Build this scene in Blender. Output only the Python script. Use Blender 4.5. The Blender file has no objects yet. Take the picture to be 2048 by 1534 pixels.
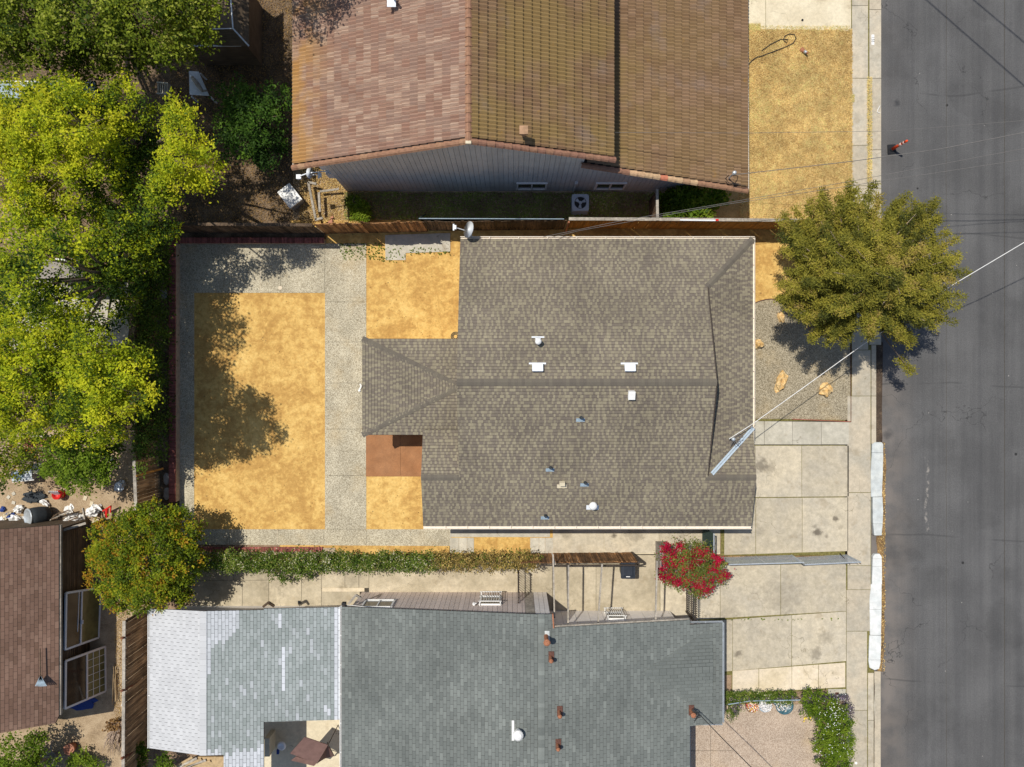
import bpy, math, random
import numpy as np
from mathutils import Vector, Matrix, noise
random.seed(7); np.random.seed(7)
R = math.radians
SC = bpy.context.scene
COL = SC.collection
# ---------------------------------------------------------------- camera, sky, sun, exposure
H = 32.0                    # drone height in metres
F = 1422.0                  # focal length in photo pixels (2048 wide)
cam = bpy.data.cameras.new('camera'); cam.sensor_width = 36; cam.lens = F/2048*36
cam.clip_start = 0.1; cam.clip_end = 2000
co = bpy.data.objects.new('camera', cam); COL.objects.link(co)
co.location = (0, 0, H); co.rotation_euler = (0, 0, 0); SC.camera = co
SUNV = Vector((-0.345, 0.278, 1.0)).normalized()
w = bpy.data.worlds.new('World'); SC.world = w; w.use_nodes = True
nt = w.node_tree; bg = nt.nodes['Background']
sky = nt.nodes.new('ShaderNodeTexSky'); sky.sky_type = 'NISHITA'; sky.sun_disc = False
sky.sun_elevation = math.asin(SUNV.z); sky.sun_rotation = math.atan2(SUNV.x, SUNV.y)
sky.air_density = 1.0; sky.dust_density = 1.0; sky.ozone_density = 1.0
nt.links.new(sky.outputs[0], bg.inputs[0]); bg.inputs[1].default_value = 0.1
sl = bpy.data.lights.new('sun', 'SUN'); sl.energy = 4.1; sl.angle = R(0.55); sl.color = (1.0, 0.95, 0.86)
so = bpy.data.objects.new('sun', sl); COL.objects.link(so)
so.rotation_euler = SUNV.to_track_quat('Z', 'Y').to_euler(); so.location = SUNV*60
SC.view_settings.view_transform = 'Standard'; SC.view_settings.look = 'None'
SC.view_settings.exposure = 0.0; SC.view_settings.gamma = 1; SC.view_settings.use_curve_mapping = False

def P(px, py, z=0.0):
    s = (H-z)/F
    return Vector(((px-1024)*s, (767-py)*s, z))

# ---------------------------------------------------------------- materials
class NB:
    def __init__(s, name):
        s.m = bpy.data.materials.new(name); s.m.use_nodes = True
        s.t = s.m.node_tree; s.n = s.t.nodes; s.b = s.n['Principled BSDF']
        s.b.inputs['Specular IOR Level'].default_value = 0.25
        g = s.n.new('ShaderNodeNewGeometry'); s.pos = g.outputs['Position']
    def link(s, a, b): s.t.links.new(a, b)
    def node(s, ty, **k):
        n = s.n.new(ty)
        for a, v in k.items(): setattr(n, a, v)
        return n
    def setin(s, sock, v):
        if hasattr(v, 'is_output') or isinstance(v, bpy.types.NodeSocket): s.link(v, sock)
        elif isinstance(v, (tuple, list)) and sock.type == 'RGBA' and len(v) == 3: sock.default_value = (*v, 1)
        else: sock.default_value = v
    def math(s, op, a, b=0.0, c=None, clamp=False):
        n = s.node('ShaderNodeMath', operation=op, use_clamp=clamp)
        s.setin(n.inputs[0], a); s.setin(n.inputs[1], b)
        if c is not None: s.setin(n.inputs[2], c)
        return n.outputs[0]
    def noise(s, scale, detail=3, rough=0.55, vec=None, dist=0.0):
        n = s.node('ShaderNodeTexNoise'); s.link(vec or s.pos, n.inputs['Vector'])
        n.inputs['Scale'].default_value = scale; n.inputs['Detail'].default_value = detail
        n.inputs['Roughness'].default_value = rough; n.inputs['Distortion'].default_value = dist
        return n.outputs['Fac']
    def voro(s, scale, vec=None, feature='F1', out='Distance'):
        n = s.node('ShaderNodeTexVoronoi', feature=feature); s.link(vec or s.pos, n.inputs['Vector'])
        n.inputs['Scale'].default_value = scale
        return n.outputs[out]
    def scaled(s, v):
        n = s.node('ShaderNodeVectorMath', operation='MULTIPLY'); s.link(s.pos, n.inputs[0]); n.inputs[1].default_value = v
        return n.outputs[0]
    def rng(s, f, a, b, c=0.0, d=1.0, smooth=True):
        n = s.node('ShaderNodeMapRange'); n.interpolation_type = 'SMOOTHSTEP' if smooth else 'LINEAR'
        s.setin(n.inputs[0], f)
        for i, v in enumerate((a, b, c, d)): n.inputs[i+1].default_value = v
        return n.outputs[0]
    def ramp(s, f, stops, interp='LINEAR'):
        n = s.node('ShaderNodeValToRGB'); r = n.color_ramp; r.interpolation = interp
        while len(r.elements) < len(stops): r.elements.new(0.5)
        for e, (p, c) in zip(r.elements, stops): e.position = p; e.color = (*c, 1)
        s.setin(n.inputs[0], f); return n.outputs[0]
    def mix(s, f, a, b, mode='MIX'):
        n = s.node('ShaderNodeMix', data_type='RGBA', blend_type=mode)
        s.setin(n.inputs[0], f); s.setin(n.inputs[6], a); s.setin(n.inputs[7], b); return n.outputs[2]
    def gain(s, c, f):      # colour times factor
        n = s.node('ShaderNodeVectorMath', operation='SCALE'); s.setin(n.inputs[0], c); s.setin(n.inputs[3], f); return n.outputs[0]
    def tone(s, name='tone'):
        n = s.node('ShaderNodeAttribute', attribute_name=name); return n.outputs['Fac']
    def stain(s, col, lst, dark, wob=0.25, wscale=4.0):   # oil and water stains at fixed places (metres)
        nz = s.noise(wscale, 4); f = None
        for (px, py, r, k) in lst:
            c = P(px, py)
            d = s.node('ShaderNodeVectorMath', operation='DISTANCE'); s.link(s.pos, d.inputs[0]); d.inputs[1].default_value = c
            dd = s.math('ADD', d.outputs['Value'], s.math('MULTIPLY', s.math('SUBTRACT', nz, 0.5), wob*4*r))
            v = s.rng(dd, r*0.25, r, k, 0.0)
            f = v if f is None else s.math('MAXIMUM', f, v)
        return s.mix(f, col, dark)
    def bump(s, h, strength=0.4, dist=0.02):
        n = s.node('ShaderNodeBump'); s.link(h, n.inputs['Height']); n.inputs['Strength'].default_value = strength
        n.inputs['Distance'].default_value = dist; s.link(n.outputs[0], s.b.inputs['Normal'])
    def done(s, col, rough=0.85):
        s.setin(s.b.inputs['Base Color'], col); s.setin(s.b.inputs['Roughness'], rough); return s.m

def simple(name, c, rough=0.6, var=0.12, scale=3, metal=0.0, fine=0.06, fscale=60, tone=0.0, bump=0.0, c2=None):
    b = NB(name); col = c
    if c2: col = b.mix(b.rng(b.noise(scale, 4), 0.35, 0.65), c, c2)
    f = b.rng(b.noise(scale*1.7, 4), 0.3, 0.7, 1-var, 1+var)
    f = b.math('MULTIPLY', f, b.rng(b.noise(fscale, 2), 0.3, 0.7, 1-fine, 1+fine))
    if tone: f = b.math('MULTIPLY', f, b.rng(b.tone(), 0, 1, 1-tone, 1+tone, False))
    col = b.gain(col, f)
    b.b.inputs['Metallic'].default_value = metal
    if bump: b.bump(b.noise(fscale, 3), bump, 0.01)
    return b.done(col, rough)

MAT = {}
def mats():
    m = MAT
    # sand
    b = NB('bare_sand')
    n1 = b.noise(0.5, 7, 0.7, dist=0.5); n2 = b.noise(3.4, 6, 0.75, dist=0.4)
    f = b.math('ADD', b.math('MULTIPLY', n1, 0.5), b.math('MULTIPLY', n2, 0.5))
    c = b.ramp(f, [(0.38, (.42, .235, .068)), (0.47, (.51, .30, .09)), (0.53, (.63, .40, .125)), (0.64, (.76, .52, .185))])
    c = b.gain(c, b.rng(b.noise(9, 5, .75), 0.3, 0.7, 0.88, 1.12))
    sp = b.rng(b.voro(1.3), 0.035, 0.06, 1, 0); c = b.mix(b.math('MULTIPLY', sp, 0.6), c, (.16, .10, .05))
    b.bump(b.noise(22, 4), 0.35, 0.02); m['sand'] = b.done(c, .95)
    # exposed aggregate
    for key, nm, cols, big in (('aggregate', 'aggregate_concrete', ((.25, .21, .145), (.42, .37, .265), (.60, .545, .41)), .13),
                          ('pinkagg', 'pink_aggregate', ((.30, .22, .16), (.41, .32, .24), (.54, .44, .34)), .08),
                          ('gravel', 'gravel_bed', ((.14, .115, .075), (.29, .245, .165), (.46, .40, .29)), .08)):
        b = NB(nm); v = b.voro(38, out='Color'); sep = b.node('ShaderNodeSeparateColor'); b.link(v, sep.inputs[0])
        c = b.ramp(sep.outputs[0], [(0.0, cols[0]), (0.45, cols[1]), (0.95, cols[2])])
        c = b.gain(c, b.rng(b.noise(0.9, 5), 0.3, 0.7, 1-big, 1+big))
        c = b.mix(b.rng(b.noise(.6, 5), .5, .75, 0, .3), c, (.55, .38, .16))
        c = b.gain(c, b.rng(b.noise(60, 2), 0.3, 0.7, 0.88, 1.12))
        b.bump(b.voro(30), 0.6, 0.012); m[key] = b.done(c, .9)
    # concrete with stains
    def conc(name, a, bcol, stains=(), var=.1):
        b = NB(name)
        c = b.mix(b.rng(b.noise(0.7, 6, .6, dist=.4), .35, .68), a, bcol)
        c = b.gain(c, b.rng(b.noise(3.1, 6, .7), .3, .7, 1-var, 1+var))
        c = b.gain(c, b.rng(b.noise(45, 3), .3, .7, .94, 1.06))
        c = b.gain(c, b.rng(b.tone(), 0, 1, .90, 1.10, False))
        cr = b.math('MULTIPLY', b.rng(b.noise(1.4, 5), .58, .72), .35); c = b.mix(cr, c, (.27, .2, .11))
        sp = b.rng(b.voro(2.1), 0.02, 0.045, 1, 0); c = b.mix(b.math('MULTIPLY', sp, .55), c, (.08, .065, .05))
        wp = b.node('ShaderNodeVectorMath', operation='ADD'); b.link(b.pos, wp.inputs[0]); nn = b.node('ShaderNodeTexNoise'); b.link(b.pos, nn.inputs['Vector']); nn.inputs['Scale'].default_value = 1.6; nn.inputs['Detail'].default_value = 5
        b.link(b.gain(nn.outputs['Color'], 1.1), wp.inputs[1])
        ve = b.node('ShaderNodeTexVoronoi', feature='DISTANCE_TO_EDGE'); b.link(wp.outputs[0], ve.inputs['Vector']); ve.inputs['Scale'].default_value = .3
        crk = b.math('MULTIPLY', b.rng(ve.outputs['Distance'], 0, .0045, 1, 0), b.rng(b.noise(.5, 3), .5, .56)); c = b.mix(b.math('MULTIPLY', crk, .65), c, (.16, .13, .08))
        c = b.gain(c, b.rng(b.noise(7, 6, .8), .3, .7, .90, 1.10))
        if stains: c = b.stain(c, stains, (.075, .06, .045), .45, 5.0)
        b.bump(b.noise(50, 3), .25, .006); return b.done(c, .88)
    oil = [(1522, 930, .5, .6), (1540, 936, .4, .35), (1634, 1065, .27, .75), (1671, 1038, .19, .7), (1653, 1073, .16, .5), (1628, 1053, .15, .45), (1680, 1055, .15, .3),
           (1520, 1063, .3, .2), (1476, 1308, .24, .6), (1632, 1306, .4, .4), (1648, 1275, .5, .28), (1460, 1120, .3, .2), (1228, 1070, .16, .8), (1268, 1068, .6, .35), (1130, 1060, .5, .35), (1560, 1190, 1.2, .2), (1450, 1230, .8, .2)]
    m['concrete'] = conc('driveway_concrete', (.50, .435, .32), (.45, .40, .31), oil, .13)
    m['concrete_grey'] = conc('grey_concrete', (.43, .40, .32), (.51, .475, .39), oil)
    m['sidewalk'] = conc('sidewalk_concrete', (.50, .43, .32), (.42, .38, .30))
    m['side_conc'] = conc('side_yard_concrete', (.40, .34, .235), (.54, .465, .335), [(700, 1150, .9, .2), (560, 1150, 1.2, .25), (900, 1150, 1.0, .12)])
    m['palec'] = conc('pale_concrete', (.70, .60, .46), (.62, .52, .36), var=.07)
    m['creamc'] = conc('cream_concrete', (.66, .58, .42), (.58, .50, .35), var=.04)
    m['greyslab'] = conc('pad_concrete', (.50, .46, .37), (.55, .51, .42))
    m['redpatio'] = simple('red_brown_paint', (.30, .130, .048), .6, .1, 1.5, fine=.1, fscale=25, c2=(.345, .16, .065))
    # asphalt
    b = NB('asphalt'); st = b.noise(1, 5, .7, b.scaled((2.2, .06, 1)))
    c = b.mix(b.rng(st, .3, .7), (.088, .087, .087), (.113, .111, .109))
    c = b.gain(c, b.rng(b.noise(.35, 5), .3, .7, .86, 1.16))
    c = b.gain(c, b.rng(b.noise(24, 5, .85), .3, .7, .74, 1.26))
    sp = b.rng(b.voro(1.0), 0.018, 0.032, 1, 0); c = b.mix(sp, c, (.34, .32, .29))
    sp = b.rng(b.voro(.6), 0.03, 0.045, 1, 0); c = b.mix(sp, c, (.03, .03, .03))
    xyz = b.node('ShaderNodeSeparateXYZ'); b.link(b.pos, xyz.inputs[0])
    edge = b.rng(xyz.outputs[0], P(1768, 0).x, P(1850, 0).x, 1, 0)
    edge = b.math('MULTIPLY', edge, b.rng(xyz.outputs[1], P(0, 900).y, P(0, 600).y, 1, 0.15))
    edge = b.math('MULTIPLY', edge, b.rng(b.noise(1.2, 5), .3, .65, .25, .75)); c = b.mix(edge, c, (.215, .185, .16))
    wl = b.noise(1, 2, .5, b.scaled((0.0, .45, 0.0)))       # white wavering dried water line
    ln = b.math('ABSOLUTE', b.math('SUBTRACT', xyz.outputs[0], b.rng(wl, .2, .8, P(1846, 0).x, P(1872, 0).x)))
    ln = b.math('MULTIPLY', b.rng(ln, 0, .1, 1, 0), b.math('MULTIPLY', b.rng(xyz.outputs[1], P(0, 1080).y, P(0, 1050).y), b.rng(xyz.outputs[1], P(0, 940).y, P(0, 900).y, 1, 0)))
    c = b.mix(b.math('MULTIPLY', ln, b.rng(b.noise(6, 4), .42, .66, 0, .55)), c, (.42, .38, .33))
    c = b.stain(c, [(1796, 204, .26, .85), (1790, 137, .13, .8), (1793, 144, .1, .8), (1775, 674, .15, .6), (1799, 100, .12, .6), (1778, 870, .35, .6), (1792, 1131, .16, .6), (1799, 1176, .14, .7), (1775, 326, .13, .5), (1798, 1220, .1, .7), (2027, 46, .2, .6)], (.035, .036, .04))
    # wandering transverse cracks
    wv = b.node('ShaderNodeTexWave', wave_type='BANDS', bands_direction='Y'); b.link(b.pos, wv.inputs[0]); wv.inputs['Scale'].default_value = .047
    wv.inputs['Distortion'].default_value = 1.3; wv.inputs['Detail'].default_value = 4; wv.inputs['Detail Scale'].default_value = 1.2
    ck = b.math('MULTIPLY', b.rng(wv.outputs['Fac'], .0, .0006, 1, 0), b.rng(b.noise(.5, 2), .45, .55)); c = b.mix(b.math('MULTIPLY', ck, .45), c, (.05, .05, .05))
    wp = b.node('ShaderNodeVectorMath', operation='ADD'); b.link(b.pos, wp.inputs[0]); nn = b.node('ShaderNodeTexNoise'); b.link(b.pos, nn.inputs['Vector']); nn.inputs['Scale'].default_value = 1.1; nn.inputs['Detail'].default_value = 5
    b.link(b.gain(nn.outputs['Color'], 1.6), wp.inputs[1])
    ve = b.node('ShaderNodeTexVoronoi', feature='DISTANCE_TO_EDGE'); b.link(wp.outputs[0], ve.inputs['Vector']); ve.inputs['Scale'].default_value = .16
    cr = b.math('MULTIPLY', b.rng(ve.outputs['Distance'], 0, .0028, 1, 0), b.rng(b.noise(.33, 3), .47, .56)); c = b.mix(b.math('MULTIPLY', cr, .8), c, (.035, .035, .035))
    pt = b.rng(b.noise(.22, 5, .6), .52, .62); c = b.gain(c, b.rng(pt, 0, 1, 1.0, .86))
    fl = b.rng(b.voro(5.5, out='Distance'), .05, .09, 1, 0); c = b.mix(b.math('MULTIPLY', fl, .22), c, (.30, .29, .27))
    b.bump(b.noise(60, 3), .5, .01); m['asphalt'] = b.done(c, .9)
    # soils
    def soil(name, stops, sc=1.5):
        b = NB(name); f = b.math('ADD', b.math('MULTIPLY', b.noise(sc, 6, .65), .55), b.math('MULTIPLY', b.noise(18, 4, .7), .45))
        c = b.ramp(f, stops); b.bump(b.noise(20, 5), .7, .03); return b.done(c, .95)
    m['soil'] = soil('brown_soil', [(.38, (.12, .075, .045)), (.5, (.27, .185, .12)), (.62, (.42, .30, .20))])
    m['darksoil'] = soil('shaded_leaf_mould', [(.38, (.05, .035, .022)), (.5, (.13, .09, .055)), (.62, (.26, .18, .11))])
    m['tansoil'] = soil('tan_dirt', [(.38, (.24, .17, .10)), (.5, (.38, .28, .175)), (.62, (.48, .37, .24))])
    m['drygrass_soil'] = soil('dry_lawn_soil', [(.38, (.34, .22, .08)), (.5, (.50, .34, .13)), (.62, (.62, .45, .19))], 1.1)
    m['ground'] = soil('far_ground', [(.38, (.14, .11, .07)), (.5, (.22, .18, .12)), (.62, (.3, .25, .17))])
    m['gutterdirt'] = soil('gutter_leaf_litter', [(.4, (.09, .055, .03)), (.5, (.19, .12, .055)), (.6, (.36, .22, .09))])
    m['wetgutter'] = soil('wet_gutter', [(.38, (.04, .028, .02)), (.55, (.085, .06, .042)), (.68, (.2, .14, .08))], 2.5)
    # bricks, wood
    m['brick'] = simple('red_brick', (.30, .10, .08), .85, .18, 5, tone=.35, fine=.12)
    m['redcurb'] = simple('red_edging_board', (.34, .12, .08), .8, .2, 6)
    m['mortar'] = simple('planter_wall_plaster', (.40, .31, .22), .9, .15, 3)
    def wood(name, a, c2, var=.25, tone=.35, axis=(14, 14, 1.2)):
        b = NB(name); g = b.noise(1, 5, .7, b.scaled(axis)); c = b.mix(b.rng(g, .3, .7), a, c2)
        c = b.gain(c, b.rng(b.noise(1.3, 4), .3, .7, 1-var, 1+var)); c = b.gain(c, b.rng(b.tone(), 0, 1, 1-tone, 1+tone, False))
        b.bump(g, .4, .006); return b.done(c, .85)
    m['fence_orange'] = wood('orange_stained_wood', (.30, .135, .028), (.42, .20, .045), .15, .22)
    m['fence_brown'] = wood('weathered_brown_wood', (.12, .06, .028), (.34, .18, .075), .35, .5)
    m['fence_dark'] = wood('dark_weathered_wood', (.055, .038, .028), (.17, .115, .07), .35, .45)
    m['fence_mid'] = wood('dry_fence_wood', (.16, .10, .055), (.40, .27, .15), .3, .45)
    m['greywood'] = wood('grey_wood', (.26, .23, .19), (.46, .41, .34), .2, .2, (9, 9, 9))
    m['redwood'] = wood('red_brown_rail', (.16, .06, .035), (.22, .09, .05), .2, .2)
    m['shedwall'] = wood('brown_shed_boards', (.09, .065, .042), (.16, .115, .075), .2, .3, (2, 2, 30))
    m['siding_grey'] = simple('grey_painted_siding', (.52, .50, .48), .7, .06, 1.2, tone=.05)
    m['siding_pink'] = simple('pinkish_white_siding', (.66, .56, .50), .7, .06, 2, tone=.08)
    m['siding_white'] = simple('white_siding', (.78, .74, .70), .7, .04, 2, tone=.05)
    m['wall'] = simple('stucco_wall', (.58, .52, .43), .9, .05, 2)
    # shingles
    def shing(name, stops, patch=.12, fine=.14):
        b = NB(name); c = b.ramp(b.tone(), stops)
        c = b.gain(c, b.rng(b.noise(.5, 4), .3, .7, 1-patch, 1+patch)); c = b.gain(c, b.rng(b.noise(55, 3, .8), .3, .7, 1-fine, 1+fine))
        b.bump(b.noise(90, 2), .4, .004); return b.done(c, .95)
    m['khaki'] = shing('khaki_shingle', [(0, (.160, .134, .108)), (.35, (.182, .154, .120)), (.6, (.225, .194, .138)), (1, (.272, .238, .165))], .12)
    m['capkhaki'] = shing('khaki_ridge_shingle', [(0, (.125, .108, .088)), (1, (.155, .136, .105))], .05)
    m['green'] = shing('grey_green_shingle', [(0, (.135, .148, .138)), (.7, (.175, .190, .176)), (1, (.205, .222, .205))], .09, .1)
    m['mixed'] = shing('silver_shingle', [(0, (.24, .27, .26)), (.55, (.32, .35, .345)), (.8, (.44, .46, .48)), (1, (.56, .58, .61))], .06, .08)
    m['white_sh'] = shing('white_shingle', [(0, (.48, .485, .49)), (1, (.54, .545, .55))], .03, .04)
    m['brownsh'] = shing('brown_shingle', [(0, (.145, .086, .06)), (.5, (.18, .108, .078)), (1, (.22, .138, .10))], .12)
    # clay tiles
    b = NB('terracotta_tile'); c = b.ramp(b.tone(), [(0, (.255, .148, .105)), (.3, (.30, .172, .122)), (.5, (.272, .178, .135)), (.7, (.30, .185, .135)), (1, (.31, .195, .14))])
    sk = b.rng(b.noise(1, 2, .5, b.scaled((1.5, 20, 1))), .42, .6); c = b.mix(b.math('MULTIPLY', b.math('MULTIPLY', b.rng(b.tone(), .7, .78), sk), .5), c, (.52, .39, .29))
    streak = b.rng(b.noise(1, 3, .6, b.scaled((1.2, 16, 1))), .45, .65); c = b.mix(b.math('MULTIPLY', streak, .22), c, (.52, .38, .27))
    xyz = b.node('ShaderNodeSeparateXYZ'); b.link(b.pos, xyz.inputs[0])
    li = b.math('MULTIPLY', b.rng(xyz.outputs[0], -8.7, -6.6, 1, 0), b.rng(b.noise(.9, 4), .35, .6)); c = b.mix(b.math('MULTIPLY', li, .75), c, (.44, .235, .055))
    c = b.gain(c, b.rng(b.noise(30, 3), .3, .7, .92, 1.08)); m['tile_w'] = b.done(c, .8)
    b = NB('lichen_covered_tile'); c = b.ramp(b.tone(), [(0, (.17, .095, .055)), (.5, (.225, .14, .075)), (1, (.27, .17, .10))])
    xyz = b.node('ShaderNodeSeparateXYZ'); b.link(b.pos, xyz.inputs[0]); li = b.math('MULTIPLY', b.rng(b.noise(.35, 4, .6), .40, .60), b.rng(xyz.outputs[0], 3.0, 7.5, 1, .35)); c = b.mix(b.math('MULTIPLY', li, .7), c, (.255, .175, .06))
    sp = b.rng(b.noise(2.2, 5, .7), .63, .73); c = b.mix(b.math('MULTIPLY', sp, .5), c, (.40, .22, .04))
    c = b.mix(b.rng(b.noise(.8, 4), .57, .75, 0, .5), c, (.24, .18, .15))
    c = b.gain(c, b.rng(b.noise(30, 3), .3, .7, .9, 1.1)); m['tile_e'] = b.done(c, .8)
    b = NB('edge_tile'); c = b.ramp(b.tone(), [(0, (.26, .13, .09)), (.45, (.31, .17, .10)), (.6, (.52, .35, .20)), (.85, (.50, .17, .10)), (1, (.54, .19, .11))])
    m['tile_edge'] = b.done(b.gain(c, b.rng(b.noise(9, 4), .3, .7, .82, 1.18)), .8)
    m['deck'] = simple('roof_underlay', (.035, .03, .028), .9)
    # misc
    m['white'] = simple('white_paint', (.80, .79, .76), .5, .05, 4)
    m['cream_gutter'] = simple('cream_gutter_paint', (.80, .72, .60), .5, .06, 4)
    m['vent'] = simple('pale_painted_metal', (.72, .75, .78), .45, .05, 6)
    m['galv'] = simple('galvanised_steel', (.50, .54, .57), .4, .1, 5, metal=.4)
    m['black'] = simple('black_plastic', (.02, .021, .023), .5)
    m['bin'] = simple('dark_bin_plastic', (.028, .034, .045), .45)
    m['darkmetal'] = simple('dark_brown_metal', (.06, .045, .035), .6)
    m['rust'] = simple('rusty_metal', (.36, .15, .08), .8, .25, 12)
    m['rustdark'] = simple('dark_rust', (.12, .055, .04), .8, .25, 12)
    m['terracotta'] = simple('terracotta_clay', (.42, .19, .12), .8, .15, 8)
    m['orange'] = simple('orange_plastic', (.80, .085, .02), .5, .06, 8)
    m['reflect'] = simple('faded_reflective_sleeve', (.78, .55, .48), .5, .2, 20)
    m['red'] = simple('red_plastic', (.58, .025, .02), .4, .1, 8)
    m['bluepl'] = simple('blue_plastic', (.02, .05, .22), .5, .1, 8)
    m['teal'] = simple('teal_glaze', (.05, .12, .15), .35, .2, 8)
    m['gmesh'] = simple('green_shade_cloth', (.045, .09, .075), .8, .2, 8)
    m['canopy'] = simple('brown_canopy_cloth', (.17, .10, .085), .85, .12, 3)
    m['ac'] = simple('ac_painted_steel', (.46, .50, .54), .5, .06, 5)
    m['rubber'] = simple('black_rubber', (.035, .042, .048), .7, .1, 6)
    m['flash'] = simple('blue_grey_flashing', (.46, .54, .60), .5, .08, 6)
    m['blueplate'] = simple('blue_grey_metal', (.28, .36, .42), .5, .15, 6)
    m['rock'] = simple('ochre_rock', (.62, .38, .14), .9, .25, 5, c2=(.72, .52, .26), bump=.5, fine=.15, fscale=14)
    m['greyrock'] = simple('grey_flagstone', (.30, .27, .24), .9, .15, 5)
    m['cable'] = simple('black_cable', (.03, .03, .03), .6)
    m['wcable'] = simple('pale_cable', (.78, .77, .74), .5)
    m['gcable'] = simple('grey_cable', (.16, .15, .14), .6)
    m['whitecurb'] = simple('white_painted_concrete', (.72, .72, .69), .8, .08, 2.5, c2=(.62, .64, .62), fine=.06, fscale=40)
    m['greycurb'] = simple('grey_painted_concrete', (.50, .53, .52), .8, .10, 2.5, c2=(.58, .60, .57), fine=.06, fscale=40)
    m['bark'] = simple('grey_bark', (.16, .12, .09), .95, .3, 9, bump=.6)
    m['twig'] = simple('pale_twigs', (.36, .27, .20), .9, .3, 9)
    m['tan'] = simple('tan_timber', (.46, .33, .18), .8, .15, 5)
    m['crack'] = simple('joint_weeds', (.17, .15, .05), .95, .3, 6)
    m['crackd'] = simple('dark_joint', (.07, .06, .045), .95, .2, 6)
    b = NB('window_glass'); b.b.inputs['Specular IOR Level'].default_value = .8; m['glass'] = b.done((.03, .035, .04), .08)
    b = NB('green_tinted_glass'); b.b.inputs['Specular IOR Level'].default_value = .4; m['glassg'] = b.done(b.gain((.16, .15, .06), b.rng(b.noise(2, 3), .3, .7, .7, 1.2)), .15)
    b = NB('dark_clear_glass'); b.b.inputs['Specular IOR Level'].default_value = .5; m['glassd'] = b.done((.035, .026, .02), .1)
    b = NB('shade_cloth'); b.setin(b.b.inputs['Base Color'], (.05, .085, .075)); m['gmesh'] = b.done((.05, .085, .075), .9)
    m['moss'] = simple('wilted_straw', (.52, .36, .13), .95, .3, 9)

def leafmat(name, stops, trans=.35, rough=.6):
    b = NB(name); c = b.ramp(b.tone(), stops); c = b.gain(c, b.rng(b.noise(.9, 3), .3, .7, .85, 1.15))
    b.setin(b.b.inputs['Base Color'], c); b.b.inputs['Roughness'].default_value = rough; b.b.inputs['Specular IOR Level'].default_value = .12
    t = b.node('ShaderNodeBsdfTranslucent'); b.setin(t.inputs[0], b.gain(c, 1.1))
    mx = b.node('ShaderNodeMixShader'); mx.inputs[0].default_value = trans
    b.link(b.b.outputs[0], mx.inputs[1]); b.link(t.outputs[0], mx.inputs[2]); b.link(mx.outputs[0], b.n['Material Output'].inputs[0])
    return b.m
mats()
LM = {
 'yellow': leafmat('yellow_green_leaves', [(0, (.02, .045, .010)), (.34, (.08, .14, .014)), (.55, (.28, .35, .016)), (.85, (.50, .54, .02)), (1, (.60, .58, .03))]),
 'maple': leafmat('green_maple_leaves', [(0, (.04, .07, .010)), (.4, (.14, .19, .016)), (.75, (.27, .32, .025)), (1, (.42, .44, .08))]),
 'dark': leafmat('dark_green_leaves', [(0, (.02, .045, .010)), (.5, (.055, .12, .016)), (1, (.13, .23, .025))]),
 'ivy': leafmat('ivy_leaves', [(0, (.03, .05, .010)), (.5, (.08, .13, .017)), (1, (.16, .23, .028))]),
 'bright': leafmat('bright_green_leaves', [(0, (.05, .095, .010)), (.5, (.13, .21, .015)), (1, (.25, .33, .03))]),
 'orange': leafmat('orange_tipped_leaves', [(0, (.025, .045, .010)), (.4, (.09, .14, .012)), (.68, (.22, .28, .015)), (.88, (.38, .36, .018)), (1, (.44, .24, .025))]),
 'juniper': leafmat('olive_needles', [(0, (.05, .06, .014)), (.4, (.17, .165, .024)), (.8, (.31, .27, .035)), (1, (.34, .25, .07))], .12),
 'boug': leafmat('bougainvillea_leaves', [(0, (.07, .10, .015)), (1, (.27, .30, .06))]),
 'bract': leafmat('crimson_bracts', [(0, (.26, .004, .02)), (1, (.52, .012, .055))], .25),
 'hedge': leafmat('hedge_leaves', [(0, (.03, .06, .010)), (.4, (.09, .15, .018)), (.75, (.19, .26, .04)), (.92, (.38, .34, .10)), (1, (.62, .60, .40))]),
 'dryv': leafmat('dry_vine_leaves', [(0, (.12, .09, .03)), (.4, (.28, .20, .06)), (.8, (.48, .36, .10)), (1, (.60, .45, .16))], .2),
 'weeds': leafmat('weedy_ground_cover_leaves', [(0, (.22, .15, .10)), (.4, (.34, .25, .15)), (.6, (.26, .30, .08)), (.85, (.36, .46, .08)), (1, (.6, .5, .3))]),
 'straw': leafmat('dry_grass_blades', [(0, (.38, .24, .09)), (.35, (.62, .42, .15)), (.8, (.84, .64, .28)), (1, (.58, .55, .18))], .1),
 'litter': leafmat('fallen_leaves', [(0, (.14, .07, .03)), (.5, (.42, .26, .09)), (1, (.70, .52, .22))], .1),
 'flower': leafmat('mixed_blossom', [(0, (.70, .03, .08)), (.3, (.75, .35, .03)), (.5, (.85, .65, .05)), (.6, (.85, .82, .80)), (.9, (.9, .88, .86)), (1, (.4, .1, .4))], .1),
 'white': leafmat('white_blossom', [(0, (.75, .75, .70)), (1, (.9, .9, .86))], .1),
 'lav': leafmat('lavender_blossom', [(0, (.06, .06, .05)), (.6, (.13, .10, .13)), (1, (.26, .2, .28))], .1),
}

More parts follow.
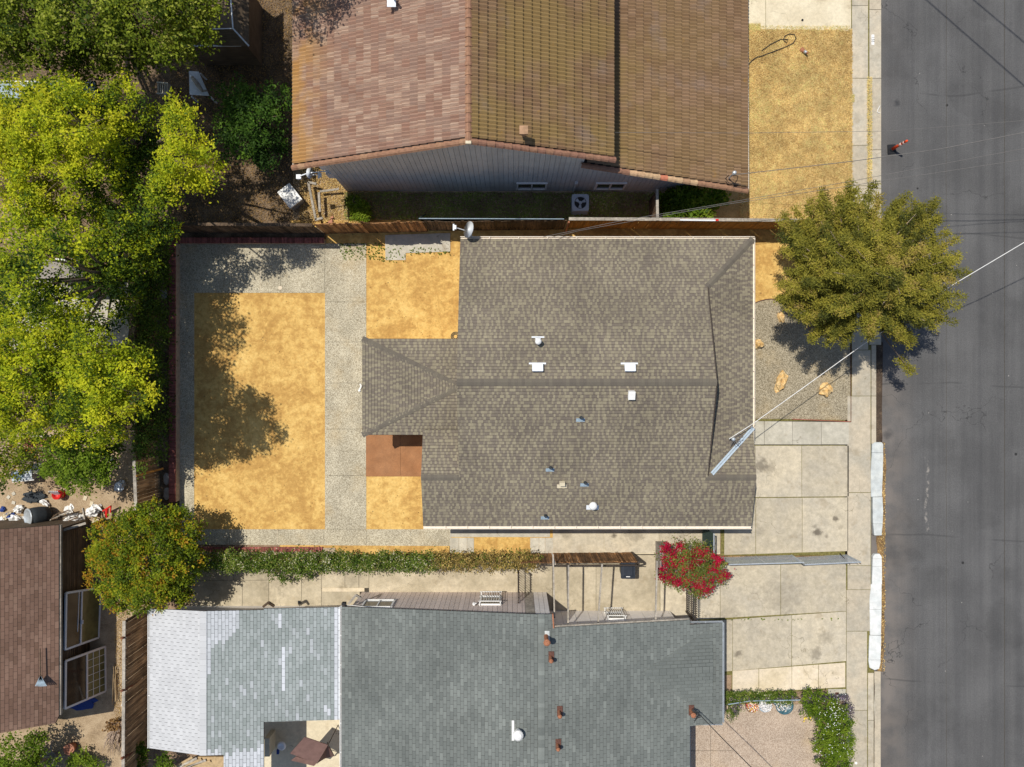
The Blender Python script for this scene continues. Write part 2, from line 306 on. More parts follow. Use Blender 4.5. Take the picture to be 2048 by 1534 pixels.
# ---------------------------------------------------------------- mesh helpers
ORG = {}
def tag(o, label=None, cat=None, group=None, kind=None):
    if label: o['label'] = label
    if cat: o['category'] = cat
    if group: o['group'] = group
    if kind: o['kind'] = kind
    return o
def thing(name, loc, label, cat, group=None, rz=0):
    o = bpy.data.objects.new(name, None); COL.objects.link(o); o.location = loc; o.rotation_euler = (0, 0, rz)
    o.empty_display_size = .2; ORG[o] = Vector(loc); return tag(o, label, cat, group)
class MB:
    def __init__(s): s.v = []; s.f = []; s.t = []; s.tone = 0.5
    def poly(s, pts, tone=None):
        i = len(s.v); s.v += [tuple(p) for p in pts]; s.f.append(tuple(range(i, i+len(pts)))); s.t.append(s.tone if tone is None else tone)
    def add(s, vs, fs, tone=None):
        i = len(s.v); s.v += [tuple(p) for p in vs]
        for f in fs: s.f.append(tuple(i+k for k in f)); s.t.append(s.tone if tone is None else tone)
    def prism(s, pts, dz, tone=None, up=None):      # pts: 3D loop (top), extruded by -dz
        pts = [Vector(p) for p in pts]; d = Vector(up or (0, 0, 1))*dz; n = len(pts)
        nrm = sum(((pts[i]-pts[0]).cross(pts[(i+1) % n]-pts[0]) for i in range(1, n)), Vector((0, 0, 0)))
        if nrm.dot(d) < 0: pts = pts[::-1]
        vs = pts+[p-d for p in pts]
        s.add(vs, [tuple(range(n)), tuple(range(2*n-1, n-1, -1))]+[(i, i+n, (i+1) % n+n, (i+1) % n) for i in range(n)], tone)
    def box(s, c, size, rz=0, tone=None, M=None):
        x, y, z = size[0]/2, size[1]/2, size[2]/2
        vs = [Vector((a, b, d)) for d in (-z, z) for b in (-y, y) for a in (-x, x)]
        M = M if M is not None else Matrix.Rotation(rz, 4, 'Z')
        s.add([M @ v+Vector(c) for v in vs], [(0, 2, 3, 1), (4, 5, 7, 6), (0, 1, 5, 4), (2, 6, 7, 3), (0, 4, 6, 2), (1, 3, 7, 5)], tone)
    def bar(s, a, b, wd, ht, tone=None, up=(0, 0, 1)):
        a = Vector(a); b = Vector(b); d = b-a; L = d.length
        if L < 1e-6: return
        d /= L; up = Vector(up)
        if abs(d.dot(up)) > .98: up = Vector((1, 0, 0))
        sd = d.cross(up).normalized(); u = sd.cross(d)
        M = Matrix((d, sd, u)).transposed().to_4x4(); s.box((a+b)/2, (L, wd, ht), tone=tone, M=M)
    def tube(s, pts, r, n=6, tone=None, cap=True):
        pts = [Vector(p) for p in pts]; rs = r if isinstance(r, (list, tuple)) else [r]*len(pts)
        base = len(s.v); prev = None
        for i, p in enumerate(pts):
            d = (pts[min(i+1, len(pts)-1)]-pts[max(i-1, 0)]).normalized()
            a = prev if prev is not None else (Vector((0, 0, 1)) if abs(d.z) < .9 else Vector((1, 0, 0)))
            sd = d.cross(a).normalized(); u = sd.cross(d).normalized(); prev = u
            for k in range(n):
                t = 2*math.pi*k/n; s.v.append(tuple(p+(sd*math.cos(t)+u*math.sin(t))*rs[i]))
        tt = s.tone if tone is None else tone
        for i in range(len(pts)-1):
            for k in range(n):
                a = base+i*n+k; b = base+i*n+(k+1) % n; s.f.append((a, b, b+n, a+n)); s.t.append(tt)
        if cap:
            s.f.append(tuple(base+k for k in range(n))[::-1]); s.t.append(tt)
            e = base+(len(pts)-1)*n; s.f.append(tuple(e+k for k in range(n))); s.t.append(tt)
    def lathe(s, c, prof, n=14, tone=None, M=None):      # prof: (r,z) list
        base = len(s.v); c = Vector(c); M = M if M is not None else Matrix.Identity(4)
        for r, z in prof:
            for k in range(n):
                t = 2*math.pi*k/n; s.v.append(tuple(c+(M @ Vector((r*math.cos(t), r*math.sin(t), z)))))
        tt = s.tone if tone is None else tone
        for i in range(len(prof)-1):
            for k in range(n):
                a = base+i*n+k; b = base+i*n+(k+1) % n; s.f.append((a, b, b+n, a+n)); s.t.append(tt)
        for i, rev in ((0, True), (len(prof)-1, False)):
            if prof[i][0] > 1e-4:
                q = tuple(base+i*n+k for k in range(n)); s.f.append(q[::-1] if rev else q); s.t.append(tt)
    def lump(s, c, r, seed=0, amp=.25, nu=12, nv=8, tone=None, rz=0, freq=1.6, flat=False):
        base = len(s.v); c = Vector(c); M = Matrix.Rotation(rz, 3, 'Z'); tt = s.tone if tone is None else tone
        for i in range(nv+1):
            th = math.pi*i/nv
            for k in range(nu):
                ph = 2*math.pi*k/nu; d = Vector((math.sin(th)*math.cos(ph), math.sin(th)*math.sin(ph), math.cos(th)))
                k2 = 1+amp*2*noise.noise(d*freq+Vector((seed*7.3, seed*1.7, 0)))
                v = Vector((d.x*r[0], d.y*r[1], d.z*r[2]))*k2
                if flat: v.z = max(v.z, -r[2]*.3)
                s.v.append(tuple(c+M @ v))
        for i in range(nv):
            for k in range(nu):
                a = base+i*nu+k; b = base+i*nu+(k+1) % nu; s.f.append((a, a+nu, b+nu, b)); s.t.append(tt)
    def build(s, name, mat, parent=None, kind=None, smooth=False, label=None):
        o0 = ORG.get(parent, Vector((0, 0, 0))) if parent is not None else Vector((0, 0, 0))
        me = bpy.data.meshes.new(name)
        me.from_pydata([(x-o0.x, y-o0.y, z-o0.z) for x, y, z in s.v], [], s.f)
        a = me.attributes.new('tone', 'FLOAT', 'FACE'); a.data.foreach_set('value', s.t)
        if smooth: me.polygons.foreach_set('use_smooth', [True]*len(me.polygons))
        me.materials.append(MAT[mat] if isinstance(mat, str) else mat)
        ob = bpy.data.objects.new(name, me); COL.objects.link(ob)
        if parent is not None: ob.parent = parent
        ORG[ob] = o0
        if kind: ob['kind'] = kind
        if label: ob['label'] = label
        return ob
def one(name, fn, mat, loc, label, cat, group=None, kind=None, smooth=False):   # a thing that is one mesh
    m = MB(); fn(m); loc = Vector(loc); o0 = Vector(loc)
    ob = m.build(name, mat, smooth=smooth); ob.location = loc; ORG[ob] = loc
    return tag(ob, label, cat, group, kind)
def copytree(root, loc, rz=0, label=None, group=None, scale=1):
    r = root.copy(); COL.objects.link(r); r.location = loc; r.rotation_euler = (0, 0, rz); r.scale = (scale,)*3
    if label: r['label'] = label
    if group: r['group'] = group
    for ch in list(root.children):
        c = ch.copy(); COL.objects.link(c); c.parent = r
        for g in list(ch.children):
            d = g.copy(); COL.objects.link(d); d.parent = c
    return r
def gpoly(name, pts, z, mat, kind='structure', parent=None, thick=0, tone=.5):
    m = MB(); q = [P(x, y, z) for x, y in pts]
    # pixel lists run on the ground plane: use z=0 scale
    q = [Vector((P(x, y).x, P(x, y).y, z)) for x, y in pts]
    m.prism(q, thick or .002, tone) if thick else m.poly(q if (q[1]-q[0]).cross(q[2]-q[1]).z > 0 else q[::-1], tone)
    return m.build(name, mat, parent, kind)
def G(px, py, z=0.0):
    p = P(px, py); return Vector((p.x, p.y, z))

def leaves(name, C, size, tone, mat, parent, up=.6, aspect=.55, kind=None, dirs=None, world0=None):
    """C: Nx3 world centres; one folded-diamond leaf each"""
    C = np.asarray(C, float); n = len(C); size = np.broadcast_to(np.asarray(size, float), (n,))
    nr = np.random.normal(size=(n, 3)); nr /= np.linalg.norm(nr, axis=1)[:, None]; nr[:, 2] = np.abs(nr[:, 2])+up
    nr /= np.linalg.norm(nr, axis=1)[:, None]
    d = np.random.normal(size=(n, 3)) if dirs is None else dirs+np.random.normal(size=(n, 3))*.35
    d -= nr*np.sum(d*nr, axis=1)[:, None]; d /= np.linalg.norm(d, axis=1)[:, None]+1e-9
    e = np.cross(nr, d); L = (size/2)[:, None]; W = L*aspect
    o0 = np.array(ORG.get(parent, Vector((0, 0, 0)))) if parent is not None else np.zeros(3)
    V = np.stack([C-d*L, C+e*W+d*L*.1, C+d*L, C-e*W+d*L*.1], 1).reshape(-1, 3)-o0
    me = bpy.data.meshes.new(name); me.vertices.add(4*n); me.vertices.foreach_set('co', V.astype(np.float32).ravel())
    me.loops.add(4*n); me.loops.foreach_set('vertex_index', np.arange(4*n, dtype=np.int32))
    me.polygons.add(n); me.polygons.foreach_set('loop_start', np.arange(0, 4*n, 4, dtype=np.int32))
    me.polygons.foreach_set('loop_total', np.full(n, 4, dtype=np.int32))
    me.update(calc_edges=True)
    a = me.attributes.new('tone', 'FLOAT', 'FACE'); a.data.foreach_set('value', np.clip(tone, 0, 1).astype(np.float32))
    me.materials.append(LM[mat] if isinstance(mat, str) else mat)
    ob = bpy.data.objects.new(name, me); COL.objects.link(ob)
    if parent is not None: ob.parent = parent
    ORG[ob] = Vector(o0)
    if kind: ob['kind'] = kind
    return ob
# ---------------------------------------------------------------- ground, road, paving
def sheet(name, x0, y0, x1, y1, z, mat, kind='structure'):
    m = MB(); m.poly([(x0, y0, z), (x1, y0, z), (x1, y1, z), (x0, y1, z)]); return m.build(name, mat, None, kind)
RX0 = G(1763, 0).x; RX1 = RX0+10.5
sheet('ground', -400, -400, 400, 400, -.30, 'ground')
o = sheet('yard_ground', -60, -60, G(1737, 0).x, 60, -.004, 'soil')
road = sheet('road', G(1736, 0).x, -60, RX1, 60, -.13, 'asphalt'); 
sheet('far_sidewalk', RX1+.0, -60, RX1+2.2, 60, .0, 'sidewalk'); sheet('far_yard', RX1+2.2, -60, RX1+40, 60, -.02, 'drygrass_soil')
# road seams: narrow sealed joints
m = MB()
for px, wd in ((2013, .02), (1896, .012)):
    y = -20
    while y < 20:
        x = G(px, 0).x+noise.noise((y*.7, px, 0))*.03; m.box((x, y+.5, -.128), (wd, 1.02, .003), .0); y += 1
m.build('road_seam', 'crackd', None, 'structure')

def blotch(pts, seed, wob=3, sub=5):      # wobble an outline given in pixels
    out = []
    for i in range(len(pts)):
        a = Vector(pts[i]); b = Vector(pts[(i+1) % len(pts)]); n = max(2, int((b-a).length/sub/3))
        for k in range(n):
            p = a+(b-a)*k/n; nv = noise.noise((p.x*.06, p.y*.06, seed)); nw = noise.noise((p.x*.06, p.y*.06, seed+9))
            out.append((p.x+nv*wob, p.y+nw*wob))
    return out
def flat(name, pts, z, mat, wob=0, seed=0, kind='structure', parent=None):
    if wob: pts = blotch(pts, seed, wob)
    m = MB(); q = [G(x, y, z) for x, y in pts]
    import mathutils
    tri = mathutils.geometry.tessellate_polygon([q])
    sgn = sum(q[i].x*q[(i+1) % len(q)].y-q[(i+1) % len(q)].x*q[i].y for i in range(len(q)))
    m.v = [tuple(p) for p in q]
    for t in tri:
        a, b, c = t
        if (q[b]-q[a]).cross(q[c]-q[a]).z < 0: t = (a, c, b)
        m.f.append(tuple(t)); m.t.append(.5)
    return m.build(name, mat, parent, kind)
# soils and beds
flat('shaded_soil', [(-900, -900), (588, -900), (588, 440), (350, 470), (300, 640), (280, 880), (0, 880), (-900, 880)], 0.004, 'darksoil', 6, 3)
flat('bare_dirt', [(-900, 860), (310, 860), (310, 1230), (300, 2200), (-900, 2200)], 0.008, 'tansoil')
flat('side_yard_soil', [(586, 330), (1500, 330), (1500, 452), (586, 452)], 0.008, 'tansoil')
flat('patio_floor', [(20, 560), (260, 560), (255, 690), (20, 700)], 0.012, 'concrete_grey', 4, 4)
flat('chip_bed', [(596, 330), (770, 330), (770, 448), (640, 446), (610, 380)], 0.013, 'tansoil', 4, 5)
flat('red_soil_patch', [(0, 395), (130, 400), (160, 470), (0, 500)], 0.012, 'soil', 5, 5)
flat('dry_lawn', [(1380, 52), (1704, 58), (1704, 450), (1380, 450)], 0.012, 'drygrass_soil', 2, 6)
flat('sand_strip', [(580, 440), (1720, 440), (1720, 500), (580, 500)], 0.014, 'sand')
flat('sand_yard', [(384, 580), (654, 580), (654, 1066), (384, 1066)], 0.012, 'sand', 1)
flat('sand_yard', [(728, 486), (1000, 486), (1000, 700), (728, 700)], 0.018, 'sand', 2, 7)
flat('sand_yard', [(729, 950), (920, 950), (920, 1063), (729, 1063)], 0.018, 'sand')
flat('sand_yard', [(1440, 470), (1700, 470), (1700, 640), (1440, 640)], 0.018, 'sand')
flat('sand_strip', [(560, 1086), (905, 1090), (905, 1112), (560, 1112)], 0.012, 'sand', 1.5, 9)
# gravel bed with rounded corner and edging
gb = [(1460, 640)]+[(1545-70*math.cos(t), 657-59*math.sin(t)) for t in np.linspace(.5, math.pi*.5, 8)]+[(1575, 606), (1600, 628), (1615, 660), (1640, 672), (1700, 674), (1700, 840), (1460, 836)]
flat('gravel_bed', gb, 0.026, 'gravel')
m = MB(); pts = [G(1545-70*math.cos(t), 657-59*math.sin(t), .03) for t in np.linspace(.9, math.pi*.5, 8)]+[G(1575, 606, .03), G(1600, 628, .03)]
m.tube(pts, .025, 5); tag(m.build('bed_edging', 'rustdark'), 'thin dark curved edging between the gravel bed and the sand under the tree', 'edging')
t_ = thing('edging_board', G(1698, 800), 'red-brown timber edging along the corner of the gravel bed by the sidewalk', 'edging')
m = MB(); m.bar(G(1583, 838, .05), G(1699, 843, .07), .03, .1); m.build('board', 'redcurb', t_)
m = MB(); m.bar(G(1701, 844, .035), G(1701, 690, .035), .02, .05); m.build('board', 'rustdark', t_)

# paving: every slab is a piece with its own edges
def slabs(name, mat, polys, base=None, z=.03, gap=.9, jit=.25, label=None):
    root = None
    if base:
        root = flat(name, base[0], z-.022, base[1])
    for pl in polys:
        cx = sum(p[0] for p in pl)/len(pl); cy = sum(p[1] for p in pl)/len(pl); q = []
        for x, y in pl:
            dx, dy = cx-x, cy-y; q.append((x+math.copysign(min(gap/2, abs(dx)), dx)+random.uniform(-jit, jit)*.5, y+math.copysign(min(gap/2, abs(dy)), dy)+random.uniform(-jit, jit)*.5))
        m = MB(); m.prism([G(x, y, z+random.uniform(-.004, .004)) if 0 else G(x, y, z) for x, y in q], .02, random.random())
        m.build('slab', mat, root)
    return root
def rect(x0, y0, x1, y1): return [(x0, y0), (x1, y0), (x1, y1), (x0, y1)]
def quads(xs, ya, yb):      # row of slabs; ya/yb: (left,right) heights of top and bottom edges
    L, Rr = xs[0], xs[-1]; out = []
    f = lambda y, x: y[0]+(y[1]-y[0])*(x-L)/(Rr-L)
    for a, b in zip(xs[:-1], xs[1:]): out.append([(a, f(ya, a)), (b, f(ya, b)), (b, f(yb, b)), (a, f(yb, a))])
    return out
DJ = (rect(1441, 838, 1699, 1112), 'crack')
slabs('driveway', 'concrete', quads([1448, 1510, 1603, 1697], (891, 891), (995, 993))+quads([1448, 1511, 1604, 1696], (996, 994), (1110, 1102)), DJ, z=.03)
slabs('driveway_strip', 'concrete_grey', quads([1440, 1528, 1584, 1642, 1697], (841, 844), (889, 889)), (rect(1440, 842, 1698, 890), 'crackd'), z=.042, gap=.7)
slabs('side_walk_paving', 'concrete', quads([1208, 1318, 1440], (1040, 1040), (1106, 1106))+quads([1105, 1208], (1040, 1040), (1110, 1108)), (rect(1108, 1030, 1440, 1108), 'creamc'), z=.03)
slabs('side_walk_step', 'greyslab', quads([900, 1100], (1030, 1030), (1074, 1074))+quads([900, 918, 934, 948], (1075, 1075), (1106, 1106))+quads([1060, 1078, 1090, 1106], (1075, 1075), (1108, 1110)), (rect(899, 1030, 1107, 1108), 'sand'), z=.034, gap=.4)
slabs('neighbour_driveway', 'concrete', quads([1320, 1440, 1561, 1692], (1133, 1126), (1243, 1222))+quads([1380, 1465, 1583, 1692], (1244, 1222), (1349, 1322)), (rect(1318, 1110, 1695, 1350), 'crack'), z=.026)
slabs('pale_paving', 'palec', quads([1464, 1517, 1583, 1636, 1690], (1341, 1324), (1386, 1374)), ([(1463, 1338), (1692, 1320), (1692, 1378), (1463, 1388)], 'crack'), z=.046)
slabs('meter_pad', 'concrete_grey', [rect(1655, 1377, 1691, 1401)], z=.04)
slabs('side_yard_paving', 'side_conc', quads([380, 467, 538, 603, 643], (1138, 1138), (1161, 1159))+quads([380, 485, 538, 603, 643], (1161, 1159), (1260, 1260))+quads([643, 690, 718], (1110, 1110), (1176, 1176))+quads([643, 720], (1176, 1176), (1250, 1250))
      + quads([718, 738], (1110, 1110), (1176, 1176))+quads([738, 1062], (1110, 1110), (1250, 1250))+quads([1062, 1105, 1192, 1320], (1106, 1110), (1252, 1260)), (rect(380, 1104, 1322, 1262), 'crackd'), z=.022, gap=.7)
m = MB(); m.box(G(687, 1179, .03)+Vector((0, 0, 0)), (1.9, .16, .03), tone=.9); m.build('threshold_strip', 'palec', None, 'structure')
slabs('pad', 'greyslab', [[(770, 470), (901, 466), (901, 504), (811, 507), (811, 521), (771, 521)]], z=.05)
slabs('north_driveway', 'creamc', quads([1380, 1531, 1702], (-700, -700), (56, 63)), (rect(1380, -700, 1703, 62), 'crack'), z=.026)
flat('pink_driveway', [(1375, 1408), (1640, 1408), (1640, 2300), (1375, 2300)], .02, 'pinkagg')
for a, b in (((1421, 1440), (1421, 2300)), ((1370, 1501), (1465, 1501))):
    m = MB(); m.bar(G(*a, .022), G(*b, .022), .012, .004); m.build('control_joint', 'crackd', None, 'structure')
slabs('back_patio', 'creamc', [rect(524, 1400, 690, 1700)], z=.02)
# aggregate walks
def agg(polys, name='aggregate_walk', z=.03): return slabs(name, 'aggregate', polys, ((rect(358, 484, 905, 1094)), 'crackd') if name == 'aggregate_walk' else None, z, gap=.5, jit=.1)
wy = [487, 604, 684, 766, 858, 951, 1058]
polys = [rect(650, a, 733, b) for a, b in zip(wy[:-1], wy[1:])]
polys += [rect(359, 487, 462, 586), rect(462, 487, 521, 586), rect(521, 487, 562, 586), rect(562, 487, 650, 586)]
ly = [586, 604, 696, 718, 820, 916, 1008, 1058]
polys += [rect(359, a, 389, b) for a, b in zip(ly[:-1], ly[1:])]
polys += quads([359, 460, 555, 648, 733, 822, 902], (1058, 1058), (1089, 1092))
ag = slabs('aggregate_walk', 'aggregate', polys, ([(358, 484), (735, 484), (735, 1056), (903, 1056), (903, 1093), (358, 1091), (358, 1057), (650, 1057), (650, 586), (389, 586), (389, 1058), (358, 1058)], 'crackd'), .03, gap=.5, jit=.1)
m = MB(); 
for x in (462, 521, 555): m.bar(G(x, 488 if x != 555 else 1059, .033), G(x, 585 if x != 555 else 1088, .033), .016, .004)
for y in (604, 696, 718, 820, 916): m.bar(G(360, y, .033), G(388, y, .033), .014, .004)
m.build('joint_strip', 'palec', ag)
m = MB(); m.lathe(G(561, 576, .03), [(.09, 0), (.09, .012), (.0, .016)], 16); m.build('drain_cap', 'palec', ag)
# painted red-brown patio
slabs('red_patio', 'redpatio', [rect(732, 860, 801, 953), rect(801, 860, 880, 953)], (rect(732, 858, 880, 954), 'crackd'), .032, gap=.4, jit=0)
# sidewalk and kerbs
ys = [-700, -560, -420, -300, -190, -80, 12, 157, 291, 372, 480, 590, 700, 792, 985, 1131, 1179, 1262, 1420, 1560, 1700, 1850, 2000, 2300]
pl = []
for a, b in zip(ys[:-1], ys[1:]):
    xl = 1703 if b < 800 else 1694 if b < 1200 else 1692; xr = 1736 if a < 700 else 1741 if a < 1200 else 1734
    pl.append(rect(xl, a, xr, b))
slabs('sidewalk', 'sidewalk', pl, (rect(1690, -700, 1742, 2300), 'crack'), .03, gap=1.0)
kp = []
ky = [-700, -500, -300, -140, 20, 157, 300, 480, 690]
for a, b in zip(ky[:-1], ky[1:]): kp.append(rect(1738, a, 1762, b))
kp += [rect(1742, 690, 1752, 792), rect(1742, 792, 1752, 888)]
kp += [rect(1735, 1345, 1747, 1440), rect(1735, 1440, 1747, 1700), rect(1735, 1700, 1747, 2300)]
m = None
kr = flat('kerb', [(1736, -700), (1762.5, -700), (1762.5, 690), (1752, 690), (1752, 889), (1740, 889), (1740, 1340), (1748, 1340), (1748, 2300), (1736, 2300)], -.02, 'crack')
for q in kp:
    mm = MB(); mm.prism([G(x+(.4 if i in (0, 3) else -.4), y+(.5 if i < 2 else -.5), .03) for i, (x, y) in enumerate(q)], .17, random.random()); mm.build('kerb_stone', 'sidewalk', kr)
# vertical kerb face down to the road
flat('wet_gutter', [(1752, 684), (1769, 684), (1767, 800), (1767, 890), (1752, 890)], -.122, 'wetgutter', 1.5, 3)
flat('leaf_filled_gutter', [(1756, 1050), (1772, 884), (1774, 940), (1773, 1060), (1770, 1120), (1773, 1200), (1771, 1280), (1768, 1345), (1757, 1345), (1758, 1180)], -.118, 'gutterdirt', 3, 8)
flat('leaf_filled_gutter', [(1746, 1345), (1760, 1345), (1761, 1700), (1746, 1700)], -.12, 'concrete_grey')
m = MB(); yy = 1340
while yy < 1700: m.bar(G(1750+noise.noise((yy*.03, 0, 0))*1.2, yy, -.11), G(1750+noise.noise(((yy+7)*.03, 0, 0))*1.2, yy+7, -.11), .055+.03*noise.noise((yy*.05, 4, 0)), .006); yy += 7
m.build('dark_gutter_line', 'wetgutter', None, 'structure')
flat('gutter_pan', rect(1752, 1345, 1764, 2300), -.118, 'sidewalk')
# painted gutter-ramp slabs, each a thing lying in the gutter
def ramp_slab(pts, cuts, mat, label, rnd=()):
    pts = blotch(pts, pts[0][0]*.1, .8, 3); cx = sum(p[0] for p in pts)/len(pts); cy = sum(p[1] for p in pts)/len(pts)
    t = thing('gutter_ramp_slab', G(cx, cy, -.1), label, 'concrete slab', 'painted concrete ramps along the kerb')
    ya = min(p[1] for p in pts); yb = max(p[1] for p in pts); cs = [ya]+cuts+[yb]
    for a, b in zip(cs[:-1], cs[1:]):
        q = clip(clip([(x, y) for x, y in pts], lambda p: p[1]-(a+(.25 if a != ya else -.1))), lambda p: (b-(.25 if b != yb else -.1))-p[1])
        if len(q) > 2:
            m = MB(); m.prism([G(x, y, .055) for x, y in q], .16); m.build('slab_piece', mat, t)
def clip(poly, f):
    out = []
    for i in range(len(poly)):
        a, b = poly[i], poly[(i+1) % len(poly)]; fa, fb = f(a), f(b)
        if fa >= 0: out.append(a)
        if (fa >= 0) != (fb >= 0):
            t = fa/(fa-fb); out.append((a[0]+(b[0]-a[0])*t, a[1]+(b[1]-a[1])*t))
    return out
ramp_slab([(1743, 888), (1748, 884), (1762, 884), (1765, 888), (1765, 925), (1763, 993), (1741, 993), (1741, 940)], [905], 'greycurb', 'pale grey painted gutter ramp slab beside the driveway, upper of the two grey ones')
ramp_slab([(1744, 994), (1764, 994), (1765, 1030), (1762, 1070), (1748, 1070), (1745, 1045)], [1047], 'greycurb', 'narrow cracked grey painted gutter ramp slab just below the wide grey one')
ramp_slab([(1744, 1112), (1748, 1107), (1758, 1107), (1762, 1113), (1763, 1168), (1743, 1168)], [1117, 1132], 'whitecurb', 'short white cracked gutter ramp slab with a rounded top end')
ramp_slab([(1741, 1168), (1762, 1168), (1762, 1200), (1761, 1269), (1739, 1269), (1738, 1200)], [1218], 'whitecurb', 'long white gutter ramp slab between the short cracked one and the round-ended one')
ramp_slab([(1738, 1270), (1761, 1270), (1760, 1325), (1757, 1336), (1748, 1339), (1738, 1334), (1736, 1320)], [1319], 'whitecurb', 'white gutter ramp slab with the rounded lower end and a clean end block')
# house number painted on the kerb: 255-like white block with dark digits
t_ = thing('kerb_number', G(1745, 80, .03), 'white kerb number block with dark digits on the upper kerb', 'painted number')
m = MB(); m.box(G(1745, 80, .032), (.13, .46, .003)); m.build('number_background', 'white', t_)
cu = bpy.data.curves.new('digit_curve', 'FONT'); cu.body = '155'; cu.size = .17; cu.align_x = 'CENTER'; cu.align_y = 'CENTER'; cu.extrude = .001
o = bpy.data.objects.new('digits', cu); COL.objects.link(o); bpy.context.view_layer.update(); dm = bpy.data.meshes.new_from_object(o.evaluated_get(bpy.context.evaluated_depsgraph_get())); bpy.data.objects.remove(o)
o = bpy.data.objects.new('digits', dm); COL.objects.link(o); o.parent = t_; o.rotation_euler = (0, 0, -math.pi/2); o.location = (0, 0, .005); dm.materials.clear(); dm.materials.append(MAT['black'])
# raised brick planters around the back yard
def planter(name, label, outer, wallpts, inner_h, soil, soilmat):
    """outer/wallpts in metres on the ground"""
    t = thing(name, wallpts[0], label, 'planter wall')
    return t
def brickrow(t, a, b, wid, z, n=None):
    a = Vector(a); b = Vector(b); L = (b-a).length; k = int(L/.072); m = MB(); d = (b-a)/L; s = Vector((-d.y, d.x, 0))
    for i in range(k):
        c = a+d*(i+.5)*L/k+s*random.uniform(-.006, .006)+Vector((0, 0, random.uniform(-.005, .004)))
        m.bar(c-s*wid/2, c+s*wid/2, L/k-.012, .06, random.random())
    m.build('brick', 'brick', t, 'stuff')
hz = .5
xw = -(1024-361)*.0225      # ground line of the west planter wall face
yn = (767-489)*.0225; ys_ = (767-1093)*.0225
t = thing('brick_planter_wall', (xw, 0, 0), 'low brick-topped planter wall down the left side of the sand yard', 'planter wall')
m = MB(); m.box((xw-.1, (yn-5.25)/2, hz/2-.03), (.2, yn+5.25, hz-.06)); m.build('wall', 'mortar', t)
brickrow(t, (xw-.13, yn, hz), (xw-.13, -5.25, hz), .29, hz)
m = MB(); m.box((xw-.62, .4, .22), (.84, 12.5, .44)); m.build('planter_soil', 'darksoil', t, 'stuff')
t = thing('brick_planter_wall', (-12, yn, 0), 'low brick-topped planter wall along the back fence in tree shade', 'planter wall')
x2 = -(1024-652)*.0225
m = MB(); m.box(((xw+x2)/2-.1, yn+.1, .14), (x2-xw+.2, .2, .28)); m.build('wall', 'mortar', t)
brickrow(t, (xw-.2, yn+.12, .31), (x2, yn+.12, .31), .25, .3)
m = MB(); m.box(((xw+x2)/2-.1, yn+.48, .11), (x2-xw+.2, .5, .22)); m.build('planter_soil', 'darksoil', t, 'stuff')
t = thing('brick_border', (-12, ys_, 0), 'flush brick border along the bottom edge of the back yard, below the aggregate walk', 'brick border')
m = MB(); m.box((-11.1, ys_-.2, .03), (6.3, .3, .06)); m.build('footing', 'mortar', t)
brickrow(t, (-14.2, ys_-.11, .09), (-8.5, ys_-.11, .09), .22, .09)
for (x, y, r, s) in ((325, 590, .2, 1), (327, 1040-120, .2, 2), (323, 960, .2, 3), (327, 992, .22, 4)):
    pass
for i, (x, y) in enumerate(((326, 588), (333, 958), (334, 987))):
    one('flagstone', lambda m: m.lump((0, 0, 0), (.19 if i == 0 else .16, .22 if i == 0 else .28, .04), i+3, .12, 14, 5), 'greyrock', G(x, y)+Vector((0, 0, .46)) if 0 else P(x, y, .47),
        ['round grey flagstone in the ivy bed beside the brick planter wall', 'upper of two grey flagstones between the fence boards and the brick wall', 'lower of two grey flagstones between the fence boards and the brick wall'][i], 'flagstone')
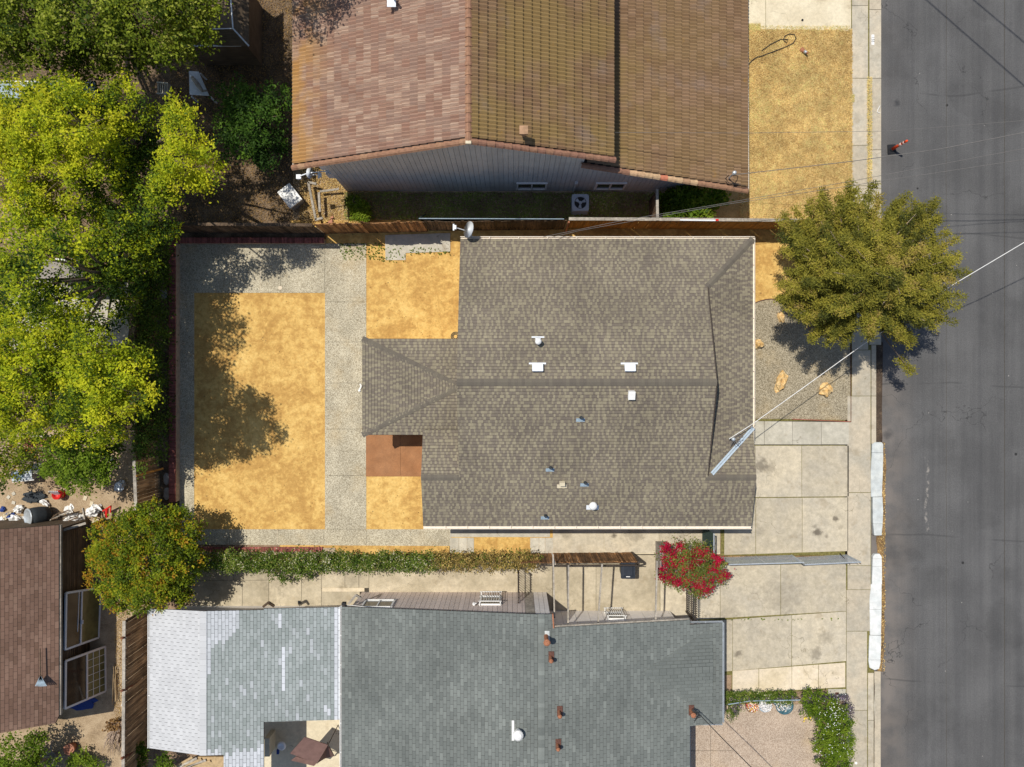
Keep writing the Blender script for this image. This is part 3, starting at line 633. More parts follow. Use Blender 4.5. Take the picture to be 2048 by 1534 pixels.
# ---------------------------------------------------------------- roofs
def clip2(poly, rect_):
    x0, y0, x1, y1 = rect_
    for f in (lambda p: p[0]-x0, lambda p: x1-p[0], lambda p: p[1]-y0, lambda p: y1-p[1]):
        poly = clip(poly, f)
        if len(poly) < 3: return []
    return poly
def clipc(rc, conv):      # clip rectangle by convex polygon (ccw)
    poly = rc
    for i in range(len(conv)):
        a, b = conv[i], conv[(i+1) % len(conv)]
        poly = clip(poly, lambda p: (b[0]-a[0])*(p[1]-a[1])-(b[1]-a[1])*(p[0]-a[0]))
        if len(poly) < 3: return []
    return poly
def area2(p): return sum(p[i][0]*p[(i+1) % len(p)][1]-p[(i+1) % len(p)][0]*p[i][1] for i in range(len(p)))/2
TABS = {}
def shingle_plane(polys, o, u, v, wd, ex, mat, roof, tone, single=0, thick=.008, varw=None, offs='half', name='shingle', seed=1, gap=.012, vg=.009):
    """polys: convex polygons as 3D points on the plane; o origin at the eave, u along the eave, v up the slope"""
    rnd = random.Random(seed); o = Vector(o); u = Vector(u).normalized(); v = Vector(v); v = (v-u*v.dot(u)).normalized(); n = u.cross(v)
    if n.z < 0: n = -n
    m = MB(); singles = []
    def w(p, h): return o+u*p[0]+v*p[1]+n*h
    for P3 in polys:
        conv = [((Vector(p)-o).dot(u), (Vector(p)-o).dot(v)) for p in P3]
        if area2(conv) < 0: conv = conv[::-1]
        u0 = min(p[0] for p in conv); u1 = max(p[0] for p in conv); v0 = min(p[1] for p in conv); v1 = max(p[1] for p in conv)
        k = math.floor(v0/ex)
        while k*ex < v1:
            rr = random.Random(seed*1000+k); x = (math.floor(u0/wd)-1)*wd+(wd*.5*(k % 2) if offs == 'half' else 0)
            if varw: x = math.floor((u0)/2)*2-2+rr.uniform(0, .5)
            while x < u1:
                ww = wd if not varw else rr.choice(varw)
                rc = [(x+gap/2, k*ex+vg), (x+ww-gap/2, k*ex+vg), (x+ww-gap/2, (k+1)*ex+.0), (x+gap/2, (k+1)*ex+.0)]
                q = clipc(rc, conv)
                c = w((x+ww/2, (k+.5)*ex), 0); t = tone(c, rr); x += ww
                if len(q) < 3 or abs(area2(q)) < 1e-5: continue
                th = thick*(1.0 if not varw else (.5+t*1.0))
                if single and len(q) == 4 and abs(area2(q)) > .98*(ww-gap)*(ex-vg): singles.append((c, t)); continue
                hh = [thick*.25+th*(1-max(0, min(1, (p[1]-k*ex)/ex))) for p in q]
                top = [w(p, h) for p, h in zip(q, hh)]; bot = [w(p, 0) for p in q]; nn = len(q)
                fs = [tuple(range(nn))]+[(i, i+nn, (i+1) % nn+nn, (i+1) % nn) for i in range(nn)]
                m.add(top+bot, fs, t)
            k += 1
    # full tabs that show best become pieces of their own, sharing meshes
    inv = [s for s in singles if abs(s[0].x*F/(H-s[0].z)) < 1030 and abs(s[0].y*F/(H-s[0].z)) < 775]
    inv.sort(key=lambda s: (s[0].x*.3)**2+s[0].y**2); pick = inv[:single]; ps = set(id(s) for s in pick)
    for s in singles:
        if id(s) in ps: continue
        c, t = s; a = c-u*(wd/2-gap/2)-v*(ex/2-vg); b = a+u*(wd-gap); top = [a+n*thick*1.25, b+n*thick*1.25, b+v*(ex-vg)+n*thick*.25, a+v*(ex-vg)+n*thick*.25]
        bot = [a, b, b+v*(ex-vg), a+v*(ex-vg)]; m.add(top+bot, [(0, 1, 2, 3), (0, 4, 5, 1), (1, 5, 6, 2), (2, 6, 7, 3), (3, 7, 4, 0)], t)
    for c, t in pick:
        bk = min(9, int(t*10)); key = (mat, wd, ex, bk)
        if key not in TABS:
            mm = MB(); a, b = -wd/2+gap/2, wd/2-gap/2; h = thick
            mm.add([(a, vg-ex/2, h*1.25), (b, vg-ex/2, h*1.25), (b, ex/2, h*.25), (a, ex/2, h*.25), (a, vg-ex/2, 0), (b, vg-ex/2, 0), (b, ex/2, 0), (a, ex/2, 0)], [(0, 1, 2, 3), (0, 4, 5, 1), (1, 5, 6, 2), (2, 6, 7, 3), (3, 7, 4, 0)], bk/10+.05)
            ob = mm.build(name, mat, None); TABS[key] = ob.data; bpy.data.objects.remove(ob)
        ob = bpy.data.objects.new(name, TABS[key]); COL.objects.link(ob); ob.parent = roof
        M = Matrix((u, v, n)).transposed().to_4x4(); M.translation = c-ORG[roof]; ob.matrix_local = M
    if m.f: m.build(name if not singles else name, mat, roof, 'stuff')
def deck(mat, pls, root, th=.06, name='roof'):
    m = MB()
    for p in pls: m.prism([Vector(q) for q in p], th)
    return m.build(name, mat, root)
def ridgecap(a, b, wd, roof, mat='capkhaki', step=.13, drop=.28, ds=1.0):
    a = Vector(a); b = Vector(b); d = (b-a); L = d.length; d /= L; s = d.cross(Vector((0, 0, 1))).normalized(); m = MB(); k = max(1, int(L/step))
    for i in range(k):
        p = a+d*L*i/k; q = a+d*L*(i+1)/k+d*.02; h0, h1 = .022, .012; t = random.random()
        up = Vector((0, 0, 1)); e = up*(-drop*wd/2)
        for sg in (1, -1):
            m.poly([p+up*h0, q+up*h1, q+s*sg*wd/2+up*h1+e, p+s*sg*wd/2+up*h0+e][::1 if sg < 0 else -1], t)
        m.poly([p+up*h0, p+s*wd/2+up*h0+e, p-s*wd/2+up*h0+e], t)
    m.build('ridge_cap', mat, roof, 'stuff')

# ================= main house with the khaki shingle roof
ZE, ZR = 2.7, 4.67
yS, yN, yR = -5.87, 5.97, .05
sl_ = (ZR-ZE)/(yR-yS)
zs = lambda y: ZE+(y-yS)*sl_
zn = lambda y: ZE+(yN-y)*(ZR-ZE)/(yN-yR)
XW, XWm, XE, XG, XGE = -3.66, -2.13, 9.93, 7.86, 9.83
yg = -3.78; zg = zs(yg)
house = thing('house', (3, 0, 0), 'single storey house with a brown-grey shingle roof in the middle of the lot', 'house')
S = [(XW, yS, ZE), (XE-.05, yS, ZE), (XGE, yg, zg), (XG, yg, zg), (XG, yR, ZR), (XWm, yR, ZR), (XWm, yg, zg), (XW, yg, zg)]
Spl = [[(XW, yS, ZE), (XE-.06, yS, ZE), (XGE, yg, zg), (XW, yg, zg)], [(XWm, yg, zg), (XG, yg, zg), (XG, yR, ZR), (XWm, yR, ZR)]]
hx = 7.86; hy = yN-(XE-hx); hz_ = zn(hy)
Npl = [[(XWm, yR, ZR), (XG, yR, ZR), (XG, hy, hz_), (XWm, hy, hz_)], [(XWm, hy, hz_), (hx, hy, hz_), (XE, yN, ZE), (XWm, yN, ZE)]]
vy = yg+(yg-yS)-.0    # valley foot: mirror of the south eave
zg2 = 2.72
Gpl = [[(XGE, yg, zg), (XG, yg, zg), (XE, -1.85, zg2)]]            # garage gable, north slope
Wpl = [[(XW, yg, zg), (XWm, yg, zg), (XWm, -1.9, 2.78), (XW, -1.9, 2.78)]]
xk = 7.72; zk = ZE+(XE-xk)*.333
Epl = [[(XE, yN, ZE), (XG, hy, hz_), (xk, hy-.1, zk), (xk, yg, zk), (XG+.02, yg, zg), (XE, -1.85, ZE)]]
roof = deck('deck', Spl+Npl+Gpl+Wpl+[[(XE, yN, ZE), (hx, hy, hz_), (hx, yg, hz_), (XE, -1.85, ZE)]], house)
LT = [0]
def arch(c, r):
    LT[0] = LT[0] if r.random() < .2 else 1-LT[0]
    return r.uniform(0, .42) if LT[0] else r.uniform(.5, 1.0)
VW = (.07, .08, .09, .1, .12, .15)
EX = .13
kw = dict(wd=.16, ex=EX, mat='khaki', roof=roof, tone=arch, varw=VW, thick=.014, gap=.002, vg=.017)
shingle_plane(Spl, (XW, yS, ZE), (1, 0, 0), (0, 1, sl_), seed=1, **kw)
shingle_plane(Npl, (XW, yN, ZE), (1, 0, 0), (0, -1, sl_), seed=2, **kw)
shingle_plane(Wpl, (XW, -1.9, 2.78), (1, 0, 0), (0, -1, (zg-2.78)/1.88), seed=3, **kw)
shingle_plane(Gpl, (XE, -1.85, zg2), (1, 0, 0), (0, -1, (zg-zg2)/1.93), seed=4, **kw)
shingle_plane([[(XE, yN, ZE), (hx, hy, hz_), (hx, yg, hz_), (XE, -1.85, ZE)]], (XE, yN, ZE), (0, 1, 0), (-1, 0, (hz_-ZE)/(XE-hx)), seed=5, **kw)
ridgecap((XWm, yR, ZR+.01), (XG, yR, ZR+.01), .28, roof)
ridgecap((XE, yN, ZE+.01), (hx, hy, hz_+.01), .26, roof)
ridgecap((XW, yg, zg+.01), (XWm+.05, yg, zg+.01), .24, roof)
ridgecap((XGE, yg, zg+.01), (XG-.05, yg, zg+.01), .24, roof)
# dutch gable wall above the skirt roof, rake shade bars
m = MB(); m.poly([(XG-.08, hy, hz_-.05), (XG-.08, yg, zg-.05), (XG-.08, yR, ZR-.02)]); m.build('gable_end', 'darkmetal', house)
m = MB(); m.bar((XG+.02, hy-.05, hz_-.02), (XG+.02, yR, ZR-.06), .05, .12); m.bar((XG+.02, yR, ZR-.06), (XG+.02, yg+.1, zg-.02), .05, .12); m.build('rake_board_or_shade', 'darkmetal', house)  # dark bars added to draw the shadow line under the gable rake
m = MB(); m.poly([(XWm+.06, -1.9, ZE), (XWm+.06, yN-.1, ZE), (XWm+.06, yR, ZR-.04), (XWm+.06, yS+.2, ZE)]); m.build('gable_end', 'wall', house)
m = MB(); m.prism([(XW+.5, yS+.5, 2.62), (XE-.55, yS+.5, 2.62), (XE-.55, -1.9, 2.62), (9.4, -1.9, 2.62), (9.4, yN-.5, 2.62), (XWm+.5, yN-.5, 2.62), (XWm+.5, -2.3, 2.62), (XW+.5, -2.3, 2.62)], 2.6)
m.build('wall', 'wall', house)
m = MB(); m.box((9.42, -3.9, 1.1), (.06, 3.2, 2.15))
for k in range(4): m.box((9.46, -3.9, .3+k*.53), (.03, 3.1, .47))
m.build('garage_door', 'white', house)
for x, y in ((9.42, 1.2), (9.42, 3.9)):
    m = MB(); m.box((x, y, 1.6), (.06, 1.5, 1.1)); f_ = m.build('window', 'white', house); m = MB(); m.box((x+.035, y, 1.6), (.02, 1.35, .95)); m.build('pane', 'glass', f_)
def gutter(a, b, root, mat='cream_gutter', wd=.11, hang=.9, out=(0, -1)):
    a = Vector(a); b = Vector(b); m = MB(); o_ = Vector((out[0], out[1], 0)); up = Vector((0, 0, 1))
    c0, c1 = a+o_*wd/2-up*.05, b+o_*wd/2-up*.05
    m.bar(c0-up*.05, c1-up*.05, wd, .015); m.bar(c0+o_*wd/2, c1+o_*wd/2, .022, .1); m.bar(c0-o_*(wd/2-.005), c1-o_*(wd/2-.005), .012, .1)
    g = m.build('gutter', mat, root); L = (b-a).length; k = int(L/hang); d = (b-a)/L; hm = MB()
    for i in range(1, k):
        p = a+d*i*hang; hm.bar(p-o_*.05+up*.01, p+o_*(wd+.0)+up*.005, .025, .012)
    if hm.f: hm.build('gutter_hanger', mat, g)
    return g
gutter((XW, yS-.01, ZE), (XE-.05, yS-.01, ZE), house)
gutter((XWm, yN+.0, ZE-.03), (XE+.08, yN+.0, ZE-.03), house, 'cream_gutter', .09, 1.2, (0, 1))
gutter((XE+.0, yN+.05, ZE-.02), (XE+.0, -1.85, ZE-.02), house, 'cream_gutter', .085, 1.1, (1, 0))
gutter((XE+.0, -1.85, ZE-.02), (XGE+.02, -3.3, ZE+.2), house, 'cream_gutter', .05, 2, (1, 0))
m = MB(); a, b = Vector((XE-.0, -1.82, zg2+.0)), Vector((XG+.18, yg+.15, zg+.0)); up = Vector((0, 0, .03))
for s_, t_ in ((.05, .2), (-.05, .8)):
    sd = (b-a).normalized().cross(Vector((0, 0, 1)))*s_; m.bar(a+up+sd, b+up+sd, .07, .012, t_)
m.bar(a+up*1.6, b+up*1.6, .012, .02); m.build('valley_flashing', 'flash', roof)
# porch roof at the back
PA = Vector((-6.2, 1.86, 2.55)); PB = Vector((-6.2, -2.13, 2.55)); AP = Vector((-2.13, -.12, 3.05)); PC = Vector((-2.1, 1.86, 2.55)); PD = Vector((-2.1, -2.13, 2.55)); PD2 = Vector((-3.6, -2.13, 2.55))
pr = deck('deck', [[PA, PB, AP], [PC, PA, AP], [PB, PD, AP]], house, .12, 'porch_roof')
kw['roof'] = pr
shingle_plane([[PA, PB, AP]], PA, (0, 1, 0), AP-(PA+PB)/2, seed=11, **kw)
shingle_plane([[PA, PC, AP]], PA, (1, 0, 0), (0, -1, .25), seed=12, **kw)
shingle_plane([[PB, PD, AP]], PB, (1, 0, 0), (0, 1, .25), seed=13, **kw)
ridgecap(PA, AP, .24, pr, 'capkhaki', .13, .15); ridgecap(PB, AP, .24, pr, 'capkhaki', .13, .15)
m = MB(); m.prism([(-5.9, 1.6, 2.45), (-2, 1.6, 2.45), (-2, -1.7, 2.45), (-5.9, -1.7, 2.45)], 2.4); m.build('porch_wall', 'wall', house)
# roof vents
def rt(px, py, rootz=None):
    """point on the main roof seen at a pixel"""
    z = 3.5
    for _ in range(12):
        p = P(px, py, z); y = p.y; z = zs(y) if y < yR else zn(y)
        if p.x < XWm and y > yg: z = 2.78+(-1.9-y)*(zg-2.78)/1.88
    return P(px, py, z)
def vent(px, py, kind):
    c = rt(px, py); up = Vector((0, 0, 1)); sg = 1 if c.y > yR else -1; n = Vector((0, sg*sl_, 1)).normalized(); dn = Vector((0, sg, -sl_)).normalized()
    Mr = Matrix((Vector((1, 0, 0)), -dn*sg if sg > 0 else dn*-1, n)).transposed().to_4x4()
    ff = Matrix((Vector((1, 0, 0)), n.cross(Vector((1, 0, 0))), n)).transposed().to_4x4()
    if kind == 'box':
        m = MB(); m.box(c+n*.09, (.38, .3, .16), M=ff); m.box(c+n*.175, (.42, .34, .025), M=ff); v = m.build('box_vent', 'vent', roof)
        m = MB(); m.box(c+n*.012+dn*.2, (.66, .07, .02), M=ff); m.build('flashing', 'vent', v)
    if kind == 'small':
        m = MB(); m.box(c+n*.1, (.24, .3, .2), M=ff); m.box(c+n*.2, (.27, .33, .02), M=ff); v = m.build('box_vent', 'white', roof)
    if kind == 'cap':
        m = MB(); m.lathe(c, [(.08, 0), (.08, .3), (.12, .32), (.13, .38), (.1, .43), (.0, .46)], 14); v = m.build('round_vent', 'white', roof, smooth=True)
        m = MB(); m.box(c+n*.012+dn*.2, (.5, .06, .02), M=ff); m.box(c+n*.012+dn*.1, (.2, .2, .02), M=ff); m.build('flashing', 'vent', v)
    if kind == 'dome':
        m = MB(); m.lathe(c, [(.11, 0), (.11, .2), (.17, .22), (.17, .27), (.12, .33), (.04, .36), (0, .365)], 16); v = m.build('round_vent', 'white', roof, smooth=True)
        m = MB(); m.box(c+n*.012+dn*.1, (.5, .2, .02), M=ff); m.build('flashing', 'vent', v)
    if kind == 'pipe':
        m = MB(); m.tube([c, c+up*.34], .045, 10); m.tube([c+up*.02, c+up*.1], .07, 10); v = m.build('vent_pipe', 'rubber', roof)
        m = MB(); m.box(c+n*.012+dn*.1+Vector((-.02, 0, 0)), (.34, .14, .02), M=ff); m.build('flashing', 'blueplate', v)
    if kind == 'flat':
        m = MB(); m.box(c+n*.1, (.22, .14, .2), M=ff); v = m.build('box_vent', 'creamc', roof); m = MB(); m.box(c+n*.012+dn*.16, (.4, .16, .02), M=ff); m.build('flashing', 'creamc', v)
for a in ((1076, 684, 'cap'), (1075, 737, 'box'), (1259, 737, 'box'), (1262, 788, 'small'), (1162, 835, 'pipe'), (1101, 935, 'pipe'), (1124, 965, 'flat'), (1170, 965, 'pipe'), (1185, 1010, 'dome'), (1091, 1031, 'pipe')): vent(*a)
# service mast on the skirt roof
t = thing('service_mast', P(1455, 878, 3.1), 'twisted power service mast and weatherhead on the house roof beside the metal valley flashing', 'service mast')
c = P(1458, 876, 3.0); m = MB(); m.tube([c-Vector((0, 0, .3)), c+Vector((0, 0, .55))], .03, 8); m.lathe(c+Vector((0, 0, .5)), [(.05, 0), (.08, .06), (.06, .14), (0, .17)], 10); m.build('mast_pipe', 'galv', t)
m = MB(); rr = random.Random(4)
for k in range(7):
    a = c+Vector((0, 0, .5)); b = a+Vector((rr.uniform(-.15, .3), rr.uniform(-.25, .25), rr.uniform(-.1, .15))); e = b+Vector((rr.uniform(-.1, .2), rr.uniform(-.1, .2), rr.uniform(-.2, .1))); m.tube([a, b, e], .012, 5)
m.build('wire_loops', 'gcable', t)

# ================= neighbour house with the grey-green shingles
nb = thing('neighbour_house', (0, -13, 0), 'low house with grey-green and silver shingle roofs along the bottom of the picture', 'house')
AE, AR, BE = -15.08, -12.64, -7.06
A = [[(AE, -9.38, 2.4), (AR, -9.3, 2.95), (AR, -15.2, 2.95), (AE, -15.18, 2.4)]]
zb = lambda x: 2.95+(x-AR)*(2.6-2.95)/(BE-AR)
def rxy(x0, y0, x1, y1, zf): return [(x0, y0, zf(x0)), (x1, y0, zf(x1)), (x1, y1, zf(x1)), (x0, y1, zf(x0))]
B = [rxy(AR, -15.2, -11.8, -9.3, zb), rxy(-11.8, -18, -10.2, -9.3, zb), rxy(-10.2, -13.9, BE, -9.25, zb)]
CR = 1.17
zc = lambda x: 2.72+(x+7.02)*(3.72-2.72)/(CR+7.02)
zd = lambda x: 3.72+(x-CR)*(2.5-3.72)/(8.73-CR)
C_ = [rxy(-7.02, -18, CR, -9.19, zc)]
D = [rxy(CR, -9.6, 1.65, -9.19, zd), rxy(CR, -18, 7.33, -9.6, zd), rxy(1.65, -9.6, 7.33, -9.73+.03, zd), rxy(7.33, -14.1, 8.73, -9.93, zd)]
D = [rxy(CR, -18, 1.65, -9.19, zd), rxy(1.65, -18, 7.33, -9.73, zd), rxy(7.33, -14.1, 8.73, -9.93, zd)]
nroof = deck('deck', A+B+C_+D, nb, .07)
def pxof(c): return 1024+c.x*F/(H-c.z), 767-c.y*F/(H-c.z)
def t_b(c, r):
    x, y = pxof(c); dg = (x-410)+(y-1218)*.62
    base = r.uniform(.0, .5)
    if dg < 78+12*math.sin(y*.9) and y < 1390: base = r.uniform(.72, .92)
    elif r.random() < .12: base = r.uniform(.5, .75)
    if (539 < x < 546 and 1290 < y < 1400) or (566 < x < 573 and 1290 < y < 1385) or (559 < x < 566 and 1220 < y < 1250): base = r.uniform(.95, 1)
    if x > 671 and (y < 1390 or r.random() < .8): base = r.uniform(.85, 1)
    if y > 1505-((x-446)*.12) + 4*math.sin(x): base = r.uniform(.78, .95)
    if x > 640 and y > 1395 and r.random() < .25: base = .9
    return base
shingle_plane(A, (AE, -9.3, 2.4), (0, 1, 0), (AR-AE, 0, .55), .305, .142, 'white_sh', nroof, lambda c, r: r.random(), 70, seed=21, thick=.003, gap=.013, vg=.002)
shingle_plane(B, (BE, -9.3, 2.6), (0, 1, 0), (AR-BE, 0, .35), .305, .142, 'mixed', nroof, t_b, 90, seed=22)
tg = lambda c, r: min(1, max(0, .45+.5*noise.noise((c.x*.5, c.y*.35, 3))+r.gauss(0, .24)))
shingle_plane(C_, (-7.02, -9.3, 2.72), (0, 1, 0), (1, 0, 1/8.19), .305, .142, 'green', nroof, tg, 80, seed=23)
shingle_plane(D, (8.73, -9.3, 2.5), (0, 1, 0), (-1, 0, 1.22/7.56), .305, .142, 'green', nroof, tg, 60, seed=24)
ridgecap((CR, -18, 3.725), (CR, -9.19, 3.725), .26, nroof, 'green', .16, .1)
m = MB()
for k in range(24):
    y0 = -9.32-k*.245; m.prism([(AR-.12, y0, 2.965), (AR+.16, y0, 2.965), (AR+.16, y0-.24, 2.965), (AR-.12, y0-.24, 2.965)], .02, random.random())
m.build('ridge_cap', 'white_sh', nroof, 'stuff')
# cross hip over the front corner: shallow facets with level courses
xk0, xk1 = P(1283, 0, 3.1).x, P(1415, 0, 2.75).x
ya_, yb_, ym_ = P(0, 1262, 2.7).y, P(0, 1430, 2.7).y, P(0, 1345, 3.0).y
zz = lambda x, e: zd(x)+e
N1 = [(xk0, ym_, zd(xk0)+.004), (xk1, ya_, zd(xk1)+.004), (xk1+.25, ya_, zd(xk1+.25)+.004), (xk1+.25, ym_, zd(xk1)+.07)]
N2 = [(xk0, ym_, zd(xk0)+.004), (xk1+.25, ym_, zd(xk1)+.07), (xk1+.25, yb_, zd(xk1+.25)+.004), (xk1, yb_, zd(xk1)+.004)]
for i, q in enumerate((N1, N2)):
    nv = (Vector(q[1])-Vector(q[0])).cross(Vector(q[3])-Vector(q[0])).normalized(); nv = nv if nv.z > 0 else -nv
    u_ = Vector((1, 0, -nv.x/nv.z)).normalized(); v_ = nv.cross(u_)*(1)
    if i == 0: v_ = -v_ if v_.y > 0 else v_
    else: v_ = v_ if v_.y > 0 else -v_
    pr_ = [Vector(p)-nv*((Vector(p)-Vector(q[0])).dot(nv)) for p in q]
    shingle_plane([[p+nv*.008 for p in pr_]], pr_[0]+nv*.008, u_, v_, .305, .142, 'green', nroof, lambda c, r: r.uniform(.1, .5), 0, seed=31+i)
# walls
m = MB(); m.prism([(-14.8, -10.0, 2.4), (-7.2, -10.0, 2.4), (-7.2, -13.6, 2.4), (-14.8, -13.6, 2.4)], 2.4); m.build('wall', 'siding_white', nb)
m = MB(); m.prism([(-6.75, -9.42, 2.7), (1.55, -9.42, 2.7), (1.55, -10.4, 2.7), (7.1, -10.4, 2.5), (7.1, -17.5, 2.5), (-6.75, -17.5, 2.7)], 2.7); m.build('wall', 'siding_pink', nb)
m = MB(); m.prism([(7.1, -10.6, 2.4), (8.3, -10.6, 2.4), (8.3, -13.7, 2.4), (7.1, -13.7, 2.4)], 2.4); m.build('wall', 'siding_pink', nb)
# siding boards of the two north walls
def boards(root, x0, x1, y, zt, wd, mat, name='siding_board', th=.02, zb_=0):
    x = x0
    while x < x1-.02:
        x2 = min(x1, x+wd); m = MB(); a, b = zt(x+.005), zt(x2-.005)
        m.add([(x+.006, y, zb_), (x2-.006, y, zb_), (x2-.006, y, b), (x+.006, y, a), (x+.006, y+th, zb_), (x2-.006, y+th, zb_), (x2-.006, y+th, b), (x+.006, y+th, a)],
              [(4, 7, 6, 5), (3, 2, 6, 7), (0, 3, 7, 4), (1, 5, 6, 2)], random.random())
        m.build(name, mat, root); x = x2
boards(nb, -6.75, .55, -9.40, lambda x: zc(x)-.06, .205, 'siding_pink')
boards(nb, .95, 1.55, -9.40, lambda x: zd(x)-.06, .205, 'siding_white')
m = MB(); m.box((.75, -9.395, 1.7), (.38, .03, 3.3)); m.build('corner_panel', 'greywood', nb)
boards(nb, 1.6, 7.1, -10.24, lambda x: zd(x)-.1, .6, 'siding_white')
def winpix(root, y, px0, px1, z0, z1, split=True, bars=0, glass='glass', fm='white'):
    x0 = (px0-1024)*(H-(z0+z1)/2)/F; x1 = (px1-1024)*(H-(z0+z1)/2)/F; c = (x0+x1)/2
    m = MB(); wd, ht = x1-x0, z1-z0
    for (cx, cz, sx, sz) in ((c, z1, wd+.1, .07), (c, z0, wd+.1, .07), (x0, (z0+z1)/2, .07, ht+.07), (x1, (z0+z1)/2, .07, ht+.07)): m.box((cx, y+.03, cz), (sx, .07, sz))
    if split: m.box((c, y+.025, (z0+z1)/2), (.05, .06, ht))
    f_ = m.build('window', fm, root)
    m = MB(); m.box((c, y+.012, (z0+z1)/2), (wd-.05, .012, ht-.05)); m.build('pane', glass, f_)
    if bars:
        m = MB()
        for k in range(bars): m.box((x0+(k+.5)*wd/bars, y+.2, (z0+z1)/2), (.022, .022, ht+.25))
        m.box((c, y+.2, z1+.1), (wd+.1, .03, .03)); m.box((c, y+.2, z0-.1), (wd+.1, .03, .03))
        for xx in (x0, x1):
            for z_ in (z0-.1, z1+.1): m.box((xx, y+.11, z_), (.03, .2, .03))
        m.build('window_guard', fm, f_)
winpix(nb, -9.38, 728, 786, 1.3, 2.25, True)
winpix(nb, -9.38, 961, 1001, .75, 1.9, False, 8)
winpix(nb, -10.22, 1213, 1247, .35, 1.2, False, 8)
for pts, out in (([(AE, -9.38, 2.42), (AE, -15.18, 2.42)], (-1, 0)), ([(-7.02, -9.19, 2.7), (-7.02, -18, 2.7)], (-1, 0)), ([(8.73, -9.93, 2.48), (8.73, -14.1, 2.48)], (1, 0))):
    gutter(pts[0], pts[1], nb, 'white' if out[0] < 0 else 'galv', .07, 1.2, out)
gutter((7.33, -14.1, 2.5), (8.75, -14.1, 2.48), nb, 'galv', .07, .5, (0, -1)); gutter((7.33, -14.1, 2.5), (7.33, -18, 2.5), nb, 'galv', .06, 1, (1, 0)); gutter((7.33, -9.93, 2.55), (8.75, -9.93, 2.48), nb, 'galv', .05, .7, (0, 1))
m = MB(); m.bar((1.62, -9.19, 3.62), (1.66, -9.75, 3.6), .05, .14); m.build('rake_board_or_shade', 'rust', nb)
m = MB(); m.bar((1.7, -9.70, 3.55), (7.3, -9.70, 2.66), .05, .1); m.build('fascia', 'greywood', nb)
# vents on the green roof
def gz(px, py):
    z = 3.2
    for _ in range(8):
        p = P(px, py, z); z = zc(p.x) if p.x < CR else zd(p.x)
    return P(px, py, z)
def rustvent(px, py, h, r, flash):
    r *= .8; c = gz(px, py); m = MB(); m.tube([c, c+Vector((0, 0, h))], r*.7, 10); m.lathe(c+Vector((0, 0, h)), [(r, -.06), (r*1.05, .0), (r*.6, .05), (0, .06)], 12); v = m.build('flue_pipe', 'rust', nroof)
    m = MB(); m.box(c+Vector((.03, 0, .02)), (.22, .42, .02)); m.build('flashing', 'rustdark' if flash else 'greycurb', v)
rustvent(1092, 1272, .75, .16, 0); rustvent(1101, 1313, .5, .1, 1); rustvent(1118, 1422, .5, .1, 1); rustvent(1115, 1488, .45, .09, 1); rustvent(1381, 1420, .5, .13, 1)
c = gz(1036, 1463); m = MB(); m.lathe(c, [(.12, 0), (.12, .15), (.17, .17), (.205, .26), (.20, .36), (.13, .44), (.03, .47), (0, .47)], 22)
for k in range(20):
    t = k*math.pi/10; m.bar(c+Vector((math.cos(t)*.17, math.sin(t)*.17, .19)), c+Vector((math.cos(t+.3)*.205, math.sin(t+.3)*.205, .36)), .012, .02)
v = m.build('turbine_vent', 'white', nroof, smooth=False); m = MB(); m.box(c+Vector((-.2, .05, .02)), (.1, .8, .02)); m.build('flashing', 'white', v)

# ================= two storey neighbour with clay tile roofs
tn = thing('tile_roof_house', (0, 12, 0), 'two storey house with red and olive clay tile roofs at the top of the picture', 'house')
RXr, RZr = -1.53, 6.98
y0r = 8.52; y1r = 19.5
wE = (-8.62, 3.9); eE = (3.86, 4.86)
zw = lambda x: wE[1]+(x-wE[0])*(RZr-wE[1])/(RXr-wE[0])
ze = lambda x: RZr+(x-RXr)*(eE[1]-RZr)/(eE[0]-RXr)
A0 = P(1165, 331, 4.1); B0 = P(1494, 382, 2.55)
zl = lambda x: A0.z+(x-A0.x)*(B0.z-A0.z)/(B0.x-A0.x)
yl = lambda x: A0.y+(x-A0.x)*(B0.y-A0.y)/(B0.x-A0.x)
tr = deck('deck', [[(wE[0], y0r, wE[1]), (RXr, y0r, RZr), (RXr, y1r, RZr), (wE[0], y1r, wE[1])], [(RXr, y0r, RZr), (eE[0], y0r, eE[1]), (eE[0], y1r, eE[1]), (RXr, y1r, RZr)],
                    [tuple(A0), tuple(B0), (B0.x, y1r, B0.z), (A0.x, y1r, A0.z)]], tn, .1)
TILE = {}
def tile_mesh(mat, bk, w_, e_, L):
    key = (mat, bk, round(w_, 3), round(e_, 3))
    if key in TILE: return TILE[key]
    mm = MB(); n = 8; t = bk/10+.05; vs = []
    for j, (y, lift) in enumerate(((0, .06), (L, .0))):
        for i in range(n+1):
            x = i/n*(w_-.004); h = .026*(1-math.cos(4*math.pi*i/n)); vs.append((x-w_/2, y, h+lift))
    for i in range(n+1):
        x = i/n*(w_-.004); h = .026*(1-math.cos(4*math.pi*i/n)); vs.append((x-w_/2, 0, h+.06-.055))
    fs = [(i, i+1, n+1+i+1, n+1+i) for i in range(n)]+[(2*(n+1)+i, 2*(n+1)+i+1, i+1, i) for i in range(n)]
    mm.add(vs, fs, t); ob = mm.build('tile', mat); TILE[key] = ob.data; bpy.data.objects.remove(ob); return TILE[key]
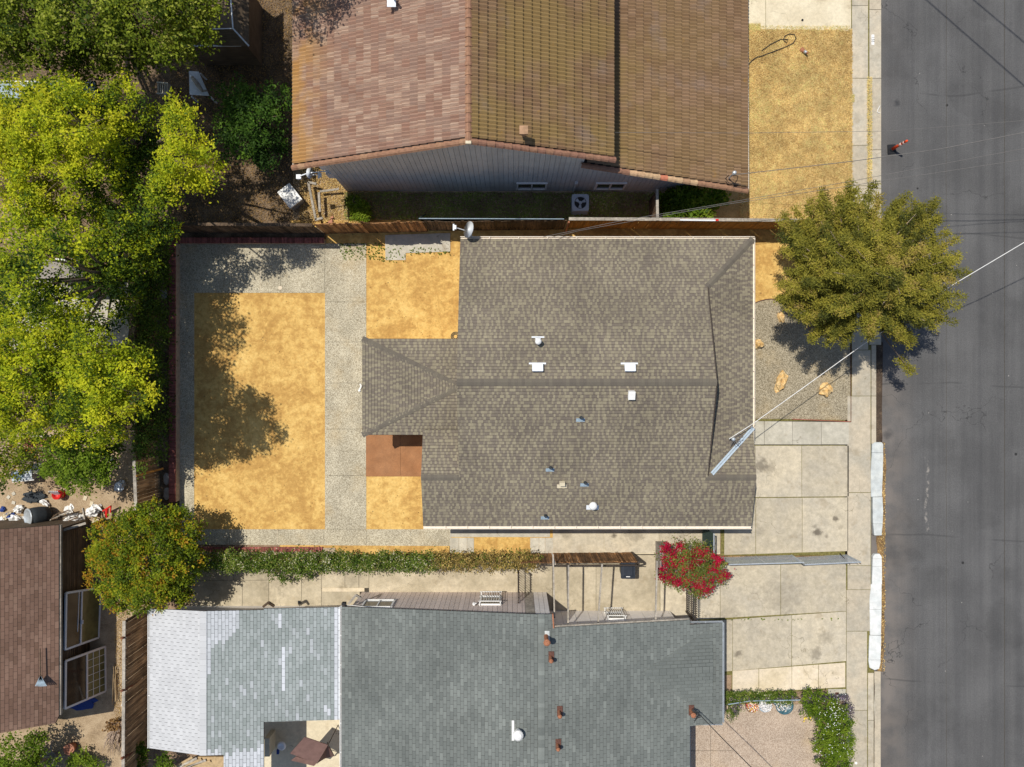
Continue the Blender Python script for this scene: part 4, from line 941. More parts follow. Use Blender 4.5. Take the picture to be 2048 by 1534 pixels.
def tiles(x_eave, z_eave, x_top, z_top, ya, yb, mat, single, seed, tone, yfun=None):
    rnd = random.Random(seed); sgn = 1 if x_top > x_eave else -1
    v = Vector((x_top-x_eave, 0, z_top-z_eave)); L = v.length; v /= L; u = Vector((0, -sgn, 0)); n_ = u.cross(v)
    if n_.z < 0: u = -u; n_ = u.cross(v)
    cols = round(L/.333); e_ = L/cols; w_ = .29; M3 = Matrix((u, v, n_)).transposed().to_4x4(); items = []
    for j in range(cols):
        y = ya+ (0 if yfun is None else 0)
        base = Vector((x_eave, 0, z_eave))+v*(j*e_)
        yy = (ya if yfun is None else yfun(base.x+v.x*e_/2)+.05)
        k = 0
        while yy+k*w_ < yb:
            items.append((base+Vector((0, yy+(k+.5)*w_, 0)), min(9, int(tone(rnd)*10)))); k += 1
    vis = sorted([it for it in items if it[0].y < 15 and abs(it[0].x) < 14], key=lambda it: it[0].y*.6+abs(it[0].x-RXr)*.4)[:single]
    ids = set(map(id, vis)); m = MB()
    for it in items:
        me = tile_mesh(mat, it[1], w_, e_, e_+.03); M = M3.copy(); M.translation = it[0]
        if id(it) in ids:
            ob = bpy.data.objects.new('tile', me); COL.objects.link(ob); ob.parent = tr; M.translation = it[0]-ORG[tr]; ob.matrix_local = M
        else: m.add([M @ q.co for q in me.vertices], [tuple(p.vertices) for p in me.polygons], it[1]/10+.05)
    m.build('tile', mat, tr, 'stuff')
def tw(r):
    x = r.random(); return r.uniform(.75, .99) if x < .38 else r.uniform(.25, .5) if x < .72 else r.uniform(0, .25) if x < .85 else r.uniform(.5, .7)
tiles(wE[0], wE[1]+.02, RXr, RZr+.02, y0r+.15, y1r, 'tile_w', 130, 41, tw)
tiles(eE[0], eE[1]+.02, RXr, RZr+.02, y0r+.15, y1r, 'tile_e', 90, 42, lambda r: r.uniform(.2, .8))
tiles(B0.x, B0.z+.02, A0.x+.2, zl(A0.x+.2)+.02, 8, y1r, 'tile_e', 80, 43, lambda r: r.uniform(.3, .99), lambda x: yl(x)+.1)
# ridge and rake tiles, each a piece
def captiles(a, b, root, step, wd, mat, tone, cross=None):
    a = Vector(a); b = Vector(b); d = (b-a); L = d.length; d /= L; k = max(1, round(L/step)); s_ = d.cross(Vector((0, 0, 1))).normalized(); n_ = s_.cross(d)
    for i in range(k):
        p = a+d*L*i/k; m = MB(); q = p+d*(L/k+.04); tt = tone(i); vs = []
        for (c, w2, h) in ((p, wd, .085), (q, wd*.84, .055)):
            for an in (-1, -.55, 0, .55, 1): vs.append(c+s_*an*w2/2+n_*(h-(abs(an)**2)*.09))
        m.add(vs, [(j, j+1, j+6, j+5) for j in range(4)]+[(4, 3, 2, 1, 0)], tt); m.build('cap_tile', mat, root)
captiles((RXr, y0r-.02, RZr+.03), (RXr, 16.5, RZr+.03), tr, .33, .27, 'tile_edge', lambda i: .35+random.uniform(-.1, .1))
captiles((wE[0]-.05, y0r, wE[1]+.05), (RXr, y0r, RZr+.05), tr, .33, .24, 'tile_edge', lambda i: .4+random.uniform(-.1, .1))
captiles((eE[0]+.08, y0r, eE[1]+.05), (RXr, y0r, RZr+.05), tr, .33, .24, 'tile_edge', lambda i: .2+random.uniform(-.15, .1))
captiles(B0+Vector((.02, 0, .05)), A0+Vector((-.02, 0, .05)), tr, .33, .24, 'tile_edge', lambda i: .45 if i < 7 else random.choice((.55, .62, .5, .98, .6, .95)) if i < 16 else .2)
m = MB(); m.box((RXr, y0r-.06, RZr+.06), (.2, .1, .1)); m.build('ridge_end_mortar', 'creamc', tr)
c = P(783, 3, 6.1); m = MB(); m.box(c, (.32, .4, .03)); m.tube([c+Vector((.1, .1, 0)), c+Vector((.15, -.02, .3))], .05, 8, .2); m.build('roof_vent', 'vent', tr)
c = P(1047, 268, 6.5); m = MB(); m.tube([c, c+Vector((0, 0, .35))], .1, 8); m.box(c+Vector((0, 0, .38)), (.3, .3, .1)); m.build('vent_hood', 'tile_edge', tr)
# walls with the body inset below the boards
yw = 8.66; XL = -7.45
m = MB()
m.prism([(XL, yw+.03, 0), (A0.x+.1, yw+.03, 0), (A0.x+.1, y1r, 0), (XL, y1r, 0)], -3.9)
pts = [(XL, 3.9), (XL, zw(XL)-.1), (RXr, RZr-.1), (A0.x+.05, ze(A0.x+.05)-.1), (A0.x+.05, 3.9)]
m.add([(x, yw+.03, z) for x, z in pts]+[(x, y1r, z) for x, z in pts], [tuple(range(5)), tuple(range(9, 4, -1))]+[(i, i+5, (i+1) % 5+5, (i+1) % 5) for i in range(5)], .5)
m.prism([(A0.x+.1, yw+.03, 0), (8.3, yw+.03, 0), (8.3, y1r, 0), (A0.x+.1, y1r, 0)], -2.6); m.build('wall', 'siding_grey', tn)
def ztop(x):
    if x < RXr: return zw(x)-.12
    if x < A0.x+.02: return ze(x)-.12
    return zl(x)-.12
x = XL; 
while x < 8.28:
    x2 = x+.203; mm = MB(); a, b = ztop(x+.01), ztop(x2-.01)
    if x < RXr < x2: b = a
    if x < A0.x < x2: a = b = min(a, b)
    if x >= A0.x: a += 0
    mm.add([(x+.007, yw, 0), (x2-.007, yw, 0), (x2-.007, yw, b), (x+.007, yw, a), (x+.007, yw+.025, 0), (x2-.007, yw+.025, 0), (x2-.007, yw+.025, b), (x+.007, yw+.025, a)],
           [(0, 1, 2, 3), (3, 2, 6, 7), (0, 3, 7, 4), (1, 5, 6, 2)], random.random()); mm.build('siding_board', 'siding_grey', tn); x = x2
def winS(root, y, px0, px1, z0, z1):
    zm = (z0+z1)/2; x0, x1 = [(p-1024)*(H-zm)/F for p in (px0, px1)]; c = (x0+x1)/2; m = MB(); wd, ht = x1-x0, z1-z0
    for (cx, cz, sx, sz) in ((c, z1, wd+.1, .07), (c, z0, wd+.1, .07), (x0, zm, .07, ht), (x1, zm, .07, ht), (c, zm, .05, ht)): m.box((cx, y-.03, cz), (sx, .07, sz))
    f_ = m.build('window', 'siding_white', root); m = MB(); m.box((c, y-.008, zm), (wd-.06, .01, ht-.06)); m.build('pane', 'glass', f_)
winS(tn, yw, 1035, 1092, .45, 1.35); winS(tn, yw, 1192, 1249, .45, 1.35)
m = MB(); m.tube([(3.3-.55, yw-.05, .0), (3.3-.55, yw-.05, 1.5)], .035, 8); m.box((3.3-.55, yw-.07, 1.55), (.14, .12, .14)); m.build('conduit', 'siding_grey', tn)
gutter((B0.x+.0, B0.y, B0.z-.02), (B0.x-.05, y1r, B0.z-.02), tn, 'cream_gutter', .08, 3, (1, 0))
gutter((wE[0], y0r, wE[1]-.02), (wE[0], y1r, wE[1]-.02), tn, 'cream_gutter', .05, 3, (-1, 0))
# white box bay hung on the west wall
m = MB(); m.box((XL-.2, 9.05, 3.0), (.4, .5, .7)); m.box((XL-.18, 9.0, 1.9), (.36, .45, .6)); m.build('meter_cabinet', 'siding_white', tn)
t = thing('satellite_dish', P(614, 345, 2.6), 'white satellite dish and arm tucked under the corner eave of the tile-roof house', 'satellite dish')
def dish(t, c, tilt, r, sc=1):
    M = Matrix.Rotation(tilt[1], 4, 'Z') @ Matrix.Rotation(tilt[0], 4, 'X'); m = MB()
    prof = [(0.001, 0), (r*.4, .012*sc), (r*.75, .04*sc), (r, .08*sc)]; m.lathe(c, prof, 24, M=M); m.lathe(c, [(a, b-.012) for a, b in prof][::-1], 24, M=M); d = m.build('reflector', 'vent', t, smooth=True)
    n = (M @ Vector((0, 0, 1))).normalized(); side = (M @ Vector((0, -1, 0))).normalized(); f_ = Vector(c)+n*.55*sc+side*r*.85
    m = MB(); m.bar(Vector(c)+side*r*.9, f_, .03, .03); m.build('feed_arm', 'vent', t)
    m = MB(); m.box(f_, (.12, .16, .1)); m.box(f_+Vector((-.05, 0, 0)), (.06, .26, .07)); m.build('feed_horn', 'vent', t); return n
dish(t, P(617, 346, 2.6), (R(70), R(80)), .22, .8)
m = MB(); m.bar(P(617, 346, 2.6), P(600, 352, 2.5), .04, .04); m.box(P(598, 354, 2.4), (.2, .18, .14)); m.bar(P(617, 346, 2.55), (XL, 8.8, 2.6), .04, .04); m.build('bracket', 'vent', t)
t = thing('satellite_dish', P(938, 460, 3.0), 'grey-white satellite dish on an arm at the upper left corner of the main roof', 'satellite dish')
c = P(940, 460, 3.1); M = Matrix.Rotation(R(-90), 4, 'Z')
dish(t, c, (R(52), R(-98)), .34)
m = MB(); m.tube([c-Vector((.0, 0, .02)), c+Vector((.05, -.15, -.45))], .025, 8); m.build('mast', 'galv', t)
# ---------------------------------------------------------------- fences
def fence(name, label, pts, z0, z1, mat, face, bw=.14, rails=True, wob=.02, cap=None, posts=None, tilt=0, step=1, group=None, gap=.006):
    """pts: ground polyline in metres; every board is a piece"""
    t = thing(name, pts[0], label, 'fence', group)
    for a, b in zip(pts[:-1], pts[1:]):
        a = Vector(a); b = Vector(b); L = (b-a).length; d = (b-a)/L; s = Vector((-d.y, d.x, 0)); k = int(L/bw)
        for i in range(k):
            c = a+d*(i+.5)*L/k; hz = z1+random.uniform(-wob, wob); th = random.uniform(-.01, .01); m = MB()
            q0 = c-d*(bw/2-gap)+s*th; q1 = c+d*(bw/2-gap)+s*th; le = s*random.uniform(-wob, wob); w_ = s*.02
            m.add([q0+Vector((0, 0, z0)), q1+Vector((0, 0, z0)), q1+Vector((0, 0, hz))+le, q0+Vector((0, 0, hz))+le, q0+w_+Vector((0, 0, z0)), q1+w_+Vector((0, 0, z0)), q1+w_+le+Vector((0, 0, hz)), q0+w_+le+Vector((0, 0, hz))],
                  [(3, 2, 1, 0), (4, 5, 6, 7), (2, 3, 7, 6), (0, 4, 7, 3), (1, 2, 6, 5)], random.random())
            m.build('board', mat, t)
        if rails:
            for hz in (z0+.35, z1-.3): m = MB(); o_ = s*(-.05*face); m.bar(a+o_+Vector((0, 0, hz)), b+o_+Vector((0, 0, hz)), .045, .09); m.build('rail', mat if cap is None else cap, t)
        if cap: m = MB(); m.bar(a+Vector((0, 0, z1+.03)), b+Vector((0, 0, z1+.03)), .13, .035); m.build('cap_rail', cap, t)
    return t
def gx(px, py): return G(px, py)
# back fence along the tile-roof house (three stretches)
fence('wooden_fence', 'tall orange-brown stained board fence running to the juniper tree beside the house', [gx(1131, 457), gx(1330, 458), gx(1590, 460)], 0, 1.85, 'fence_orange', -1, .125, cap='greywood', rails=False, wob=.004)
fence('wooden_fence', 'dark brown board fence with green netting behind it, behind the main roof top left corner', [gx(852, 462), gx(1128, 459)], 0, 1.8, 'fence_dark', -1, .14)
fence('wooden_fence', 'leaning weathered brown board fence above the bare sand and concrete pad', [gx(652, 468), gx(855, 464)], 0, 2.0, 'fence_brown', -1, .13, wob=.05, gap=-.012)
fence('wooden_fence', 'dark shaded fence with a plank cap behind the brick planter in the tree shade', [gx(372, 468), gx(650, 470)], 0, 2.0, 'fence_dark', -1, .15, cap='fence_dark', wob=.02)
t = thing('fence_post', gx(1131, 460), 'rusty post standing between the netting fence and the orange-brown fence', 'post'); m = MB(); m.box(gx(1131, 463)+Vector((0, 0, .95)), (.07, .07, 1.9)); m.build('post', 'rust', t)
# west fence
zf0, zf1 = .4, 2.45
fence('wooden_fence', 'board fence with grey cap plank between ivy and brick planter on the left side', [(-(1024-318)*(H-.4)/F, -3.2, 0), (-(1024-322)*(H-.4)/F, -5.6, 0)], .3, 2.45, 'fence_mid', 1, .15, cap='greywood', wob=.015)
fence('wooden_fence', 'board fence under the ivy beside the brick planter', [(-(1024-316)*(H-.4)/F, 6.4, 0), (-(1024-318)*(H-.4)/F, -3.2, 0)], .3, 2.4, 'fence_dark', 1, .15)
fence('wooden_fence', 'dark slatted board fence with grey cap plank left of the white shingle roof', [(-16.35, -10.0, 0), (-16.4, -17.6, 0)], 0, 2.0, 'fence_mid', 1, .15, cap='greywood', wob=.02)
t = thing('fence_brace', P(282, 945, 2.4), 'orange-brown brace board lying across the left fence top below the ivy', 'brace'); m = MB(); m.bar(P(272, 952, 2.5), P(326, 937, 1.2), .08, .05); m.build('board', 'fence_orange', t)
for i, y in enumerate((1263, 1368, 1503)):
    t = thing('fence_brace', P(262, y, 1.9), ['topmost red-brown post leaning over the slatted fence, below the round tree', 'middle red-brown post leaning over the slatted fence, by the bamboo sticks', 'lowest red-brown post leaning over the slatted fence near the bottom edge'][i], 'brace', 'red-brown posts along the slatted fence')
    m = MB(); m.bar(P(243, y+14, 2.25), P(287, y-10, .2), .07, .09, .5); m.build('post', 'redwood', t)
# south fence with ivy, then bare boards and lattice
fs = fence('wooden_fence', 'dark streaked wooden board fence beside the bin, next to the red flowering bush', [gx(1040, 1107), gx(1262, 1105)], 0, 1.72, 'fence_brown', 1, .1, wob=.02)
m = MB(); a = gx(1262, 1105)+Vector((0, 0, .0)); m.box(a+Vector((.03, 0, .9)), (.09, .1, 1.8)); m.bar(a+Vector((.05, -.05, 1.75)), a+Vector((.28, -.55, .1)), .05, .05); m.build('end_post', 'darkmetal', fs)
m = MB()
for i in range(66):
    x = gx(1075, 0).x+i*.062
    if x > gx(1262, 0).x: break
    m.bar((x, gx(0, 1109).y, 1.72), (x+.15, gx(0, 1109).y, 1.95), .012, .012); m.bar((x+.15, gx(0, 1109).y-.02, 1.72), (x, gx(0, 1109).y-.02, 1.95), .012, .012)
m.bar(gx(1075, 1109)+Vector((0, 0, 1.96)), gx(1262, 1109)+Vector((0, 0, 1.96)), .03, .03); m.build('lattice_topping', 'darkmetal', fs)
fence('wooden_fence', 'board fence buried under the long leafy hedge at the bottom of the yard', [gx(420, 1110), gx(1038, 1108)], 0, 1.3, 'fence_dark', 1, .15, rails=False)
# green netting fence top
t = thing('netting_fence', gx(960, 458), 'green netting on a pale top rail behind the dark fence', 'fence')
a, b = P(838, 437, 1.9), P(1128, 438, 1.9); m = MB(); m.tube([a, b], .022, 6); m.build('top_rail', 'blueplate', t)
m = MB(); m.add([a, b, Vector((b.x, b.y+.1, .1)), Vector((a.x, a.y+.1, .1))], [(0, 1, 2, 3)]); m.build('netting', 'gmesh', t)
m = MB(); m.bar(a, a+Vector((.05, .6, -1.8)), .04, .04); m.build('post', 'gmesh', t)
# side gate between tile house and fence
t = thing('side_gate', gx(1313, 420), 'narrow grey wooden gate frame between the tile-roof house and the orange-brown fence', 'gate')
m = MB(); m.bar(P(1314, 378, 1.9), P(1315, 441, 1.9), .11, .06); m.build('top_rail', 'greywood', t)
for k in range(9):
    a = P(1314, 382+k*6.6, 1.9); m = MB(); m.box((a.x+.02, a.y, .95), (.03, .13, 1.85), tone=random.random()); m.build('board', 'fence_dark', t)
# chain link fences
def chainlink(name, label, a, b, h, posts, mat='galv', diag=True, cell=.09):
    a = Vector(a); b = Vector(b); L = (b-a).length; d = (b-a)/L; up = Vector((0, 0, 1)); t = thing(name, a, label, 'fence')
    m = MB(); m.tube([a+up*h, b+up*h], .03, 8); m.build('top_rail', mat, t)
    for k in range(posts): m = MB(); c = a+d*L*k/(posts-1); m.tube([c, c+up*h], .027, 8); m.build('post', mat, t)
    m = MB(); n = int(L/cell)
    k = -int(h/cell)
    while k*cell < L:
        x0 = k*cell
        for sg in (0, 1):
            p0, p1 = (x0, .05), (x0+h, h)
            lo = max(0, -x0); hi = min(h, L-x0)
            if hi > lo:
                A_ = a+d*(x0+lo)+up*(lo if sg == 0 else h-lo); B_ = a+d*(x0+hi)+up*(hi if sg == 0 else h-hi); m.bar(A_, B_, .006, .006)
        k += 1
    m.build('wire_mesh', mat, t, 'stuff'); return t
cf = chainlink('chain_link_fence', 'low galvanised chain link fence between the two driveways, starting at the red flowering bush', G(1440, 1114), G(1583, 1110), 1.35, 3)
cf = chainlink('chain_link_fence', 'galvanised chain link fence section nearest the sidewalk between the two driveways', G(1586, 1114), G(1692, 1109), 1.35, 2)
m = MB(); m.bar(P(1692, 1108, .05), P(1722, 1128, .9), .03, .03); m.bar(P(1700, 1129, 1.3), P(1680, 1107, .1), .025, .025); m.build('end_brace', 'darkmetal', cf)
m = MB(); m.box((G(1560, 1115).x, G(0, 1115).y, .01), (6, .18, .06)); m.build('weedy_strip', 'gutterdirt', None, 'structure')
# green screened gate across the side walk
t = thing('side_gate', G(1408, 1080), 'dark green screened metal gate between the main roof eave and the red flowering bush', 'gate')
xg = G(1404, 0).x
m = MB(); m.add([(xg, G(0, 1050).y, 0), (xg, G(0, 1114).y, 0), (xg, G(0, 1114).y, 1.75), (xg, G(0, 1050).y, 1.75)], [(0, 1, 2, 3)]); m.build('screen', 'gmesh', t)
m = MB()
for y in (1052, 1082, 1114): m.tube([(xg+.03, G(0, y).y, 0), (xg+.03, G(0, y).y, 1.8)], .022, 6)
m.tube([(xg+.03, G(0, 1050).y, 1.78), (xg+.03, G(0, 1114).y, 1.78)], .028, 6); m.tube([(xg+.03, G(0, 1052).y, .2), (xg+.03, G(0, 1082).y, 1.75)], .015, 6); m.build('frame', 'galv', t)
# wrought iron gates
def irongate(label, x, ya, yb, h, mat='darkmetal', n=12):
    t = thing('iron_gate', (x, ya, 0), label, 'gate'); m = MB()
    for z in (.12, h*.55, h-.12): m.bar((x, ya, z), (x, yb, z), .035, .035)
    m.box((x, ya, h/2), (.07, .07, h+.1)); m.box((x, yb, h/2), (.07, .07, h+.1)); m.build('frame', mat, t)
    for k in range(n):
        y = ya+(yb-ya)*(k+1)/(n+1); m = MB(); m.box((x, y, h/2), (.022, .022, h)); m.lathe((x, y, h), [(.02, 0), (.028, .04), (0, .1)], 6); m.build('picket', mat, t)
irongate('dark iron picket gate across the side passage by the leafy hedge end', G(1036, 0).x, G(0, 1128).y, G(0, 1186).y, 1.75, n=11)
irongate('dark iron picket gate below the red flowering bush at the corner of the grey-green roof', G(1372, 0).x, G(0, 1166).y, G(0, 1222).y, 1.8, n=12)
# pergola beams over the side passage
for i, (xa, xb, z, ya, yb) in enumerate(((1106, 1109, 2.2, 1108, 1236), (1137, 1136, 2.55, 1130, 1250), (1204, 1196, 2.5, 1128, 1246), (1314, 1311, 2.75, 1122, 1240))):
    t = thing('passage_beam', P(xa, (ya+yb)/2, z), ['leftmost pale pole spanning the side passage, at the fence brace', 'second pale pole over the side passage, just right of the leftmost one', 'third pale pole over the side passage, left of the black bin', 'rightmost pale pole over the side passage, at the left edge of the red bush'][i], 'pole', 'pale poles spanning the side passage')
    m = MB(); m.bar(P(xa, ya, z), P(xb, yb, z), .06, .07); m.build('pole', 'greywood', t)
t = thing('fence_brace', P(1108, 1110, 1.8), 'pale diagonal stick crossing the streaked fence top', 'brace'); m = MB(); m.bar(P(1104, 1106, 1.9), P(1111, 1130, 2.15), .05, .04); m.build('stick', 'greywood', t)
# service box and pipe on the green house wall
t = thing('gas_meter', P(1183, 1242, .9), 'small pale meter box on the wall under the grey-green eave', 'meter box'); m = MB(); m.box(P(1184, 1243, .9), (.42, .14, .2)); m.build('box', 'siding_white', t); m = MB(); m.tube([P(1172, 1244, .9), P(1158, 1248, .9), P(1152, 1250, .5)], .02, 6); m.build('pipe', 'galv', t)
t = thing('floodlight', P(1072, 1222, 2.4), 'small dark twin floodlight on the pink siding corner by the recess', 'lamp'); m = MB(); m.box(P(1072, 1222, 2.2), (.14, .1, .08)); m.lathe(P(1067, 1221, 2.2), [(.03, -.05), (.06, .05)], 8); m.lathe(P(1083, 1221, 2.2), [(.03, -.05), (.06, .05)], 8); m.build('lamp_head', 'black', t)
t = thing('floodlight', P(950, 1207, 2.2), 'small white lamp on the pink siding left of the barred window', 'lamp'); m = MB(); m.lathe(P(948, 1208, 2.0), [(.04, -.08), (.08, 0), (.05, .1), (0, .12)], 10); m.bar(P(948, 1208, 2.05), P(953, 1206, 2.05), .03, .03); m.build('lamp_head', 'white', t)
t = thing('timber_support', P(705, 1195, 2.3), 'brown timber bracket at the eave corner between the silver and the grey-green roof', 'bracket'); m = MB(); m.bar(P(697, 1208, 2.5), P(712, 1190, 2.3), .09, .09); m.bar(P(712, 1190, 2.3), P(722, 1196, 2.2), .08, .08); m.build('timber', 'greywood', t)
t = thing('timber_support', P(538, 1210, 2.4), 'dark timber knee poking out above the silver roof eave', 'bracket'); m = MB(); m.bar(P(527, 1213, 2.3), P(537, 1205, 2.5), .1, .08); m.bar(P(537, 1205, 2.5), P(548, 1212, 2.3), .1, .08); m.build('timber', 'fence_dark', t)
t = thing('utility_box', P(688, 1207, 2.4), 'small black utility box with wires at the eave beside the brown bracket', 'box'); m = MB(); m.box(P(688, 1207, 2.4), (.16, .1, .2)); m.box(P(692, 1213, 2.35), (.08, .12, .12)); m.build('box', 'black', t); m = MB(); m.tube([P(694, 1210, 2.4), P(715, 1212, 2.5), P(740, 1215, 2.7)], .012, 5); m.build('wire', 'wcable', t)
one('drain_grate', lambda m: (m.box((0, 0, .03), (.13, .13, .012)), [m.box((x, 0, .04), (.012, .12, .008)) for x in (-.04, 0, .04)]), 'black', G(599, 1204), 'small dark square drain grate in the side passage paving', 'drain')
t = thing('meter_lid', G(1674, 1386, .04), 'small rectangular meter lid in the concrete pad by the flowering bushes', 'meter lid'); m = MB(); m.box(G(1674, 1386, .048), (.3, .24, .014)); m.build('frame', 'concrete_grey', t); m = MB(); m.box(G(1673, 1386, .056), (.16, .11, .012)); m.build('lid', 'rustdark', t)
# trash bins
def bin_(label, c, rz, lab2=None, col='bin'):
    t = thing('wheelie_bin', c, label, 'bin', None, rz)
    def B_(m, s, z, w_, d_): return [Vector((sx*w_, sy*d_, z)) for sx, sy in ((-s, -1), (s, -1), (s, 1), (-s, 1))]
    ORG[t] = Vector((0, 0, 0)); m = MB(); lo = [(-.22, -.24, .06), (.22, -.24, .06), (.22, .24, .06), (-.22, .24, .06)]; hi = [(-.28, -.32, 1.0), (.28, -.32, 1.0), (.28, .32, 1.0), (-.28, .32, 1.0)]
    m.add(lo+hi, [(3, 2, 1, 0), (4, 5, 6, 7), (0, 1, 5, 4), (1, 2, 6, 5), (2, 3, 7, 6), (3, 0, 4, 7)]); m.build('body', col, t)
    m = MB(); q = []
    for sx, sy in ((-1, -1), (1, -1), (1, 1), (-1, 1)):
        for an in (0, 45, 90):
            b = R({(-1, -1): 180, (1, -1): 270, (1, 1): 0, (-1, 1): 90}[(sx, sy)]+an); q.append(Vector((sx*.26+.05*math.cos(b), sy*.31+.05*math.sin(b), 1.06)))
    m.prism(q, .06); m.add([(-.24, -.28, 1.061), (.24, -.28, 1.061), (.24, .28, 1.061), (-.24, .28, 1.061), (-.18, -.2, 1.085), (.18, -.2, 1.085), (.18, .22, 1.085), (-.18, .22, 1.085)], [(4, 5, 6, 7), (0, 1, 5, 4), (1, 2, 6, 5), (2, 3, 7, 6), (3, 0, 4, 7)]); m.build('lid', col, t)
    m = MB(); m.box((0, -.26, 1.085), (.17, .03, .01)); m.build('lid_marking', 'white', t)
    m = MB(); m.tube([(-.24, .37, 1.0), (.24, .37, 1.0)], .018, 6); m.build('handle', col, t)
    for sx in (-.25, .25): m = MB(); m.lathe((sx, .26, .12), [(.12, -.03), (.12, .03)], 14, M=Matrix.Rotation(R(90), 4, 'Y')); m.build('wheel', 'black', t)
    return t
p = P(1256, 1141, 1.05); bin_('black wheeled bin standing at the end of the streaked wooden fence', (p.x, p.y, 0), 0)
# AC unit
t = thing('air_conditioner', G(1165, 425), 'grey outdoor air conditioner with a round fan by the tile-roof house wall', 'air conditioner')
c = P(1161, 405, .8); c.z = 0
m = MB(); m.box(c+Vector((0, 0, .38)), (.72, .74, .72))
for k in range(9): m.box(c+Vector((0, -.375, .1+k*.07)), (.62, .01, .018)); m.box(c+Vector((.365, 0, .1+k*.07)), (.01, .62, .018))
m.build('cabinet', 'ac', t)
m = MB(); n = 28; ring = []; sq = []
for k in range(n):
    a = 2*math.pi*k/n; ring.append(Vector((math.cos(a)*.27, math.sin(a)*.27, .80))+c); s_ = .37/max(abs(math.cos(a)), abs(math.sin(a))); sq.append(Vector((math.cos(a)*s_, math.sin(a)*s_, .80))+c)
m.add(ring+sq+[v-Vector((0, 0, .06)) for v in sq]+[v-Vector((0, 0, .05)) for v in ring], [(k, k+n, (k+1) % n+n, (k+1) % n) for k in range(n)]+[(k+n, k+2*n, (k+1) % n+2*n, (k+1) % n+n) for k in range(n)]+[(k, (k+1) % n, (k+1) % n+3*n, k+3*n) for k in range(n)]); m.build('top_panel', 'ac', t)
m = MB(); m.lathe(c+Vector((0, 0, .742)), [(.26, 0), (.0, .002)], 24); m.build('fan_well', 'black', t)
for k in range(3):
    a = 2*math.pi*k/3+.5; m = MB(); q = []
    for (r, da, z) in ((.05, -.5, .77), (.24, -.42, .785), (.25, .25, .75), (.05, .5, .75)): q.append(c+Vector((math.cos(a+da)*r, math.sin(a+da)*r, z)))
    m.prism(q, .008); m.build('fan_blade', 'ac', t)
m = MB(); m.lathe(c+Vector((0, 0, .76)), [(.07, 0), (.07, .04), (0, .05)], 12); m.build('fan_hub', 'ac', t)
# cone delineator on the road
t = thing('traffic_cone', G(1786, 297, -.13), 'slim orange delineator cone on a black base standing on the road', 'traffic cone', None, R(5))
ORG[t] = Vector((0, 0, 0)); m = MB(); m.prism([(-.2, -.21, .05), (.2, -.21, .05), (.18, .21, .05), (-.18, .21, .05)], .05); m.lathe((0, 0, .05), [(.13, 0), (.1, .05)], 12); m.build('base', 'black', t)
m = MB(); m.lathe((0, 0, .06), [(.075, 0), (.06, .5), (.05, 1.0), (.055, 1.0), (.055, 1.04), (.03, 1.1), (0, 1.1)], 14); m.build('cone', 'orange', t, smooth=True)
m = MB(); m.lathe((0, 0, .6), [(.063, 0), (.059, .16)], 14); m.lathe((0, 0, .86), [(.057, 0), (.055, .1)], 14); m.build('reflective_sleeve', 'reflect', t, smooth=True)
t.rotation_euler = (0, R(4), R(5))
t = thing('traffic_cone', G(1603, 100), 'small faded orange and grey cone tipped in the dry lawn', 'traffic cone', None, R(-55))
ORG[t] = Vector((0, 0, 0)); m = MB(); m.lathe((0, 0, 0), [(.13, 0), (.1, .06), (.05, .3), (.03, .42), (0, .43)], 12, M=Matrix.Rotation(R(52), 4, 'Y')); o = m.build('cone', 'rust', t, smooth=True); m = MB(); m.lathe((0, 0, 0), [(.075, .2), (.048, .34)], 12, M=Matrix.Rotation(R(52), 4, 'Y')); m.build('sleeve', 'galv', t, smooth=True)
# black hose loop on the lawn
t = thing('garden_hose', G(1580, 78), 'thin black hose with a loop lying on the dry lawn near the gutter', 'hose'); m = MB()
pts = [(1494, 133), (1503, 122), (1512, 116), (1520, 114), (1545, 105), (1568, 96), (1585, 88), (1591, 78), (1588, 71), (1578, 69), (1568, 74), (1566, 82), (1572, 87), (1575, 80), (1560, 80), (1540, 90), (1522, 103)]
m.tube([G(x, y, .07) for x, y in pts], .018, 6); m.build('hose', 'cable', t)
one('tree_stump_marker', lambda m: m.lathe((0, 0, 0), [(.05, 0), (.05, .03), (0, .035)], 8), 'black', G(1604, 41, .03), 'tiny black plug in the cream driveway above the dry lawn', 'plug')
# gravel bed rocks
for i, (x, y, rx, ry, rz_, a, lab) in enumerate(((1515, 689, .24, .2, .15, .2, 'ochre rock half hidden under the roof edge in the gravel bed'), (1559, 764, .24, .5, .17, -.28, 'long ochre rock in the middle of the gravel bed'), (1649, 779, .27, .3, .15, -.35, 'squat ochre rock near the lower right corner of the gravel bed'), (1560, 634, .14, .25, .13, .3, 'ochre rock at the left edge of the juniper shadow in the gravel bed'))):
    one('landscape_rock', lambda m: m.lump((0, 0, 0), (rx, ry, rz_*1.7), i*3+1, .3, 11, 7, freq=1.7), 'rock', G(x, y, .08), lab, 'rock', 'ochre rocks in the gravel bed').rotation_euler = (0, 0, a)
